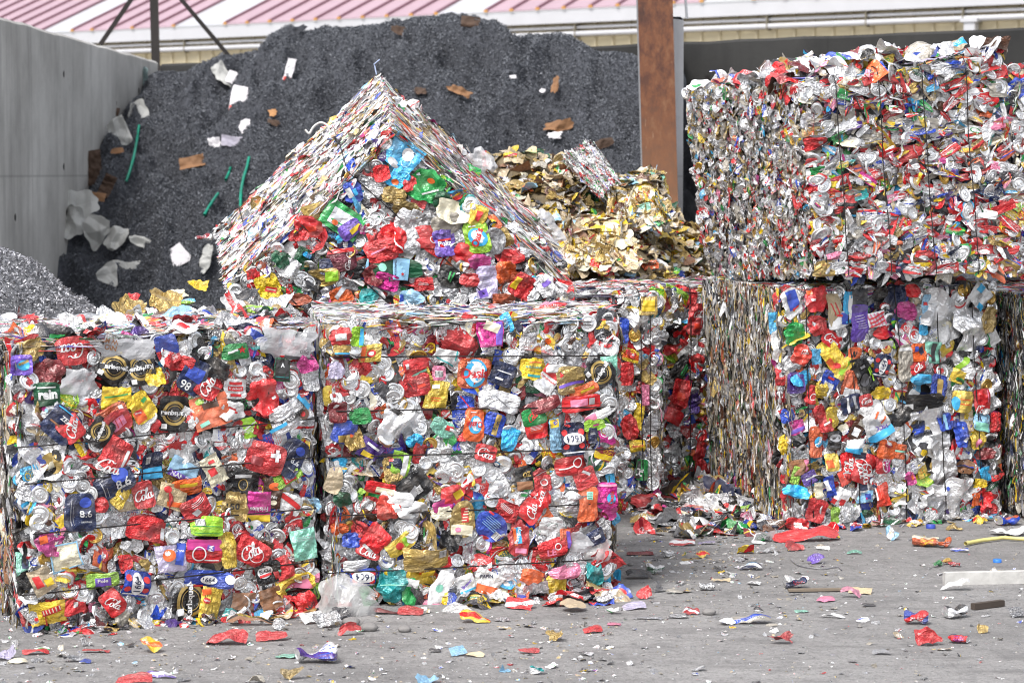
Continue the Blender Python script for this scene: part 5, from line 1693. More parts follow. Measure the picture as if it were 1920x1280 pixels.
    plain(993, 1080, 46, 28, -18, 'packet', 'orange', ()), plain(1040, 1095, 40, 40, 0, 'can', 'yellow', ()), plain(1055, 1070, 60, 24, 8, 'crumple', 'pink', ()), plain(1112, 1075, 34, 52, 5, 'crumple', 'teal', ()), plain(1125, 1045, 44, 36, 25, 'crumple', 'red', [('B', -0.2, -0.1, 0.4, 0.05, 0, 'white')]),
    plain(1085, 1015, 50, 34, -20, 'film', 'white', (), 'plastic_film', 'clear plastic film'), plain(1115, 1005, 40, 34, 20, 'can', 'navy', [('B', 0, 0, 0.4, 0.2, 0, 'white')]),
]
C_SPECS = [
    plain(752, 288, 70, 58, -40, 'packet', 'cyan', [('E', 0.1, 0.1, 0.18, 0.16, 0, 'silver'), ('O', 0.2, -0.05, 0.14, 0.02, 'sky'), ('E', -0.05, -0.3, 0.2, 0.1, 0, 'silver')], 'foil_pouch', 'large cyan foil bag at the peak'),
    plain(798, 348, 66, 62, -20, 'crumple', 'green', [('B', 0.15, -0.1, 0.5, 0.05, 35, 'white'), ('E', 0.1, 0.2, 0.1, 0.07, 0, 'orange')], 'foil_pouch', 'shiny green foil bag'), plain(832, 378, 40, 36, -30, 'crumple', 'dgreen', ()), plain(716, 325, 30, 28, 10, 'can', 'red', ()), plain(745, 335, 34, 40, -45, 'packet', 'cyan', [('E', 0, -0.2, 0.2, 0.16, 0, 'orange')]), plain(768, 345, 30, 24, 30, 'crumple', 'red', ()),
    plain(690, 350, 56, 40, -5, 'foil', 'silver', (), 'foil_sheet', FOILLAB), plain(662, 360, 34, 40, 10, 'can', 'blue', [('B', -0.2, 0, 0.3, 0.6, 15, 'white'), ('B', 0.1, 0, 0.2, 0.4, 15, 'cyan')]), plain(738, 365, 52, 30, -12, 'crumple', 'gold', (), 'foil_sheet'), plain(760, 392, 52, 34, -25, 'crumple', 'gold', (), 'foil_sheet'),
    plain(642, 412, 78, 54, -32, 'packet', 'green', [('B', 0, 0, 0.62, 0.42, 0, 'silver'), ('B', 0, -0.1, 0.5, 0.04, 0, 'green'), ('E', -0.12, -0.14, 0.08, 0.07, 0, 'orange')], 'foil_pouch', 'silver pouch edged in bright green'), plain(656, 430, 42, 30, 35, 'can', 'violet', [('B', 0.2, -0.1, 0.5, 0.26, 0, 'yellow')]),
    plain(770, 432, 66, 84, -20, 'blob', 'silver', (), 'foil_sheet', 'bent bare metal sheet'), plain(735, 448, 56, 52, -20, 'crumple', 'red', [('B', -0.1, 0.1, 0.4, 0.04, 0, 'fire')], 'crushed_can', 'torn bright red can'), plain(712, 470, 60, 44, 15, 'can', 'red', [('B', -0.1, 0, 0.5, 0.05, 10, 'pink')]), plain(795, 445, 46, 44, 0, 'can', 'red', [('O', 0.3, -0.15, 0.12, 0.03, 'white')]),
    plain(640, 488, 58, 44, 8, 'can', 'cola', [('S', 'Coca-Cola', 0.22, -0.02, 0.7, 75, 'white'), ('B', 0, 0.3, 0.9, 0.14, 0, 'red')], 'crushed_can', 'crushed dark maroon can with white script'), plain(577, 425, 50, 42, 8, 'crumple', 'red', [('B', 0.1, -0.1, 0.3, 0.2, 0, 'fire')]), plain(560, 440, 44, 26, 15, 'crumple', 'red', ()),
    plain(735, 502, 120, 44, -2, 'blob', 'dgreen', [('B', 0.15, 0.0, 0.27, 0.33, -4, 'sky'), ('T', 'S.PELLEGRINO', 0.06, 0.0, 0.27, 86, 'navy', 0.02), ('X', 0.18, -0.07, 0.035, 0, 'red'), ('E', -0.17, 0.02, 0.07, 0.06, 0, 'mint'), ('B', -0.44, 0.06, 0.09, 0.13, 0, 'sky')], 'plastic_bottle', 'flattened dark green bottle with pale blue label'),
    oasis(892, 445, 48, 60, 12, 60, 'lime'), plain(926, 450, 40, 52, 15, 'oval', 'grey', (), 'foil_sheet'), plain(893, 405, 36, 46, -20, 'crumple', 'yellow', [('B', 0, 0, 0.3, 0.5, 0, 'red')]), plain(795, 415, 46, 52, -15, 'foil', 'silver', [('E', 0.2, -0.3, 0.1, 0.1, 0, 'magenta'), ('E', 0.3, -0.22, 0.08, 0.08, 0, 'yellow')], 'foil_sheet'), plain(850, 395, 70, 44, -10, 'crumple', 'cream', (), 'foil_sheet', 'torn cream foil'), plain(835, 420, 60, 40, 20, 'blob', 'dirty', (), 'foil_sheet'),
    plain(832, 455, 42, 52, 10, 'can', 'violet', [('B', 0, 0.1, 0.6, 0.1, 0, 'red'), ('T', 'Poliz', 0, -0.05, 0.6, 0, 'white', 0.03)]), plain(872, 478, 46, 44, -25, 'can', 'red', [('B', 0.1, -0.35, 0.5, 0.2, 0, 'silver')], 'crushed_can', 'crushed red can showing bare metal'), plain(815, 465, 40, 26, -30, 'can', 'red', ()), plain(900, 490, 44, 28, 0, 'crumple', 'magenta', ()), plain(955, 480, 60, 26, 12, 'crumple', 'red', ()),
    plain(502, 538, 40, 54, 22, 'can', 'yellow', [('B', 0.05, -0.1, 0.5, 0.24, -38, 'red'), ('B', 0.05, -0.1, 0.4, 0.06, -38, 'cream')], 'crushed_can', 'crushed amber can with red label'), plain(540, 500, 50, 34, -25, 'crumple', 'silver', ()), plain(525, 485, 34, 30, -30, 'crumple', 'dgreen', ()), plain(605, 520, 60, 34, 4, 'crumple', 'gold', [('B', 0.25, 0, 0.4, 0.3, 0, 'lime')]), plain(620, 500, 44, 30, 0, 'can', 'navy', ()), plain(560, 560, 44, 24, 0, 'oval', 'rust', ()), plain(640, 555, 44, 36, 20, 'can', 'orange', [('B', 0.1, 0.2, 0.8, 0.2, 30, 'silver')]),
    plain(690, 555, 36, 34, 0, 'crumple', 'teal', ()), plain(700, 515, 40, 40, -25, 'crumple', 'darkred', ()), plain(725, 528, 46, 30, -15, 'can', 'magenta', ()), plain(770, 555, 48, 32, 6, 'blob', 'sky', [('B', -0.4, 0, 0.16, 0.3, 0, 'blue')], 'plastic_bottle', 'flattened clear bluish bottle'), plain(845, 520, 50, 40, -25, 'can', 'black', [('L', [(-0.1, 0.2), (-0.05, -0.15)], 0.05, 'green'), ('L', [(0.03, 0.22), (0.05, -0.2)], 0.05, 'green')]), plain(878, 525, 40, 26, -8, 'crumple', 'red', ()), plain(795, 533, 36, 26, 8, 'can', 'red', lines(0, 0.1, 0.5, 3)),
    plain(910, 528, 40, 62, 2, 'can', 'lilac', [('B', -0.2, -0.5, 0.4, 0.4, 15, 'violet')] + lines(0, 0.4, 0.6, 6, 0, 'grey', 0.08), 'crushed_can', 'flattened lilac can'), plain(945, 510, 50, 40, 20, 'crumple', 'orange', ()), plain(978, 535, 44, 46, -25, 'can', 'red', [('B', -0.3, 0, 0.3, 0.6, 0, 'yellow'), ('O', 0.1, 0, 0.14, 0.03, 'fire')], 'crushed_can', 'red can with yellow side'), plain(1020, 535, 40, 40, 30, 'blob', 'silver', [('B', 0.1, 0.1, 0.5, 0.2, 0, 'violet')]), plain(940, 558, 46, 20, 0, 'crumple', 'rust', ()), plain(985, 480, 60, 28, -20, 'foil', 'silver', (), 'foil_sheet'),
]
D_SPECS = [
    plain(1770, 590, 110, 100, -10, 'foil', 'silver', (), 'foil_sheet', FOILLAB), plain(1820, 605, 70, 100, 5, 'foil', 'silver', (), 'foil_sheet', FOILLAB), plain(1798, 672, 90, 66, -20, 'foil', 'silver', [('B', 0.2, 0, 0.1, 0.4, -30, 'lime')], 'foil_sheet', FOILLAB), plain(1850, 600, 36, 52, -22, 'crumple', 'gold', (), 'foil_sheet', 'gold foil with red edge'), plain(1848, 745, 54, 60, 0, 'foil', 'silver', (), 'foil_sheet'),
    plain(1742, 810, 84, 110, 15, 'foil', 'silver', (), 'foil_sheet', FOILLAB), plain(1765, 875, 56, 90, -8, 'foil', 'silver', (), 'foil_sheet', FOILLAB), plain(1775, 935, 100, 78, 0, 'foil', 'silver', [('B', -0.22, -0.12, 0.2, 0.05, 5, 'sky'), ('E', -0.1, 0.24, 0.04, 0.04, 0, 'blue')], 'foil_sheet', FOILLAB), plain(1715, 920, 70, 70, 0, 'foil', 'silver', (), 'foil_sheet'),
    plain(1480, 568, 42, 54, 22, 'can', 'white', [('B', 0.05, 0.15, 0.62, 0.8, 0, 'blue'), ('B', 0.1, -0.25, 0.4, 0.12, 0, 'red')], 'crushed_can', 'crushed white and blue can'), plain(1527, 562, 54, 50, 12, 'crumple', 'red', [('B', -0.25, 0.05, 0.14, 0.1, 0, 'white'), ('B', -0.3, 0.35, 0.2, 0.15, 0, 'orange')]), plain(1562, 580, 28, 60, 8, 'packet', 'beige', [('B', -0.1, 0, 0.08, 1.0, 25, 'red'), ('B', 0.2, 0, 0.08, 1.0, 25, 'red')]), plain(1586, 575, 18, 60, -3, 'packet', 'cyan', [('B', 0.3, 0, 0.5, 2.6, 0, 'white')]), plain(1610, 560, 36, 34, 0, 'packet', 'dgrey', ()),
    plain(1456, 605, 22, 40, 5, 'packet', 'cyan', ()), plain(1486, 626, 42, 44, 0, 'crumple', 'green', (), 'crushed_can', 'crumpled shiny green can'), plain(1530, 610, 40, 36, -5, 'crumple', 'red', ()), plain(1608, 605, 38, 68, 6, 'can', 'violet', [('B', 0, 0.7, 0.9, 0.3, 0, 'purple')] + lines(0, 0.4, 0.6, 6, 5, 'lilac', 0.12), 'crushed_can', 'flattened tall violet can'), plain(1572, 600, 46, 30, 15, 'can', 'white', [('B', 0.2, 0, 0.3, 0.5, -20, 'blue'), ('B', 0.0, 0.2, 0.3, 0.1, -20, 'red')]),
    plain(1640, 598, 38, 28, 8, 'packet', 'white', [('B', -0.4 + 0.2 * i, 0, 0.09, 0.66, 15, 'pink') for i in range(5)] + [('B', 0, -0.24 + 0.2 * i, 0.9, 0.08, 15, 'red') for i in range(3)], 'foil_pouch', 'red and white checked packet'), plain(1650, 560, 30, 48, 0, 'crumple', 'black', ()), plain(1676, 560, 40, 50, 0, 'crumple', 'navy', ()), plain(1648, 622, 36, 26, 8, 'crumple', 'red', ()), plain(1697, 582, 46, 36, -15, 'crumple', 'magenta', (), 'foil_pouch'), plain(1738, 572, 30, 40, 0, 'can', 'sky', [('B', -0.2, 0.1, 0.3, 0.2, 0, 'red')]), plain(1710, 545, 34, 26, 0, 'crumple', 'red', ()), plain(1728, 610, 20, 36, 0, 'can', 'cyan', [('B', 0, 0.4, 0.9, 0.6, 0, 'white')]),
    plain(1832, 556, 50, 40, -40, 'packet', 'white', [('B', -0.2, 0.22, 0.36, 0.3, 0, 'cyan'), ('E', 0.0, 0.0, 0.12, 0.12, 0, 'silver'), ('B', 0.3, -0.28, 0.3, 0.2, 0, 'cyan')], 'foil_pouch', 'white and cyan packet on the top right corner'),
    plain(1560, 637, 46, 34, -35, 'can', 'red', [('S', 'Coca', 0, 0.02, 0.8, 0, 'white')], 'crushed_can', 'red can with white script'), plain(1498, 664, 38, 40, -20, 'crumple', 'fire', [('S', 'Cola', 0.1, 0.2, 0.4, 20, 'white')]), plain(1460, 650, 26, 60, 5, 'blob', 'white', (), 'foil_sheet'), plain(1558, 668, 38, 66, 35, 'can', 'yellow', [('B', -0.3, -0.3, 0.3, 0.6, 10, 'orange'), ('E', -0.1, -0.5, 0.2, 0.14, -30, 'red')], 'crushed_can', 'flattened yellow can'), plain(1580, 690, 24, 50, -35, 'can', 'yellow', [('B', 0, 0, 0.4, 1.2, 0, 'lime')]), plain(1528, 668, 20, 30, 5, 'packet', 'cyan', ()),
    plain(1598, 664, 28, 26, 0, 'can', 'orange', [('L', [(-0.3, 0.1), (-0.2, -0.2), (-0.1, 0.2), (0, -0.2), (0.1, 0.2)], 0.06, 'black'), ('B', 0, -0.4, 1, 0.2, 0, 'black')]), plain(1618, 705, 42, 66, 25, 'can', 'black', [('L', [(0.38, 0.35), (0.36, 0.0), (0.3, -0.4)], 0.06, 'lime'), ('L', [(0.28, 0.3), (0.26, -0.1)], 0.05, 'lime'), ('B', 0, 0.5, 0.3, 0.12, 0, 'grey'), ('E', -0.15, -0.1, 0.26, 0.3, 0, 'dgrey')], 'crushed_can', 'crushed black can with green claw mark'), k1664(1647, 685, 36, 44, -10, 80),
    plain(1690, 680, 30, 70, 3, 'can', 'dirty', [('B', 0, 0.9, 0.9, 0.2, 0, 'white')]), plain(1716, 660, 34, 36, 0, 'can', 'orange', [('B', 0.1, 0.1, 0.3, 0.4, 30, 'navy'), ('B', -0.2, 0.2, 0.2, 0.3, 0, 'blue')]), plain(1745, 660, 34, 40, 0, 'packet', 'mint', [('B', 0.05, 0, 0.3, 1.0, 0, 'dgrey')]), plain(1713, 688, 34, 22, 15, 'can', 'red', [('S', 'Cola', 0, 0.02, 0.6, 15, 'white')]), plain(1720, 710, 46, 20, 0, 'crumple', 'cyan', ()), plain(1792, 705, 30, 24, -20, 'packet', 'yellow', ()), plain(1755, 725, 34, 44, -10, 'can', 'blue', [('B', 0, 0, 0.3, 0.8, 0, 'gold')]),
    plain(1500, 710, 40, 26, 20, 'crumple', 'cyan', ()), plain(1490, 718, 36, 40, 0, 'can', 'purple', ()), plain(1466, 705, 26, 36, 0, 'can', 'red', [('B', 0, 0.1, 0.5, 0.3, 0, 'silver')]), plain(1520, 740, 28, 36, -20, 'can', 'red', [('O', 0.1, -0.1, 0.25, 0.06, 'white')]), plain(1535, 730, 28, 34, 0, 'crumple', 'yellow', ()), plain(1550, 715, 40, 40, -30, 'can', 'blue', [('B', 0, -0.2, 0.6, 0.4, 0, 'silver'), ('B', 0, 0.2, 0.4, 0.1, 0, 'red')]), plain(1592, 720, 40, 50, -20, 'can', 'orange', [('B', 0.1, -0.4, 0.8, 0.4, 0, 'silver')]),
    plain(1590, 755, 44, 36, 10, 'can', 'navy', [('B', -0.2, 0, 0.12, 0.7, 0, 'white'), ('B', 0.2, 0, 0.16, 0.6, 0, 'grey')]), plain(1615, 750, 28, 24, 8, 'can', 'red', [('S', 'Coca', 0, 0, 0.75, 10, 'white')]), plain(1645, 735, 36, 26, 0, 'crumple', 'yellow', ()), plain(1715, 755, 110, 36, 8, 'crumple', 'black', [('B', -0.1, -0.06, 0.2, 0.1, 0, 'white')], 'foil_pouch', 'torn black plastic wrapper'), plain(1680, 775, 50, 44, -40, 'crumple', 'black', ()),
    plain(1800, 752, 44, 42, -3, 'can', 'yellow', [('E', -0.35, -0.1, 0.2, 0.3, 0, 'cyan'), ('B', 0.1, 0.1, 0.5, 0.05, 0, 'orange'), ('B', 0.1, -0.1, 0.5, 0.05, 0, 'orange')], 'crushed_can', 'flattened yellow and blue can'), plain(1838, 750, 34, 46, 6, 'can', 'red', [('S', 'Coca', -0.05, -0.48, 0.85, 0, 'white'), ('B', 0.35, 0.2, 0.05, 0.7, 0, 'pink')], 'crushed_can', 'flattened bright red can with white script'), plain(1838, 790, 38, 36, -20, 'can', 'sky', [('B', 0, -0.25, 0.8, 0.4, 0, 'mint'), ('B', -0.2, 0.2, 0.08, 0.4, 30, 'navy')]), plain(1865, 790, 22, 40, 0, 'can', 'red', ()),
    plain(1800, 815, 34, 44, 0, 'crumple', 'blue', [('B', 0.3, -0.2, 0.3, 0.2, 60, 'white')], 'foil_pouch', 'bright blue crumpled foil'), plain(1768, 790, 30, 34, 10, 'can', 'blue', [('B', 0, 0, 0.2, 1, 0, 'sky')]), plain(1830, 825, 36, 34, 10, 'crumple', 'yellow', [('B', 0.0, -0.1, 0.4, 0.3, 30, 'pink')]), plain(1845, 850, 44, 22, 5, 'crumple', 'darkred', ()), plain(1806, 875, 40, 26, -12, 'crumple', 'kraft', (), 'foil_pouch'), plain(1812, 888, 26, 20, 0, 'crumple', 'black', ()), plain(1845, 888, 26, 26, 8, 'packet', 'cyan', ()), plain(1836, 905, 26, 18, 0, 'packet', 'yellow', ()),
    plain(1528, 828, 30, 58, 0, 'can', 'orange', [('E', 0.15, 0, 0.3, 0.36, 0, 'cyan'), ('T', 'Oasis', 0.15, 0, 0.8, 65, 'white', 0.04)], 'crushed_can', 'flattened orange can with blue oval'), plain(1560, 825, 28, 38, 0, 'can', 'black', [('E', 0, 0.2, 0.4, 0.26, 0, 'grey'), ('T', 'zero', 0, 0.2, 0.5, 10, 'black', 0.02), ('B', 0, -0.4, 0.7, 0.08, 0, 'dgrey')]), plain(1600, 800, 26, 50, -30, 'packet', 'brown', [('B', 0, -0.4, 0.5, 0.6, 0, 'white'), ('B', 0.1, 0.4, 0.6, 0.5, 0, 'dirty')], 'foil_pouch', 'dark brown packet with white square'),
    plain(1632, 788, 54, 74, 26, 'packet', 'white', [('B', 0, -0.52, 1, 0.3, 0, 'cyan'), ('T', 'VICO', 0.1, -0.28, 0.5, 165, 'violet', 0.03), ('B', 0.1, 0.2, 0.3, 0.07, 30, 'orange'), ('E', -0.22, -0.2, 0.14, 0.16, 0, 'silver'), ('B', 0.25, -0.05, 0.3, 0.07, 30, 'orange')], 'foil_pouch', 'white and blue snack bag with violet lettering'), plain(1595, 835, 38, 26, -4, 'packet', 'white', [('B', 0, -0.2, 1, 0.3, 0, 'cyan')]), plain(1605, 850, 30, 12, -10, 'packet', 'navy', ()),
    plain(1655, 842, 40, 30, -10, 'can', 'orange', (), 'crushed_can', 'dented plain orange can'), plain(1680, 845, 30, 26, -10, 'can', 'orange', [('B', 0, 0, 0.8, 0.1, 0, 'mint')]), plain(1556, 865, 30, 34, 5, 'can', 'yellow', [('B', -0.2, -0.1, 0.5, 0.5, 0, 'orange')]), cola(1585, 872, 28, 52, 5, 85, 'Cola', 1.1), plain(1612, 875, 46, 58, -15, 'can', 'red', [('S', 'Coca', -0.1, 0.0, 0.9, -60, 'white'), ('S', 'Cola', 0.25, -0.15, 0.85, -60, 'white')], 'crushed_can', 'flattened red can with large white script'), plain(1650, 868, 36, 36, 0, 'can', 'red', [('B', 0.25, 0, 0.4, 0.9, 5, 'magenta'), ('S', 'Cola', 0.1, 0, 0.8, 75, 'white')], 'crushed_can', 'red and magenta can with white script'),
    plain(1545, 790, 30, 36, 10, 'can', 'red', [('B', 0, -0.1, 0.4, 0.1, 20, 'white')]), plain(1532, 770, 30, 26, 0, 'crumple', 'red', ()), plain(1555, 780, 24, 40, 10, 'can', 'yellow', ()), plain(1495, 800, 32, 26, 20, 'can', 'magenta', [('B', 0, -0.2, 0.9, 0.2, 0, 'violet')]), plain(1478, 780, 26, 28, 0, 'can', 'blue', ()), plain(1475, 835, 26, 40, 10, 'crumple', 'yellow', ()), plain(1495, 875, 44, 32, 8, 'can', 'kraft', [('B', 0.4, 0, 0.2, 0.6, 0, 'pink')]), plain(1490, 890, 18, 34, -20, 'packet', 'lime', ()),
    plain(1488, 920, 54, 24, -15, 'crumple', 'cyan', ()), plain(1530, 918, 20, 30, 0, 'packet', 'cream', ()), plain(1515, 895, 34, 26, 25, 'can', 'violet', [('B', 0, 0, 0.6, 0.1, 0, 'white')]), plain(1580, 892, 30, 28, 25, 'packet', 'fire', [('B', 0.1, 0.1, 0.36, 0.3, 0, 'white')]), plain(1573, 930, 32, 34, -25, 'packet', 'white', [('B', 0.2, -0.3, 0.4, 0.4, 0, 'red'), ('B', -0.4, -0.4, 0.3, 0.3, 0, 'red')]), plain(1615, 910, 24, 24, 10, 'packet', 'white', [('B', 0, 0, 0.7, 0.6, 0, 'navy')]), plain(1652, 925, 30, 46, 10, 'packet', 'fire', [('B', -0.45, 0.2, 0.1, 1.0, 0, 'white')], 'foil_pouch', 'bright orange red packet'), plain(1618, 930, 40, 26, 0, 'packet', 'sky', [('B', 0.2, 0, 0.3, 0.3, 0, 'blue'), ('E', 0.1, -0.1, 0.06, 0.06, 0, 'magenta')]), plain(1552, 910, 20, 40, 15, 'packet', 'blue', [('B', -0.3, 0.2, 0.5, 1, 0, 'white')]),
    plain(1485, 960, 40, 36, 0, 'foil', 'silver', (), 'foil_sheet'), plain(1525, 955, 42, 46, -15, 'can', 'red', (), 'crushed_can', 'plain bright red crushed can at the foot'), plain(1490, 980, 50, 24, -10, 'crumple', 'red', [('B', 0, 0, 0.3, 0.1, 0, 'white')]), plain(1578, 960, 34, 34, 0, 'can', 'silver', lines(0, 0.3, 0.7, 5, 80, 'grey', 0.1)), plain(1560, 965, 18, 34, 0, 'can', 'lime', ()), plain(1620, 962, 36, 16, -5, 'crumple', 'dgreen', ()), plain(1700, 895, 26, 26, 20, 'crumple', 'magenta', [('B', 0.2, 0, 0.3, 0.3, 0, 'orange')]), plain(1840, 930, 40, 34, -20, 'crumple', 'red', ()), plain(1850, 955, 40, 26, -10, 'crumple', 'red', ()), plain(1826, 935, 16, 24, 0, 'packet', 'orange', ()),
]
F_SPECS = [plain(1195, 835, 30, 22, 5, 'can', 'yellow', [('T', 'Amora', 0, 0, 0.7, 0, 'red', 0.02)]), plain(1203, 880, 24, 40, -5, 'can', 'green', [('B', -0.3, 0, 0.3, 1.4, 0, 'black'), ('T', 'HI', -0.2, -0.2, 0.6, 80, 'white', 0.05)]), plain(1180, 800, 34, 50, 0, 'crumple', 'red', ()), plain(1172, 700, 30, 44, 0, 'can', 'red', ()), plain(1200, 600, 44, 44, 10, 'foil', 'silver', (), 'foil_sheet'), plain(1212, 572, 34, 34, 0, 'packet', 'gold', [('B', 0, 0, 0.7, 0.6, 0, 'yellow')]), plain(1205, 940, 50, 30, 0, 'crumple', 'red', ()), plain(1198, 780, 20, 50, -10, 'packet', 'yellow', ()), plain(1165, 620, 24, 50, 0, 'can', 'blue', ()), plain(1210, 740, 16, 40, 0, 'packet', 'pink', ())]
G_SPECS = [plain(1302, 598, 34, 62, -6, 'can', 'red', [('S', 'Cola', 0.1, 0.3, 0.7, 5, 'white'), ('B', 0.1, -0.4, 0.4, 0.3, 0, 'fire')], 'crushed_can', 'red can with white script'), plain(1262, 625, 46, 40, 10, 'crumple', 'black', ()), plain(1275, 690, 30, 50, -35, 'can', 'black', [('L', [(0.2, 0.4), (0.2, -0.4)], 0.07, 'green'), ('L', [(0.35, 0.3), (0.35, -0.5)], 0.06, 'green')], 'crushed_can', 'black can with green claw mark'), plain(1275, 735, 34, 54, -15, 'can', 'red', [('B', 0, -0.2, 0.4, 0.4, 0, 'fire')]), plain(1302, 680, 28, 36, 10, 'crumple', 'red', ()), plain(1260, 780, 44, 28, -25, 'can', 'red', ()), plain(1300, 755, 26, 40, 0, 'crumple', 'purple', ()), plain(1308, 845, 22, 40, -20, 'can', 'red', ()), karl(1288, 905, 32, 46, 0, 0), plain(1312, 880, 30, 40, 25, 'crumple', 'red', ()), plain(1252, 655, 40, 20, 8, 'crumple', 'red', ()), plain(1300, 565, 40, 36, 0, 'foil', 'silver', (), 'foil_sheet'), plain(1268, 805, 34, 40, 0, 'foil', 'silver', (), 'foil_sheet')]


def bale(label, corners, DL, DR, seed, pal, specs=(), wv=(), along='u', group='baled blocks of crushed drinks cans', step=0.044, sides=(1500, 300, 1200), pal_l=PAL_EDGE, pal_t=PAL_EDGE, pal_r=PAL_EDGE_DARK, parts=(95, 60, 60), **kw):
    rg = np.random.default_rng(seed)
    TL, TR, BR, BL = corners
    bb = Bale(TL, TR, BR, BL, DL, DR, kw.pop('DTL', None), kw.pop('DTR', None))
    base = bb.p(0.5, 0, 0.5)
    base[2] = min(bb.p(u, v, w_)[2] for u in (0, 1) for v in (0, 1) for w_ in (0, 1))
    root = new_bale(label, base, group)
    wrap = kw.pop('wrap', 0.9)
    wmat = kw.pop('wmat', None)
    core(bb, root)
    bt = Batch()
    hs_ = hero_list(bb, specs, rg)
    cand = []
    nh = sum(1 for h in hs_ if h[7] == 'crushed_can')
    fill_front(bb, rg, 'front', bt, cand, pal, step, hs_, **kw)
    finish_args = (max(0, parts[0] - nh), parts[1], parts[2])
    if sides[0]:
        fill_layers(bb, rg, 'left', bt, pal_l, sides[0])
    if sides[1]:
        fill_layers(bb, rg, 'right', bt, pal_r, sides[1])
    if sides[2]:
        fill_layers(bb, rg, 'top', bt, pal_t, sides[2], (0.06, 0.24), (0.006, 0.014))
    build_heroes(root, hs_, rg)
    wires(bb, root, rg, wv, along, wrap, mat=wmat)
    return bb, root, rg, bt, cand, finish_args


def close(t):
    finish(t[1], t[2], t[4], t[3], *t[5])


V3 = lambda *a: np.array(a, float)
# left front bale
cor = vert_face((45, 1188), (590, 1146), 640, 612, 22, 589)
tA = bale('large front bale at far left, standing on the ground with level wires', cor, V3(-0.36, 0.98, 0), V3(-0.2, 1.0, 0), 11, PAL, A_SPECS,
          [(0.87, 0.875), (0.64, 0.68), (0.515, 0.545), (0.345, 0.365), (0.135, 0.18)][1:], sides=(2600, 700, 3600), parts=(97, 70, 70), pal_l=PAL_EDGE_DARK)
# flat loose pieces lying on its top
rg = tA[2]
for i in range(120):
    u_, w_ = rg.uniform(0, 1), rg.uniform(0.0, 1.0)
    P = tA[0].p(u_, 1, w_) + V3(0, 0, rg.uniform(0.0, 0.02))
    put(tA[3], (FLATS + BLOBS)[rg.integers(40)], P, frame(rgt, V3(rg.normal(0, .2), -0.15 + rg.normal(0, .15), 1), rg.uniform(0, 6.3)), rg.uniform(0.05, 0.11), livery(rg, pick(rg, PAL)), rg.random())
close(tA)
# centre front bale
cor = vert_face((614, 1140), (1150, 1112), 604, 592, 606, 1156)
tB = bale('front bale in the middle with level wires, below the tilted bale', cor, V3(-0.11, 0.93, 0), V3(0.0, 0.9, 0), 12, PAL_SILV if False else PAL, B_SPECS,
          [(0.88, 0.858), (0.692, 0.675), (0.53, 0.525), (0.325, 0.33), (0.125, 0.13)], sides=(2400, 1000, 3400), parts=(97, 70, 70))
close(tB)
# tilted bale resting on the heap behind
Aa, Rr, Ll, Bb = at(740, 236, 10.0), at(1082, 556, 10.12), at(424, 546, 9.88), at(766, 866, 10.0)
bk = at(715, 140, 10.95) - Aa
tC = bale('bale tilted on its edge like a gabled roof, lying behind the two front bales', (Aa, Rr, Bb, Ll), at(398, 432, 10.85) - Ll, bk * 1.0, 13, PAL, C_SPECS,
          [(0.72, 0.74), (0.42, 0.44), (0.16, 0.17)], sides=(5200, 0, 5200), parts=(97, 60, 60), DTL=bk, DTR=at(1030, 436, 11.0) - Rr, wrap=0.98, wmat=None,
          pal_t=dict(PAL_EDGE, grey=22, tan=12, black=16, dirty=12, red=13, white=22))
rg = tC[2]
for i in range(150):                                            # looser scraps on the sloping sides
    f = 'left' if rg.random() < 0.5 else 'top'
    a, c = rg.uniform(0.05, 0.98, 2)
    t_, q_, n_ = tC[0].normal(f, a, c)
    put(tC[3], (BLOBS + SCRAPS)[rg.integers(50)], tC[0].pos(f, a, c) + n_ * rg.uniform(0, 0.02), frame(t_, n_, rg.uniform(0, 6.3), (rg.normal(0, .3), rg.normal(0, .3))), rg.uniform(0.03, 0.07), livery(rg, pick(rg, PAL_EDGE)), rg.random())
close(tC)
# right lower bale
cor = vert_face((1472, 992), (1880, 968), 540, 528, 1458, 1868)
tD = bale('lower right bale with upright wires and a layered left side', cor, V3(-0.23, 1.05, 0), V3(-0.2, 1.05, 0), 14, dict(PAL, silver=38), D_SPECS,
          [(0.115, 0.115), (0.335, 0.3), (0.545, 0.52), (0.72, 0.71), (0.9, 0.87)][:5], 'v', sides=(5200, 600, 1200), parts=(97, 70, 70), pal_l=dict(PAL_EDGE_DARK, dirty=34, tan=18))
close(tD)
# far right bale beside it
cor = vert_face((1962, 985), (2330, 962), 556, 548, 1960, 2330)
tE = bale('bale at the right edge of the picture, its shaded layered side facing the gap', cor, V3(-0.3, 1.15, 0), V3(-0.25, 1.1, 0), 15, PAL, (), [0.3, 0.7], 'v', sides=(3600, 0, 2400), parts=(20, 10, 10), step=0.075, pal_t=PAL, pal_l=dict(black=30, dgrey=22, brown=10, grey=5, dirty=5, darkred=4, dgreen=3, navy=4))  # near-black left palette paints the shade of the narrow gap into the scrap
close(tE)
# two bales in the middle distance
cor = vert_face((1064, 966), (1238, 960), 548, 546, 1064, 1240)
tF = bale('narrow bale behind the middle front bale, two upright wires, nearer of two', cor, V3(-0.05, 1.0, 0), V3(0.0, 0.95, 0), 16, dict(PAL, red=34), F_SPECS, [(0.82, 0.75), (0.9, 0.86)], 'v', sides=(300, 1200, 1600), parts=(40, 25, 25))
close(tF)
cor = vert_face((1234, 926), (1420, 916), 540, 538, 1236, 1420)
tG = bale('recessed bale seen between the narrow bale and the lower right bale, mostly red cans', cor, V3(-0.05, 0.95, 0), V3(0.0, 0.95, 0), 17, dict(PAL, red=40), G_SPECS, [(0.3, 0.3)], 'v', sides=(300, 300, 1600), parts=(50, 30, 30))
close(tG)
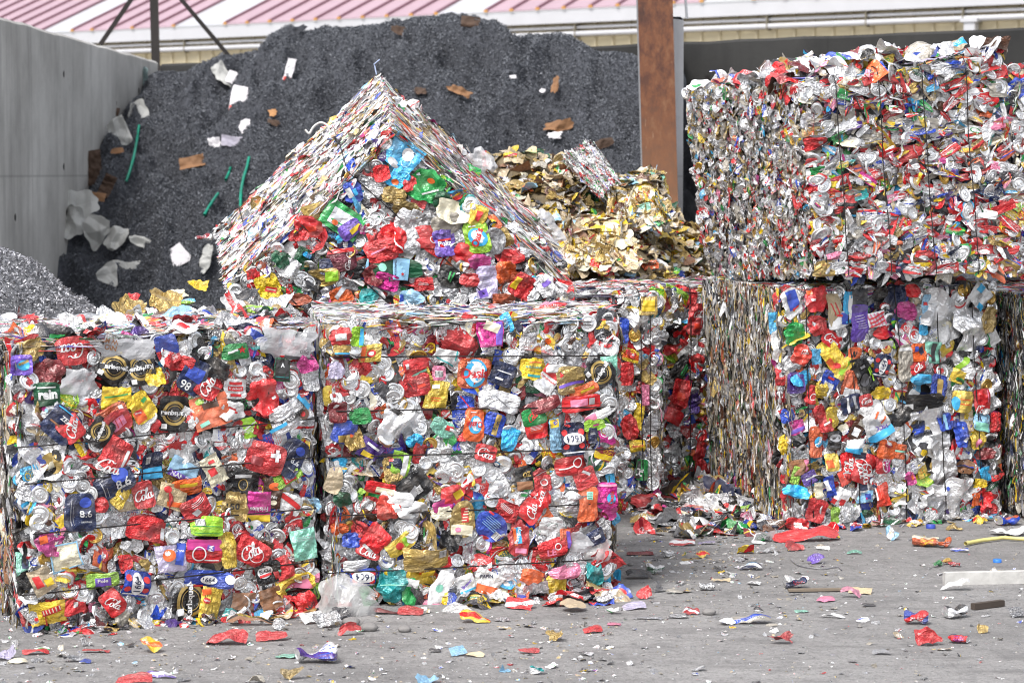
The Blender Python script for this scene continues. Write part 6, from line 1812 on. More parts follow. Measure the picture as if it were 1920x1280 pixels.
# upper right bale, standing on the lower right one
UTL, UTR, UBR, UBL = at(1500, 152, 10.3), at(1886, 92, 10.62), at(1912, 517, 10.62), at(1530, 522, 10.3)
tH = bale('upper right bale, pale silvery, stacked on the lower right bale', (UTL, UTR, UBR, UBL), at(1334, 528, 11.35) - UBL, V3(-0.2, 1.0, 0), 18, PAL_SILV, (),
          [(0.15, 0.155), (0.36, 0.36), (0.58, 0.565), (0.79, 0.78), (0.985, 0.965)][:4], 'v', sides=(0, 500, 300), parts=(95, 50, 60), DTL=at(1272, 166, 11.35) - UTL, DTR=V3(-0.2, 1.0, -0.02), step=0.043, sx=1.25, flat=0.55, mn=(0.05, 0.095), wild=0.9, lids=0.25)
rg = tH[2]
c2 = []
fill_front(tH[0], rg, 'left', tH[3], c2, PAL_FINE, 0.027, (), flat=0.8, mn=(0.03, 0.065), wild=1.3, lids=0.1)
for c in c2:
    put(tH[3], c[2], c[3], c[4], c[5] * (0.45 if c[0] is None else 1.0), c[6], c[7], c[8])
for i in range(300):                                            # mounded loose top
    u_, w_ = rg.uniform(0, 1), rg.uniform(0.0, 0.9)
    P = tH[0].p(u_, 1, w_) + V3(0, 0, rg.uniform(-0.01, 0.02 + 0.07 * sin(pi * min(1, u_ + 0.15)) * (1 - w_ * 0.6)))
    put(tH[3], (CANS + BLOBS)[rg.integers(56)], P, frame(rgt, V3(rg.normal(0, .5), -0.5 + rg.normal(0, .5), 1), rg.uniform(0, 6.3)), rg.uniform(0.05, 0.12), livery(rg, pick(rg, dict(PAL_SILV, white=24, red=22))), rg.random())
close(tH)
# far upper right bale
I0, I1, I2, I3 = at(1893, 122, 11.5), at(2260, 100, 11.8), at(2260, 520, 11.8), at(1896, 520, 11.5)
tI = bale('topmost bale at the right edge, partly hidden by the upper right bale', (I0, I1, I2, I3), V3(-0.15, 0.9, 0), V3(-0.1, 0.9, 0), 19, dict(PAL_SILV, red=26), (), [(0.4, 0.4)], 'v', sides=(500, 0, 500), parts=(25, 15, 15), wild=1.6)
close(tI)


# small pressed blocks on the gold heap
def block(label, px, depth, d, seed, pal, n=420, name='pressed_block'):
    rg = np.random.default_rng(seed)
    TL, TR, BR, BL = [at(x, y, depth + dd) for x, y, dd in px]
    bb = Bale(TL, TR, BR, BL, V3(*d), V3(*d))
    bb.bulge = 0.008
    base = bb.p(.5, 0, .5)
    root = empty(name, base)
    tag(root, label, 'block')
    core(bb, root, 0.02)
    bt = Batch()
    for f in ('front', 'left', 'top', 'right'):
        A_, B_ = bb.size(f)
        for i in range(n):
            a, c = rg.uniform(0, 1, 2)
            t_, q_, n_ = bb.normal(f, a, c)
            P = bb.pos(f, a, c) + n_ * (rg.uniform(-0.008, 0.004) + bb.lump(f, a, c))
            if name == 'pressed_block':
                put(bt, STRIPS[rg.integers(24)], P, frame(q_, n_, rg.normal(0, 0.12)), (rg.uniform(0.03, 0.08), 0.012, 0.012), livery(rg, pick(rg, pal)), rg.random())
            else:
                put(bt, (SCRAPS + BLOBS)[rg.integers(56)], P, frame(t_, n_, rg.uniform(0, 6.3), (rg.normal(0, .14), rg.normal(0, .14))), rg.uniform(0.06, 0.12) * np.array([1, 1, 0.5]), livery(rg, pick(rg, pal)), rg.random())
    o = bt.build('packed_scrap', root, base)
    o['kind'] = 'stuff'
    return root


block('small pressed silver block with red and green flecks, tipped on the gold heap', [(1058, 294, 0.0), (1108, 267, 0.06), (1161, 341, 0.0), (1122, 367, -0.06)], 12.5, (0.05, 0.3, -0.05), 51, dict(white=60, silver=16, red=13, green=9, grey=8))
block('knobbly clump of yellow, green and white lids stuck together below the silver block', [(1148, 352, 0.05), (1226, 340, 0.1), (1248, 412, -0.05), (1162, 428, -0.05)], 12.45, (0.02, 0.2, 0.05), 52, dict(yellow=13, white=6, cream=14, green=4, mint=6, sky=5, tan=24, beige=14, gold=22, brown=6), 110, 'scrap_clump')
block('cream coloured clump of pressed lids low on the gold heap', [(1062, 434, 0.05), (1168, 424, 0.1), (1184, 492, -0.05), (1070, 508, -0.05)], 11.75, (0.02, 0.3, 0.05), 53, dict(cream=14, beige=20, tan=26, gold=24, pink=3, yellow=6, kraft=6), 110, 'scrap_clump')


# ------------------------------------------------------------------ loose things
def settle(q, base, lift=0.002):
    """drop a batch so its lowest point touches the height of base"""
    z = min(v[:, 2].min() for v in q.V)
    for v in q.V:
        v[:, 2] += base[2] + lift - z
    return q


def loose(label, px, py, wp, asp, kind, colr, ang=0.0, tilt=18, cat=None, name=None, z=0.0, Y=None, pr=(), second=None, lift=0.002, group=None):
    rg = np.random.default_rng(abs(hash((px, py, wp))) % (2 ** 31))
    base = ground(px, py, z) if Y is None else at(px, py, Y)
    sc = wp * base[1] / F * (0.88 if Y is None else 1.0)
    q = Batch()
    A, B_, C_, P_ = livery(rg, colr)
    if Y is None:
        A[:3] = A[:3] * 0.8 + 0.03
    if second:
        B_[:3] = CO[second]
        P_ = np.array([0.5, 0.2, -9, 0.0])
    elif kind != 'crush':
        P_ = np.array([-9, 0, -9, 0.0])
    n = V3(0.15 * sin(ang), -math.tan(R(tilt)), 1)
    if kind == 'crush':
        tp = crush_tpl(rg, squash=0.62, amp=0.3)
        M = frame(rgt, V3(0, -0.1, 1), ang)
    else:
        o_, a_, c_, f_ = {'flat': ('can', 0.14, 0.06, 0), 'torn': ('torn', 0.3, 0.05, 0), 'fold': ('blob', 0.25, 0.05, 1.1), 'oval': ('oval', 0.06, 0.14, 0), 'foil': ('torn', 0.36, 0.0, 0.7), 'sheet': ('rect', 0.06, 0.03, 0)}[kind]
        tp = sheet_tpl(rg, asp, o_, a_, 12, c_, fold=f_)
        M = frame(rgt, n, ang)
    put(q, tp, base, M, sc, (A, B_, C_, P_), rg.random())
    if pr:
        add_print(q, tp, base, M, sc, list(pr))
    settle(q, base, lift)
    nm = name or {'crush': 'crushed_can', 'flat': 'flattened_can', 'torn': 'torn_wrapper', 'fold': 'folded_scrap', 'oval': 'tin_lid', 'foil': 'crumpled_foil', 'sheet': 'carton_piece'}[kind]
    o = q.build(nm, None, base)
    tag(o, label, cat or {'crush': 'can', 'flat': 'can', 'torn': 'wrapper', 'fold': 'scrap', 'oval': 'lid', 'foil': 'foil', 'sheet': 'carton'}[kind], group)
    return o


GL = 'litter scattered on the yard ground'
LIT = [
    ('large crumpled white can with purple and red print on the open ground', 590, 1240, 80, 1, 'crush', 'white', 0.5, 0, 'purple'), ('pale green scrap beside the crumpled white can', 540, 1232, 50, .5, 'flat', 'mint', 0, 12),
    ('yellow and orange folded wrapper standing up on the ground under the left bale', 280, 1222, 52, .9, 'fold', 'yellow', 0.6, 35, 'orange'), ('small dark grey tube end beside the yellow folded wrapper', 248, 1212, 20, .8, 'fold', 'dgrey', 0, 30),
    ('red flattened can with torn silver edge, left of the one with a lid', 430, 1206, 80, .55, 'foil', 'red', 0.1, 20), ('red flattened can with its silver end still on', 508, 1200, 66, .5, 'flat', 'red', 0.25, 22),
    ('round silver can end on the ground behind the red flattened can', 522, 1180, 32, 1, 'oval', 'silver', 0, 45), ('long red flattened scrap at the left edge of the ground', 66, 1226, 60, .4, 'flat', 'red', 0.15, 16), ('thin red flattened can between the left edge and the yellow wrapper', 183, 1223, 58, .4, 'flat', 'red', -0.05, 14),
    ('small crumpled silver scrap above the thin red can', 160, 1210, 24, .8, 'foil', 'silver', 0.3, 20), ('pale crumpled scraps at the left edge of the picture', 14, 1235, 46, .8, 'foil', 'lilac', 0.4, 16), ('cream flattened lid at the left edge', 34, 1243, 46, .5, 'oval', 'cream', 0.1, 14), ('small silver scrap right of the cream lid', 70, 1240, 28, .5, 'flat', 'silver', 0.3, 18),
    ('silver and brown torn can with a blue end', 138, 1240, 44, .6, 'foil', 'grey', 0.1, 20), ('small blue flattened scrap next to the silver and brown can', 160, 1243, 28, .5, 'flat', 'blue', 0.1, 14), ('large red flattened can cut by the lower picture edge', 252, 1282, 76, .6, 'flat', 'red', 0.05, 18), ('purple and white flattened tube by the lower red can', 300, 1270, 68, .3, 'flat', 'violet', -0.1, 16, 'white'),
    ('torn gold foil curl near the lower edge', 548, 1272, 52, .6, 'foil', 'gold', 0.4, 30), ('grey beige scrap at the lower edge left of the gold curl', 482, 1280, 34, .8, 'fold', 'dirty', 0.6, 30), ('red folded can in front of the plastic bag', 655, 1190, 46, .7, 'fold', 'red', 0.4, 30),
    ('light blue folded carton piece on open ground', 858, 1228, 36, .8, 'sheet', 'sky', 0.35, 28), ('beige flat scrap next to the light blue piece', 892, 1230, 40, .5, 'flat', 'beige', -0.4, 12), ('flat pinkish red scrap on open ground', 993, 1224, 44, .4, 'flat', 'red', 0.15, 14), ('small dark scrap left of the light blue piece', 816, 1222, 26, .5, 'flat', 'dgrey', 0.1, 14),
    ('torn gold and green wrapper curl on open ground', 1042, 1200, 48, .7, 'foil', 'gold', 0.2, 32), ('bright red flattened can right of the gold curl', 1110, 1186, 46, .45, 'flat', 'red', 0.35, 16), ('pale pink scrap behind the bright red flattened can', 1152, 1172, 28, .6, 'flat', 'pink', -0.2, 18), ('silver and teal curled lid near the lower edge', 1008, 1263, 36, .6, 'torn', 'silver', -0.2, 24, 'teal'),
    ('crinkled blue and white foil at the lower edge', 800, 1280, 46, .6, 'foil', 'sky', 0.1, 18), ('yellow and red flattened wrapper before the middle bale', 890, 1166, 62, .45, 'torn', 'yellow', 0.0, 14, 'red'), ('silver flattened lid right of the yellow and red wrapper', 942, 1164, 34, .7, 'oval', 'silver', 0, 12), ('large pinkish red can with a silver oval at the foot of the middle bale', 975, 1140, 66, .7, 'flat', 'red', -0.4, 24, 'silver'),
    ('dark layered flattened scrap under the foot of the middle bale', 895, 1136, 66, .4, 'flat', 'dgrey', 0, 10), ('red cans flattened under the front edge of the middle bale', 768, 1152, 56, .5, 'flat', 'red', -0.1, 16), ('dark red sheet beneath the plastic bag corner', 725, 1150, 60, .4, 'flat', 'darkred', 0.1, 12),
    ('red folded can with a dark flap right of the middle bale', 1208, 1122, 34, .9, 'fold', 'red', 0.5, 42), ('dark grey triangle of metal behind the red folded can', 1230, 1110, 24, 1, 'sheet', 'dgrey', 0.5, 50), ('pale pink flattened scrap below the red folded can', 1188, 1142, 52, .5, 'flat', 'lilac', 0.3, 18), ('small white crumpled lump at the corner of the middle bale', 1148, 1150, 28, .8, 'crush', 'white', 0.2, 0), ('grey metal bar lying beside the pale pink scrap', 1212, 1160, 62, .2, 'sheet', 'grey', -0.15, 8),
    ('silver flattened lid right of the grey bar', 1272, 1158, 46, .5, 'oval', 'silver', 0.1, 12), ('silver and red scrap behind the silver lid', 1296, 1152, 36, .6, 'torn', 'red', 0.2, 18, 'silver'), ('brown grey flat tin on the ground in the middle', 1266, 1112, 38, .5, 'oval', 'dirty', 0, 16), ('silver and red crumpled lid on open ground', 1325, 1106, 34, .7, 'crush', 'silver', 0.1, 0), ('beige torn strip on the open ground', 1352, 1090, 42, .3, 'torn', 'beige', 0.1, 12),
    ('white flattened scrap with a curled corner', 1415, 1096, 34, .6, 'torn', 'white', -0.2, 14), ('silver wrapper scrap among the middle litter', 1350, 1070, 32, .6, 'foil', 'silver', 0.2, 18), ('navy and white flattened can among the middle litter', 1406, 1068, 48, .4, 'flat', 'navy', 0.0, 16, 'white'), ('crushed white and dark blue can lying alone', 1490, 1102, 48, 1, 'crush', 'white', 0.15, 0, 'navy'),
    ('purple torn wrapper on open ground', 1530, 1056, 36, .7, 'torn', 'violet', 0.4, 28), ('mint green flattened scrap on open ground', 1602, 1038, 36, .4, 'flat', 'mint', -0.1, 16), ('folded pale blue and white can before the lower right bale', 1670, 1012, 34, .9, 'fold', 'sky', 0.8, 40, 'white'), ('cream striped crushed can near the lower right bale', 1735, 1024, 56, .8, 'crush', 'cream', -0.2, 0, 'rust'), ('dark striped crushed can touching the cream striped one', 1770, 1026, 34, .8, 'crush', 'dgrey', 0.3, 0, 'orange'),
    ('flat blue and silver can right of the striped cans', 1800, 1034, 40, .4, 'flat', 'blue', 0, 14, 'silver'), ('green foil ball above the white plank', 1757, 1062, 22, .9, 'crush', 'green', 0.3, 0), ('gold foil ball above the white plank', 1772, 1058, 26, 1, 'crush', 'gold', 0.8, 0), ('red foil ball above the white plank', 1790, 1062, 26, .9, 'crush', 'red', -0.4, 0),
    ('gold crumpled foil before the lower right bale', 1790, 994, 40, .5, 'foil', 'gold', 0.1, 20), ('white folded scrap under the white plank', 1790, 1106, 56, .4, 'torn', 'white', 0.1, 14), ('blue crumpled can with red print on the right ground', 1718, 1168, 52, .8, 'crush', 'blue', -0.2, 0, 'red'), ('red torn and folded can in the lower right', 1738, 1208, 52, .8, 'foil', 'red', -0.4, 40), ('navy and silver crushed can in the lower right', 1798, 1204, 42, .9, 'crush', 'navy', -0.6, 0, 'red'),
    ('gold and white curled lid in the lower right', 1840, 1186, 28, 1, 'fold', 'gold', 0.8, 45), ('black and white crushed can on the right ground', 1795, 1158, 54, .6, 'crush', 'black', 0.3, 0, 'silver'), ('grey folded plate at the right edge', 1908, 1156, 34, .9, 'sheet', 'grey', 0.3, 30), ('red crumpled can lying alone in the lower middle right', 1463, 1206, 56, .5, 'foil', 'red', 0.1, 30),
    ('grey flat scrap near the lower edge', 1652, 1226, 40, .5, 'flat', 'grey', -0.1, 10), ('brown, white and blue flattened packet in the middle ground', 1408, 1168, 86, .35, 'flat', 'dirty', -0.05, 16, 'blue'), ('white crumpled tissue beside the brown and blue packet', 1362, 1170, 34, .9, 'foil', 'white', 0.3, 26), ('white curved strip on the right ground', 1560, 1158, 54, .3, 'torn', 'white', -0.2, 14), ('pink oval lid on the right ground', 1548, 1127, 40, .6, 'oval', 'pink', 0, 14), ('small dark oval scrap right of the pink lid', 1629, 1136, 28, .6, 'oval', 'dgrey', 0, 14), ('small mint scrap left of the white strip', 1504, 1148, 28, .5, 'flat', 'mint', 0.1, 14),
    ('beige paper corner beside the crushed white and blue can', 1615, 1112, 50, .6, 'sheet', 'beige', -0.2, 18), ('pinkish torn scrap on the beige paper', 1595, 1120, 46, .4, 'torn', 'pink', -0.2, 18), ('white film sheet at the right edge of the ground', 1895, 1002, 80, .5, 'foil', 'white', 0, 16), ('orange and blue crushed can at the corner of the lower right bale', 1893, 984, 52, .7, 'crush', 'orange', 0.5, 0, 'blue'),
    ('long bright red flattened carton in front of the lower right bale', 1510, 1014, 132, .3, 'flat', 'red', 0.2, 20), ('smaller red folded scrap below the long red carton', 1488, 1032, 44, .6, 'fold', 'red', 0.3, 34), ('white foam piece below the long red carton', 1542, 1030, 32, .5, 'sheet', 'white', 0.05, 18), ('silver grey torn scrap left of the smaller red one', 1440, 1036, 52, .3, 'torn', 'silver', 0.2, 14),
    ('white lid at the foot of the lower right bale', 1605, 988, 26, .6, 'sheet', 'white', -0.2, 20), ('yellow and white folded can at the foot of the lower right bale', 1718, 985, 28, .8, 'crush', 'yellow', 0.4, 0, 'white'), ('pale bluish sheet under the lower right bale front', 1745, 978, 30, .9, 'foil', 'silver', 0.9, 40), ('red and silver scrap flattened left of the middle litter', 1282, 1022, 56, .4, 'flat', 'red', 0.05, 14, 'silver'), ('lilac and silver flattened can behind the left litter', 1325, 1020, 40, .4, 'flat', 'lilac', 0, 12),
    ('red and dark flattened scrap near the narrow bale', 1200, 1040, 56, .4, 'flat', 'darkred', 0.1, 14), ('silver crumpled can near the narrow bale', 1254, 1045, 30, .8, 'crush', 'silver', 0.9, 0), ('gold yellow flattened scrap near the narrow bale', 1296, 1052, 40, .3, 'flat', 'gold', -0.05, 12), ('colourful crumpled wrapper among the left litter', 1316, 1046, 28, .7, 'foil', 'yellow', 0.4, 22, 'red'), ('green tube with a dark open end right of the middle bale', 1228, 1076, 40, .4, 'crush', 'dgreen', 0.1, 0), ('dark grey flattened sheet under the green tube', 1200, 1084, 58, .5, 'flat', 'dgrey', 0.2, 16),
    ('silver white flattened can left of the navy one', 1424, 1020, 32, .5, 'flat', 'white', -0.1, 14), ('bluish silver wrapper at the foot of the heap', 1440, 1012, 30, .7, 'foil', 'sky', 0.5, 20),
    ('long torn green and black carton strip under the left bale', 470, 1172, 104, .22, 'flat', 'kraft', 0.25, 20, 'black'), ('tan torn scrap at the right corner of the middle bale', 1152, 1112, 44, .5, 'torn', 'tan', -0.1, 18), ('silver flaps of foil beneath the plastic bag', 612, 1175, 60, .7, 'foil', 'silver', 0.3, 28), ('dark crumpled foil next to the plastic bag', 640, 1160, 46, .7, 'foil', 'dgrey', -0.3, 26), ('white printed sheet in front of the left bale corner', 585, 1168, 48, .8, 'sheet', 'white', 0.4, 30),
]
for L in LIT:
    label, px, py, wp, asp, kind, colr, ang, tilt = L[:9]
    loose(label, px, py, wp, asp, kind, colr, ang, tilt, second=L[9] if len(L) > 9 else None, group=GL)

# things lying on top of the front bales
TOPS = [
    ('crumpled yellow packet with a red stripe on the left bale top', 205, 606, 52, .8, 'foil', 'yellow', 8.9, 'red'), ('blue and white crumpled can beside the yellow packet', 262, 610, 56, .7, 'crush', 'sky', 8.8, 'blue'), ('torn white sheet along the front of the left bale top', 210, 628, 90, .6, 'torn', 'white', 8.6, None),
    ('large folded gold foil on the back of the left bale top', 310, 580, 70, .9, 'foil', 'gold', 9.3, None), ('gold crumpled foil left of the folded gold one', 245, 590, 60, .9, 'foil', 'gold', 9.2, None), ('red folded can standing on the left bale top', 252, 566, 30, .9, 'fold', 'red', 9.4, None), ('white and green cup lying on the left bale top', 268, 594, 40, .9, 'crush', 'white', 9.1, 'green'), ('blue and green printed cup by the tilted bale', 345, 566, 40, .9, 'crush', 'cyan', 9.4, 'lime'), ('yellow tangled scrap by the corner of the tilted bale', 372, 540, 40, .7, 'foil', 'yellow', 9.6, None), ('white crumpled scrap on the left bale top', 440, 580, 60, .6, 'foil', 'white', 9.2, 'red'),
    ('white torn scrap at the left of the bale top', 15, 600, 40, .7, 'oval', 'white', 8.9, None), ('red crumpled cans at the left of the bale top', 45, 604, 60, .6, 'foil', 'red', 8.9, None), ('pale blue wrapper near the middle of the left bale top', 330, 600, 60, .5, 'torn', 'sky', 9.0, None), ('dark crumpled scrap between left bale and tilted bale', 450, 560, 70, .7, 'foil', 'dgrey', 9.5, None), ('silver crumpled scrap below the corner of the tilted bale', 520, 575, 70, .6, 'foil', 'silver', 9.4, None), ('cream torn lid near the tilted bale foot', 330, 552, 40, .7, 'torn', 'cream', 9.6, None),
    ('bright red round crushed can on the middle bale top', 885, 580, 42, .8, 'crush', 'red', 9.2, None), ('white and red crushed can beside the red one', 922, 582, 40, .7, 'crush', 'white', 9.2, 'red'), ('pink crushed can at the back of the middle bale top', 1040, 578, 50, .6, 'crush', 'pink', 9.3, 'red'),
    ('tan crumpled foil on the peak of the upper right bale', 1785, 92, 46, .8, 'foil', 'tan', 10.7, 'cyan'), ('round silver can end showing on the upper right bale top', 1712, 112, 30, 1, 'oval', 'silver', 10.5, None), ('bright red curled can on the top right corner of the upper bale', 1852, 98, 34, .9, 'crush', 'red', 10.7, None), ('lilac torn wrapper sticking up from the upper right bale', 1590, 122, 60, .5, 'foil', 'lilac', 10.6, None), ('white crumpled can on the upper right bale', 1690, 112, 44, .8, 'crush', 'white', 10.6, None),
    ('yellow crumpled can on top of the gold heap', 958, 292, 26, .9, 'crush', 'yellow', 12.6, None), ('blue and white crumpled bag low on the gold heap', 1066, 424, 26, .9, 'foil', 'sky', 11.9, None), ('small dark red crushed can left of the tilted bale', 380, 446, 30, .8, 'crush', 'darkred', 10.9, None),
]
for label, px, py, wp, asp, kind, colr, Y_, sec in TOPS:
    loose(label, px, py, wp, asp, kind, colr, random.Random(px).uniform(-.6, .6), 38, Y=Y_, second=sec, lift=-0.012)

# low heap of flattened cans between the middle and right bales
rg = np.random.default_rng(77)
bt = Batch()
for i in range(330):
    t_ = rg.random()
    px, py = rg.normal(1330, 80), 940 + abs(rg.normal(0, 26))
    if px < 1180 or px > 1470:
        continue
    py += (px - 1300) * 0.12 if px > 1300 else 0
    g0 = ground(px, py)
    hz = 0.1 * max(0, 1 - abs(px - 1330) / 150) * max(0, 1 - abs(py - 948) / 50)
    put(bt, (FLATS + BLOBS)[rg.integers(40)], g0 + V3(0, 0, hz + rg.uniform(0, 0.015)), frame(rgt, V3(rg.normal(0, .2), -0.2 + rg.normal(0, .2), 1), rg.uniform(0, 6.3)), rg.uniform(0.06, 0.15), livery(rg, pick(rg, dict(PAL, dgrey=30, black=22, red=18, silver=22, grey=20, navy=8))), rg.random())
o = bt.build('flattened_scrap', None, (0, 0, 0))
tag(o, 'low spill of flattened cans on the ground between middle and right bales', 'scrap', kind='stuff')
# loose layers at the foot of the middle bale
bt = Batch()
for i in range(120):
    px, py = rg.uniform(810, 1150), rg.normal(1120, 10)
    put(bt, (FLATS + BLOBS)[rg.integers(40)], ground(px, py) + V3(0, 0, rg.uniform(0, 0.03)), frame(rgt, V3(rg.normal(0, .2), -0.25 + rg.normal(0, .15), 1), rg.uniform(0, 6.3)), rg.uniform(0.05, 0.11), livery(rg, pick(rg, dict(PAL, dgrey=12, silver=40))), rg.random())
o = bt.build('flattened_scrap', None, (0, 0, 0))
tag(o, 'flattened scrap spilling out at the foot of the middle front bale', 'scrap', kind='stuff')
for lab, spans in (('flattened scrap trodden along the foot of the lower right bale', [((1480, 995), (1885, 972))]), ('flattened scrap along the foot of the large left bale', [((60, 1192), (600, 1152))])):
    bt = Batch()
    for (xa, ya), (xb, yb) in spans:
        for i in range(70):
            u_ = rg.random()
            put(bt, (FLATS + SCRAPS)[rg.integers(42)], ground(xa + (xb - xa) * u_, ya + (yb - ya) * u_ + abs(rg.normal(0, 5)) - 4) + V3(0, 0, rg.uniform(0, 0.015)), frame(rgt, V3(rg.normal(0, .2), -0.2 + rg.normal(0, .15), 1), rg.uniform(0, 6.3)), rg.uniform(0.03, 0.08), livery(rg, pick(rg, dict(PAL, dgrey=16, silver=30))), rg.random())
    tag(bt.build('flattened_scrap', None, (0, 0, 0)), lab, 'scrap', kind='stuff')
# tiny flakes and grit
bt = Batch()
for i in range(4200):
    px, py = rg.uniform(-40, 1960), 985 + 300 * rg.random() ** 1.2
    if i % 3 == 0:
        px, py = rg.normal(1330, 130), 1000 + abs(rg.normal(0, 75))
    if px < 1150 and py < 1150 - 40 * (px > 600):
        py = rg.uniform(1160, 1290)
    s_ = min(0.045, 0.005 * math.exp(rg.normal(0.35, 0.7)))
    nm = pick(rg, dict(white=24, grey=26, silver=22, dgrey=9, dirty=20, red=3.5, tan=8, sky=1.5, yellow=0.8))
    put(bt, SCRAPS[rg.integers(26)], ground(px, py) + V3(0, 0, s_ * 0.12), frame(rgt, V3(rg.normal(0, .15), -0.1 + rg.normal(0, .15), 1), rg.uniform(0, 6.3)), (s_, s_, s_ * 0.6), livery(rg, nm), rg.random())
o = bt.build('litter_flakes', None, (0, 0, 0))
tag(o, 'tiny metal and paper flakes strewn over the grey yard ground', 'litter', kind='stuff')

# plastic bag, straps, plank, caps, stones, sticks
rg = np.random.default_rng(5)


def film_thing(label, name, px, py, wp, hp, Y, mat, ang=0, n=34, amp=0.34, cat='plastic'):
    """a crumpled plastic sheet or bag, puffed out"""
    c = at(px, py, Y)
    sc = wp * Y / F
    tp = sheet_tpl(rg, hp / wp, 'torn', amp, n, 0.25)
    q = Batch()
    M = frame(rgt, V3(0, -1, 0.35), ang)
    put(q, tp, c, M, sc, livery(rg, 'white'), 0.5)
    o = q.build(name, None, c, mat)
    tag(o, label, cat)
    return o


film_thing('crumpled milky plastic bag wedged at the foot of the gap between the two front bales', 'plastic_bag', 648, 1126, 125, 80, 8.32, MAT_CLEAR, -0.15)
film_thing('clear plastic film hanging from the right end of the middle front bale', 'plastic_film', 1120, 1028, 60, 46, 8.74, MAT_CLEAR, 0.3)
film_thing('greyish plastic film on the right slope of the tilted bale', 'plastic_film', 906, 300, 36, 50, 10.75, MAT_FILM, 0.6)
film_thing('white plastic film hanging low beside the tilted bale and the gold heap', 'plastic_film', 1030, 425, 36, 70, 11.1, MAT_FILM, 0.5)

MAT_PLANK = simple('weathered_white_board', (0.47, 0.46, 0.44), 0.75, 0, 0.2, 20.0, 0.3, 40)
p0, p1 = ground(1772, 1096), ground(2050, 1092)
dv = (p1 - p0) / np.linalg.norm(p1 - p0)
pn = V3(-dv[1], dv[0], 0)
PL = Plain().hexa([p0, p1, p1 + pn * 0.035, p0 + pn * 0.035, p0 + V3(0, 0, 0.042), p1 + V3(0, 0, 0.046), p1 + pn * 0.035 + V3(0, 0, 0.046), p0 + pn * 0.035 + V3(0, 0, 0.042)])
tag(PL.build('timber_plank', MAT_PLANK, None, p0), 'long pale weathered plank lying on the ground at the right edge', 'plank')
MAT_DARKW = simple('dark_wood', (0.06, 0.045, 0.035), 0.8)
PL = Plain().beam(ground(1824, 1143) + V3(0, 0, .012), ground(1880, 1136) + V3(0, 0, .012), 0.02, 0.02)
tag(PL.build('timber_stick', MAT_DARKW, None, ground(1850, 1140)), 'short dark wooden stick behind the black and white crushed can', 'stick')
PL = Plain().beam(ground(1478, 1110) + V3(0, 0, .008), ground(1590, 1108) + V3(0, 0, .008), 0.022, 0.008)
tag(PL.build('timber_stick', simple('brown_grey_wood', (0.2, 0.16, 0.12), 0.8), None, ground(1530, 1110)), 'thin brown stick lying below the crushed white and blue can', 'stick')
MAT_YEL = simple('yellow_plastic', (0.62, 0.55, 0.2), 0.5)
pts = [ground(x, y) + V3(0, 0, .012) for x, y in ((1810, 1024), (1840, 1018), (1880, 1013), (1925, 1016))]
tag(Plain().tube(pts, 0.008, 6).build('plastic_strap', MAT_YEL, None, pts[0]), 'yellow plastic strap lying on the ground at the right', 'strap')
pts = [ground(x, y) + V3(0, 0, .004) for x, y in ((1482, 1050), (1500, 1062), (1540, 1068), (1570, 1064), (1578, 1070))]
tag(Plain().tube(spline(pts, 6), 0.0022, 5).build('loose_wire', MAT_WIREB, None, pts[0]), 'thin bent grey wire on the open ground below the purple wrapper', 'wire')
MAT_BLUE = simple('blue_plastic', (0.03, 0.17, 0.6), 0.4)
MAT_BLUED = simple('dark_blue_plastic', (0.03, 0.06, 0.35), 0.4)
for px, py, wp, m, lab in ((1870, 1054, 16, MAT_BLUE, 'bright blue bottle cap above the white plank'), (1745, 990, 18, MAT_BLUED, 'dark blue bottle cap at the foot of the lower right bale')):
    c = ground(px, py)
    r_ = wp * c[1] / F / 2
    V, Q = tube([c + V3(0, 0, z_) for z_ in (0.001, r_ * 0.75, r_ * 0.85, r_ * 0.86)], [r_, r_, r_ * 0.85, 0.001], 16)
    q = Batch()
    q.add(V, Q, smooth=True)
    tag(q.build('bottle_cap', None, c, m, data=False), lab, 'cap')
MAT_STONE = simple('grey_stone', (0.2, 0.19, 0.185), 0.9, 0, 0.3, 14.0, 0.6, 50)


def stone(px, py, wp, lab):
    c = ground(px, py)
    r_ = wp * c[1] / F / 2
    th, ph = np.meshgrid(np.linspace(0, pi, 11), np.linspace(0, 2 * pi, 17), indexing='ij')
    d = np.stack([np.sin(th) * np.cos(ph), np.sin(th) * np.sin(ph), np.cos(th)], -1).reshape(-1, 3)
    k = 1 + 0.25 * vnoise(d[:, 0] * 2 + px, d[:, 1] * 2 + d[:, 2] * 2, 3) + 0.12 * vnoise(d[:, 0] * 5 + px, d[:, 1] * 5 + d[:, 2] * 4, 4)
    V = c + d * k[:, None] * r_ * np.array([1, 0.8, 0.55]) + V3(0, 0, r_ * 0.4)
    q = Batch()
    q.add(V, grid_quads(10, 16), smooth=True)
    tag(q.build('stone', None, c, MAT_STONE, data=False), lab, 'stone')


stone(692, 1182, 34, 'grey stone right of the red folded can under the plastic bag')
stone(658, 1172, 34, 'darker grey stone touching the plastic bag')
stone(758, 1184, 26, 'small grey stone half sunk in dust right of the plastic bag')
stone(1330, 1152, 26, 'rounded grey stone at the right end of the flattened silver scraps')
stone(1182, 1060, 12, 'small dark pebble right of the middle front bale')
stone(1612, 1176, 10, 'small pebble on the open ground at the right')

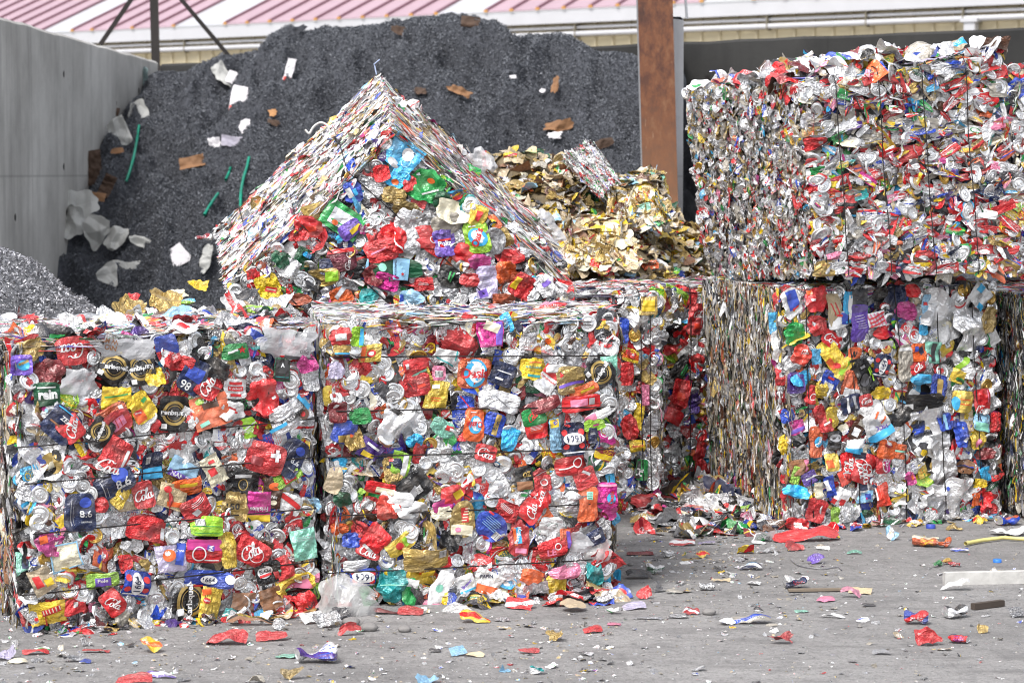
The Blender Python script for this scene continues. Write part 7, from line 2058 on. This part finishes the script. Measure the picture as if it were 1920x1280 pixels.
# loose ends of wire on the tilted bale
pts = [at(x, y, 10.9) for x, y in ((706, 140), (703, 125), (701, 121), (712, 112))]
tag(Plain().tube(pts, 0.003, 5).build('wire_end', simple('blue_grey_wire', (0.35, 0.42, 0.6), 0.4), None, pts[0]), 'short blue grey wire end sticking up from the peak of the tilted bale', 'wire')
pts = [at(x, y, 10.55) for x, y in ((618, 245), (612, 234), (600, 230), (588, 238), (580, 250), (572, 243))]
tag(Plain().tube(spline(pts, 5), 0.005, 5).build('wire_end', simple('pale_strap', (0.6, 0.6, 0.58), 0.5), None, pts[0]), 'pale curled wire end on the left slope of the tilted bale', 'wire')

# ------------------------------------------------------------------ things lying on the shavings heap
MAT_SHEET = simple('dirty_white_plastic_sheet', (0.36, 0.36, 0.345), 0.55, 0, 0.2, 6.0, 0.4, 12)
MAT_CARD = simple('brown_cardboard', (0.2, 0.1, 0.045), 0.8, 0, 0.25, 6.0)
MAT_CARDD = simple('dark_wet_cardboard', (0.06, 0.033, 0.02), 0.8, 0, 0.25, 6.0)
MAT_PAPER = simple('white_paper', (0.56, 0.54, 0.56), 0.8, 0, 0.08, 6.0)
MAT_REDP = simple('red_print', (0.6, 0.05, 0.03), 0.6)
MAT_TEAL = simple('green_strapping', (0.0, 0.2, 0.13), 0.5)
MAT_TEALF = simple('teal_grey_film', (0.16, 0.22, 0.22), 0.4, 0, 0.4, 8.0)


def heap_thing(label, name, cat, px, py, wp, hp, ang, mat, outline='torn', amp=0.2, fold=0.0, tilt=0.5, extra=None, lift=0.05):
    c = on_surface(px, py, shav_z, 15.5, 24)
    sc = wp * c[1] / F
    soft = mat in (MAT_SHEET, MAT_TEALF)
    tp = sheet_tpl(rg, hp / wp, 'blob' if soft else outline, amp, 20, 0.03, fold=fold, warp=0.13 if soft else 0.04, H=ridges(rg, amp * 0.7, (0.3, 1.1), 5) if soft else None)
    M = frame(rgt, V3(0.05, -1, tilt), R(ang))
    c = c + V3(0, -lift, lift * 0.6)
    q = Batch()
    q.add((tp.V * sc) @ M.T + c, tp.Q)
    o = q.build(name, None, c, mat, data=False)
    tag(o, label, cat)
    if extra:
        for nm, items, m in extra:
            k = Batch()
            for i, it in enumerate(items):
                V, T, _ = shape_mesh(it + ('white',) if it[0] == 'B' and len(it) == 6 else it)
                z_ = tp.H(V[:, 0], V[:, 1]) + 0.03 + 0.01 * i
                k.add((np.concatenate([V, z_[:, None]], 1) * sc) @ M.T + c, None, T)
            k.build(nm, o, c, m, data=False)
    return o


heap_thing('white paper bag with a red printed band lying on the shavings', 'paper_bag', 'bag', 455, 192, 42, 58, -8, MAT_PAPER, 'rect', 0.06, 0, 0.6, [('printed_band', [('B', 0, -0.55, 0.94, 0.26, 0)], MAT_REDP)])
heap_thing('small white paper label above the white paper bag', 'paper_scrap', 'paper', 438, 152, 24, 26, -20, MAT_PAPER, 'rect', 0.05)
heap_thing('grey green twisted cloth beside the white paper label', 'cloth_strip', 'cloth', 418, 148, 30, 58, 32, MAT_SHEET, 'torn', 0.4)
heap_thing('white sock shaped packet with a red tip near the top of the heap', 'paper_scrap', 'paper', 544, 138, 16, 46, -12, MAT_PAPER, 'rect', 0.15, 0, 0.4, [('printed_band', [('B', 0, -1.2, 0.9, 0.5, 0)], MAT_REDP)])
heap_thing('narrow white paper wedge below the white paper bag', 'paper_scrap', 'paper', 459, 242, 18, 28, -28, MAT_PAPER, 'torn', 0.1)
heap_thing('lilac grey crumpled papers in a row on the shavings, left piece', 'paper_scrap', 'paper', 402, 275, 24, 22, 10, MAT_PAPER, 'torn', 0.3)
heap_thing('lilac grey crumpled papers in a row on the shavings, right piece', 'paper_scrap', 'paper', 440, 272, 46, 22, 0, simple('lilac_paper', (0.34, 0.32, 0.38), 0.8), 'rect', 0.2)
heap_thing('brown cardboard tray half full of shavings', 'cardboard_piece', 'cardboard', 363, 314, 48, 34, 12, MAT_CARD, 'rect', 0.15, 1.0, 0.3)
heap_thing('tall dark brown cardboard leaning on the left wall', 'cardboard_piece', 'cardboard', 180, 332, 34, 66, 8, MAT_CARDD, 'rect', 0.2, 0.6, 0.1, None, 0.12)
heap_thing('dark brown folded cardboard right of the leaning piece', 'cardboard_piece', 'cardboard', 205, 362, 22, 44, -28, MAT_CARDD, 'rect', 0.2, 0.4, 0.2, None, 0.1)
heap_thing('brown cardboard flap at the foot of the leaning piece', 'cardboard_piece', 'cardboard', 182, 382, 40, 16, -10, MAT_CARD, 'rect', 0.1, 0, 0.5, None, 0.1)
heap_thing('long dark brown cardboard against the left wall higher up', 'cardboard_piece', 'cardboard', 208, 245, 26, 78, -18, MAT_CARDD, 'torn', 0.3, 0.5, 0.2, None, 0.12)
heap_thing('small orange brown cardboard below the upper white sheets', 'cardboard_piece', 'cardboard', 222, 290, 26, 12, 0, MAT_CARD, 'torn', 0.1)
heap_thing('crumpled grey white plastic sheet upper one by the left wall', 'plastic_sheet', 'plastic', 264, 216, 42, 42, 10, MAT_SHEET, 'torn', 0.55, 0.7)
heap_thing('crumpled grey white plastic sheet below the upper one', 'plastic_sheet', 'plastic', 225, 255, 46, 54, 30, MAT_SHEET, 'torn', 0.55, 0.8)
heap_thing('teal grey plastic bag at the top of the heap by the wall corner', 'plastic_sheet', 'plastic', 262, 156, 52, 44, 20, MAT_TEALF, 'torn', 0.55, 0.6)
heap_thing('big dirty white plastic sheet draped over the left end of the heap', 'plastic_sheet', 'plastic', 152, 405, 96, 48, 12, MAT_SHEET, 'torn', 0.3, 0.5, 0.5, None, 0.15)
heap_thing('dirty white plastic sheet hanging below the big draped one', 'plastic_sheet', 'plastic', 142, 440, 60, 62, -20, MAT_SHEET, 'torn', 0.5, 0.7, 0.3, None, 0.15)
heap_thing('dirty white folded plastic in the middle of the white sheets', 'plastic_sheet', 'plastic', 188, 452, 52, 54, -50, MAT_SHEET, 'torn', 0.5, 0.8, 0.3, None, 0.12)
heap_thing('dirty white plastic fold right of the middle one', 'plastic_sheet', 'plastic', 226, 465, 46, 50, 40, MAT_SHEET, 'torn', 0.5, 0.8, 0.3, None, 0.12)
heap_thing('small white plastic sheet at the right end of the white sheets', 'plastic_sheet', 'plastic', 266, 462, 46, 30, -25, MAT_SHEET, 'torn', 0.3, 0.6, 0.4)
heap_thing('grey cloth strip trailing below the white sheets', 'cloth_strip', 'cloth', 240, 502, 68, 20, 15, MAT_SHEET, 'torn', 0.4, 0.3)
heap_thing('hanging grey cloth flap below the trailing strip', 'cloth_strip', 'cloth', 208, 522, 36, 44, -20, MAT_SHEET, 'torn', 0.3, 0.4)
heap_thing('square white card lying low on the shavings', 'paper_scrap', 'paper', 333, 487, 46, 42, 38, MAT_PAPER, 'rect', 0.05, 0, 0.5)
heap_thing('narrow upright grey film at the edge of the tilted bale', 'plastic_sheet', 'plastic', 388, 490, 20, 56, -12, MAT_SHEET, 'torn', 0.3)
heap_thing('dark cardboard block standing on the crest of the heap', 'cardboard_piece', 'cardboard', 882, 45, 34, 22, -8, MAT_CARDD, 'rect', 0.2, 0.5, 0.2, None, 0.02)
heap_thing('dark brown cardboard below the crest of the heap', 'cardboard_piece', 'cardboard', 752, 66, 36, 18, -25, MAT_CARDD, 'torn', 0.2)
heap_thing('torn brown cardboard strip right of the bale peak', 'cardboard_piece', 'cardboard', 862, 178, 46, 16, -25, MAT_CARD, 'torn', 0.3, 0.4)
heap_thing('small brown cardboard beside the bale peak', 'cardboard_piece', 'cardboard', 788, 178, 22, 16, 0, MAT_CARDD, 'torn', 0.2)
heap_thing('upright rust coloured cardboard sliver on the right of the heap', 'cardboard_piece', 'cardboard', 1041, 167, 13, 34, -8, MAT_CARD, 'torn', 0.2)
heap_thing('curved brown cardboard above the white scrap', 'cardboard_piece', 'cardboard', 1048, 243, 52, 22, 0, MAT_CARD, 'torn', 0.4, 0.6)
heap_thing('white paper scrap under the curved cardboard', 'paper_scrap', 'paper', 1040, 262, 28, 14, 0, MAT_PAPER, 'torn', 0.2)
heap_thing('brown cardboard behind the small pressed block', 'cardboard_piece', 'cardboard', 1128, 278, 44, 18, 15, MAT_CARDD, 'torn', 0.3)
heap_thing('small white chip in the middle of the heap', 'paper_scrap', 'paper', 962, 152, 12, 7, 10, MAT_PAPER, 'rect', 0.05)
heap_thing('small grey white chip left of the cardboard sliver', 'paper_scrap', 'paper', 1017, 178, 10, 10, -30, MAT_PAPER, 'torn', 0.05)
heap_thing('small orange cardboard scrap right of the white paper bag', 'cardboard_piece', 'cardboard', 512, 218, 16, 14, 10, simple('orange_card', (0.4, 0.2, 0.08), 0.8), 'torn', 0.1)
heap_thing('small dark brown scrap below the orange one', 'cardboard_piece', 'cardboard', 514, 236, 24, 12, -15, MAT_CARDD, 'torn', 0.2)
heap_thing('dark cardboard sheet on the upper left of the crest', 'cardboard_piece', 'cardboard', 556, 62, 40, 14, 20, MAT_SHAV, 'torn', 0.2)
for lab, P in (('long green strap hanging down the left of the heap', ((262, 240), (258, 268), (252, 300), (245, 325), (238, 345))), ('green strap right of the cardboard tray', ((468, 300), (464, 318), (458, 338), (453, 365), (452, 395))),
               ('short green strap left of the longer one', ((434, 318), (430, 330), (424, 342))), ('green strap low on the heap by the tilted bale', ((410, 368), (398, 385), (384, 408)))):
    pts = [on_surface(x, y, shav_z, 15.5, 24) + V3(0, -0.04, 0.02) for x, y in P]
    tag(Plain().tube(spline(pts, 5), 0.012, 6).build('plastic_strap', MAT_TEAL, None, pts[0]), lab, 'strap', 'green straps on the shavings')
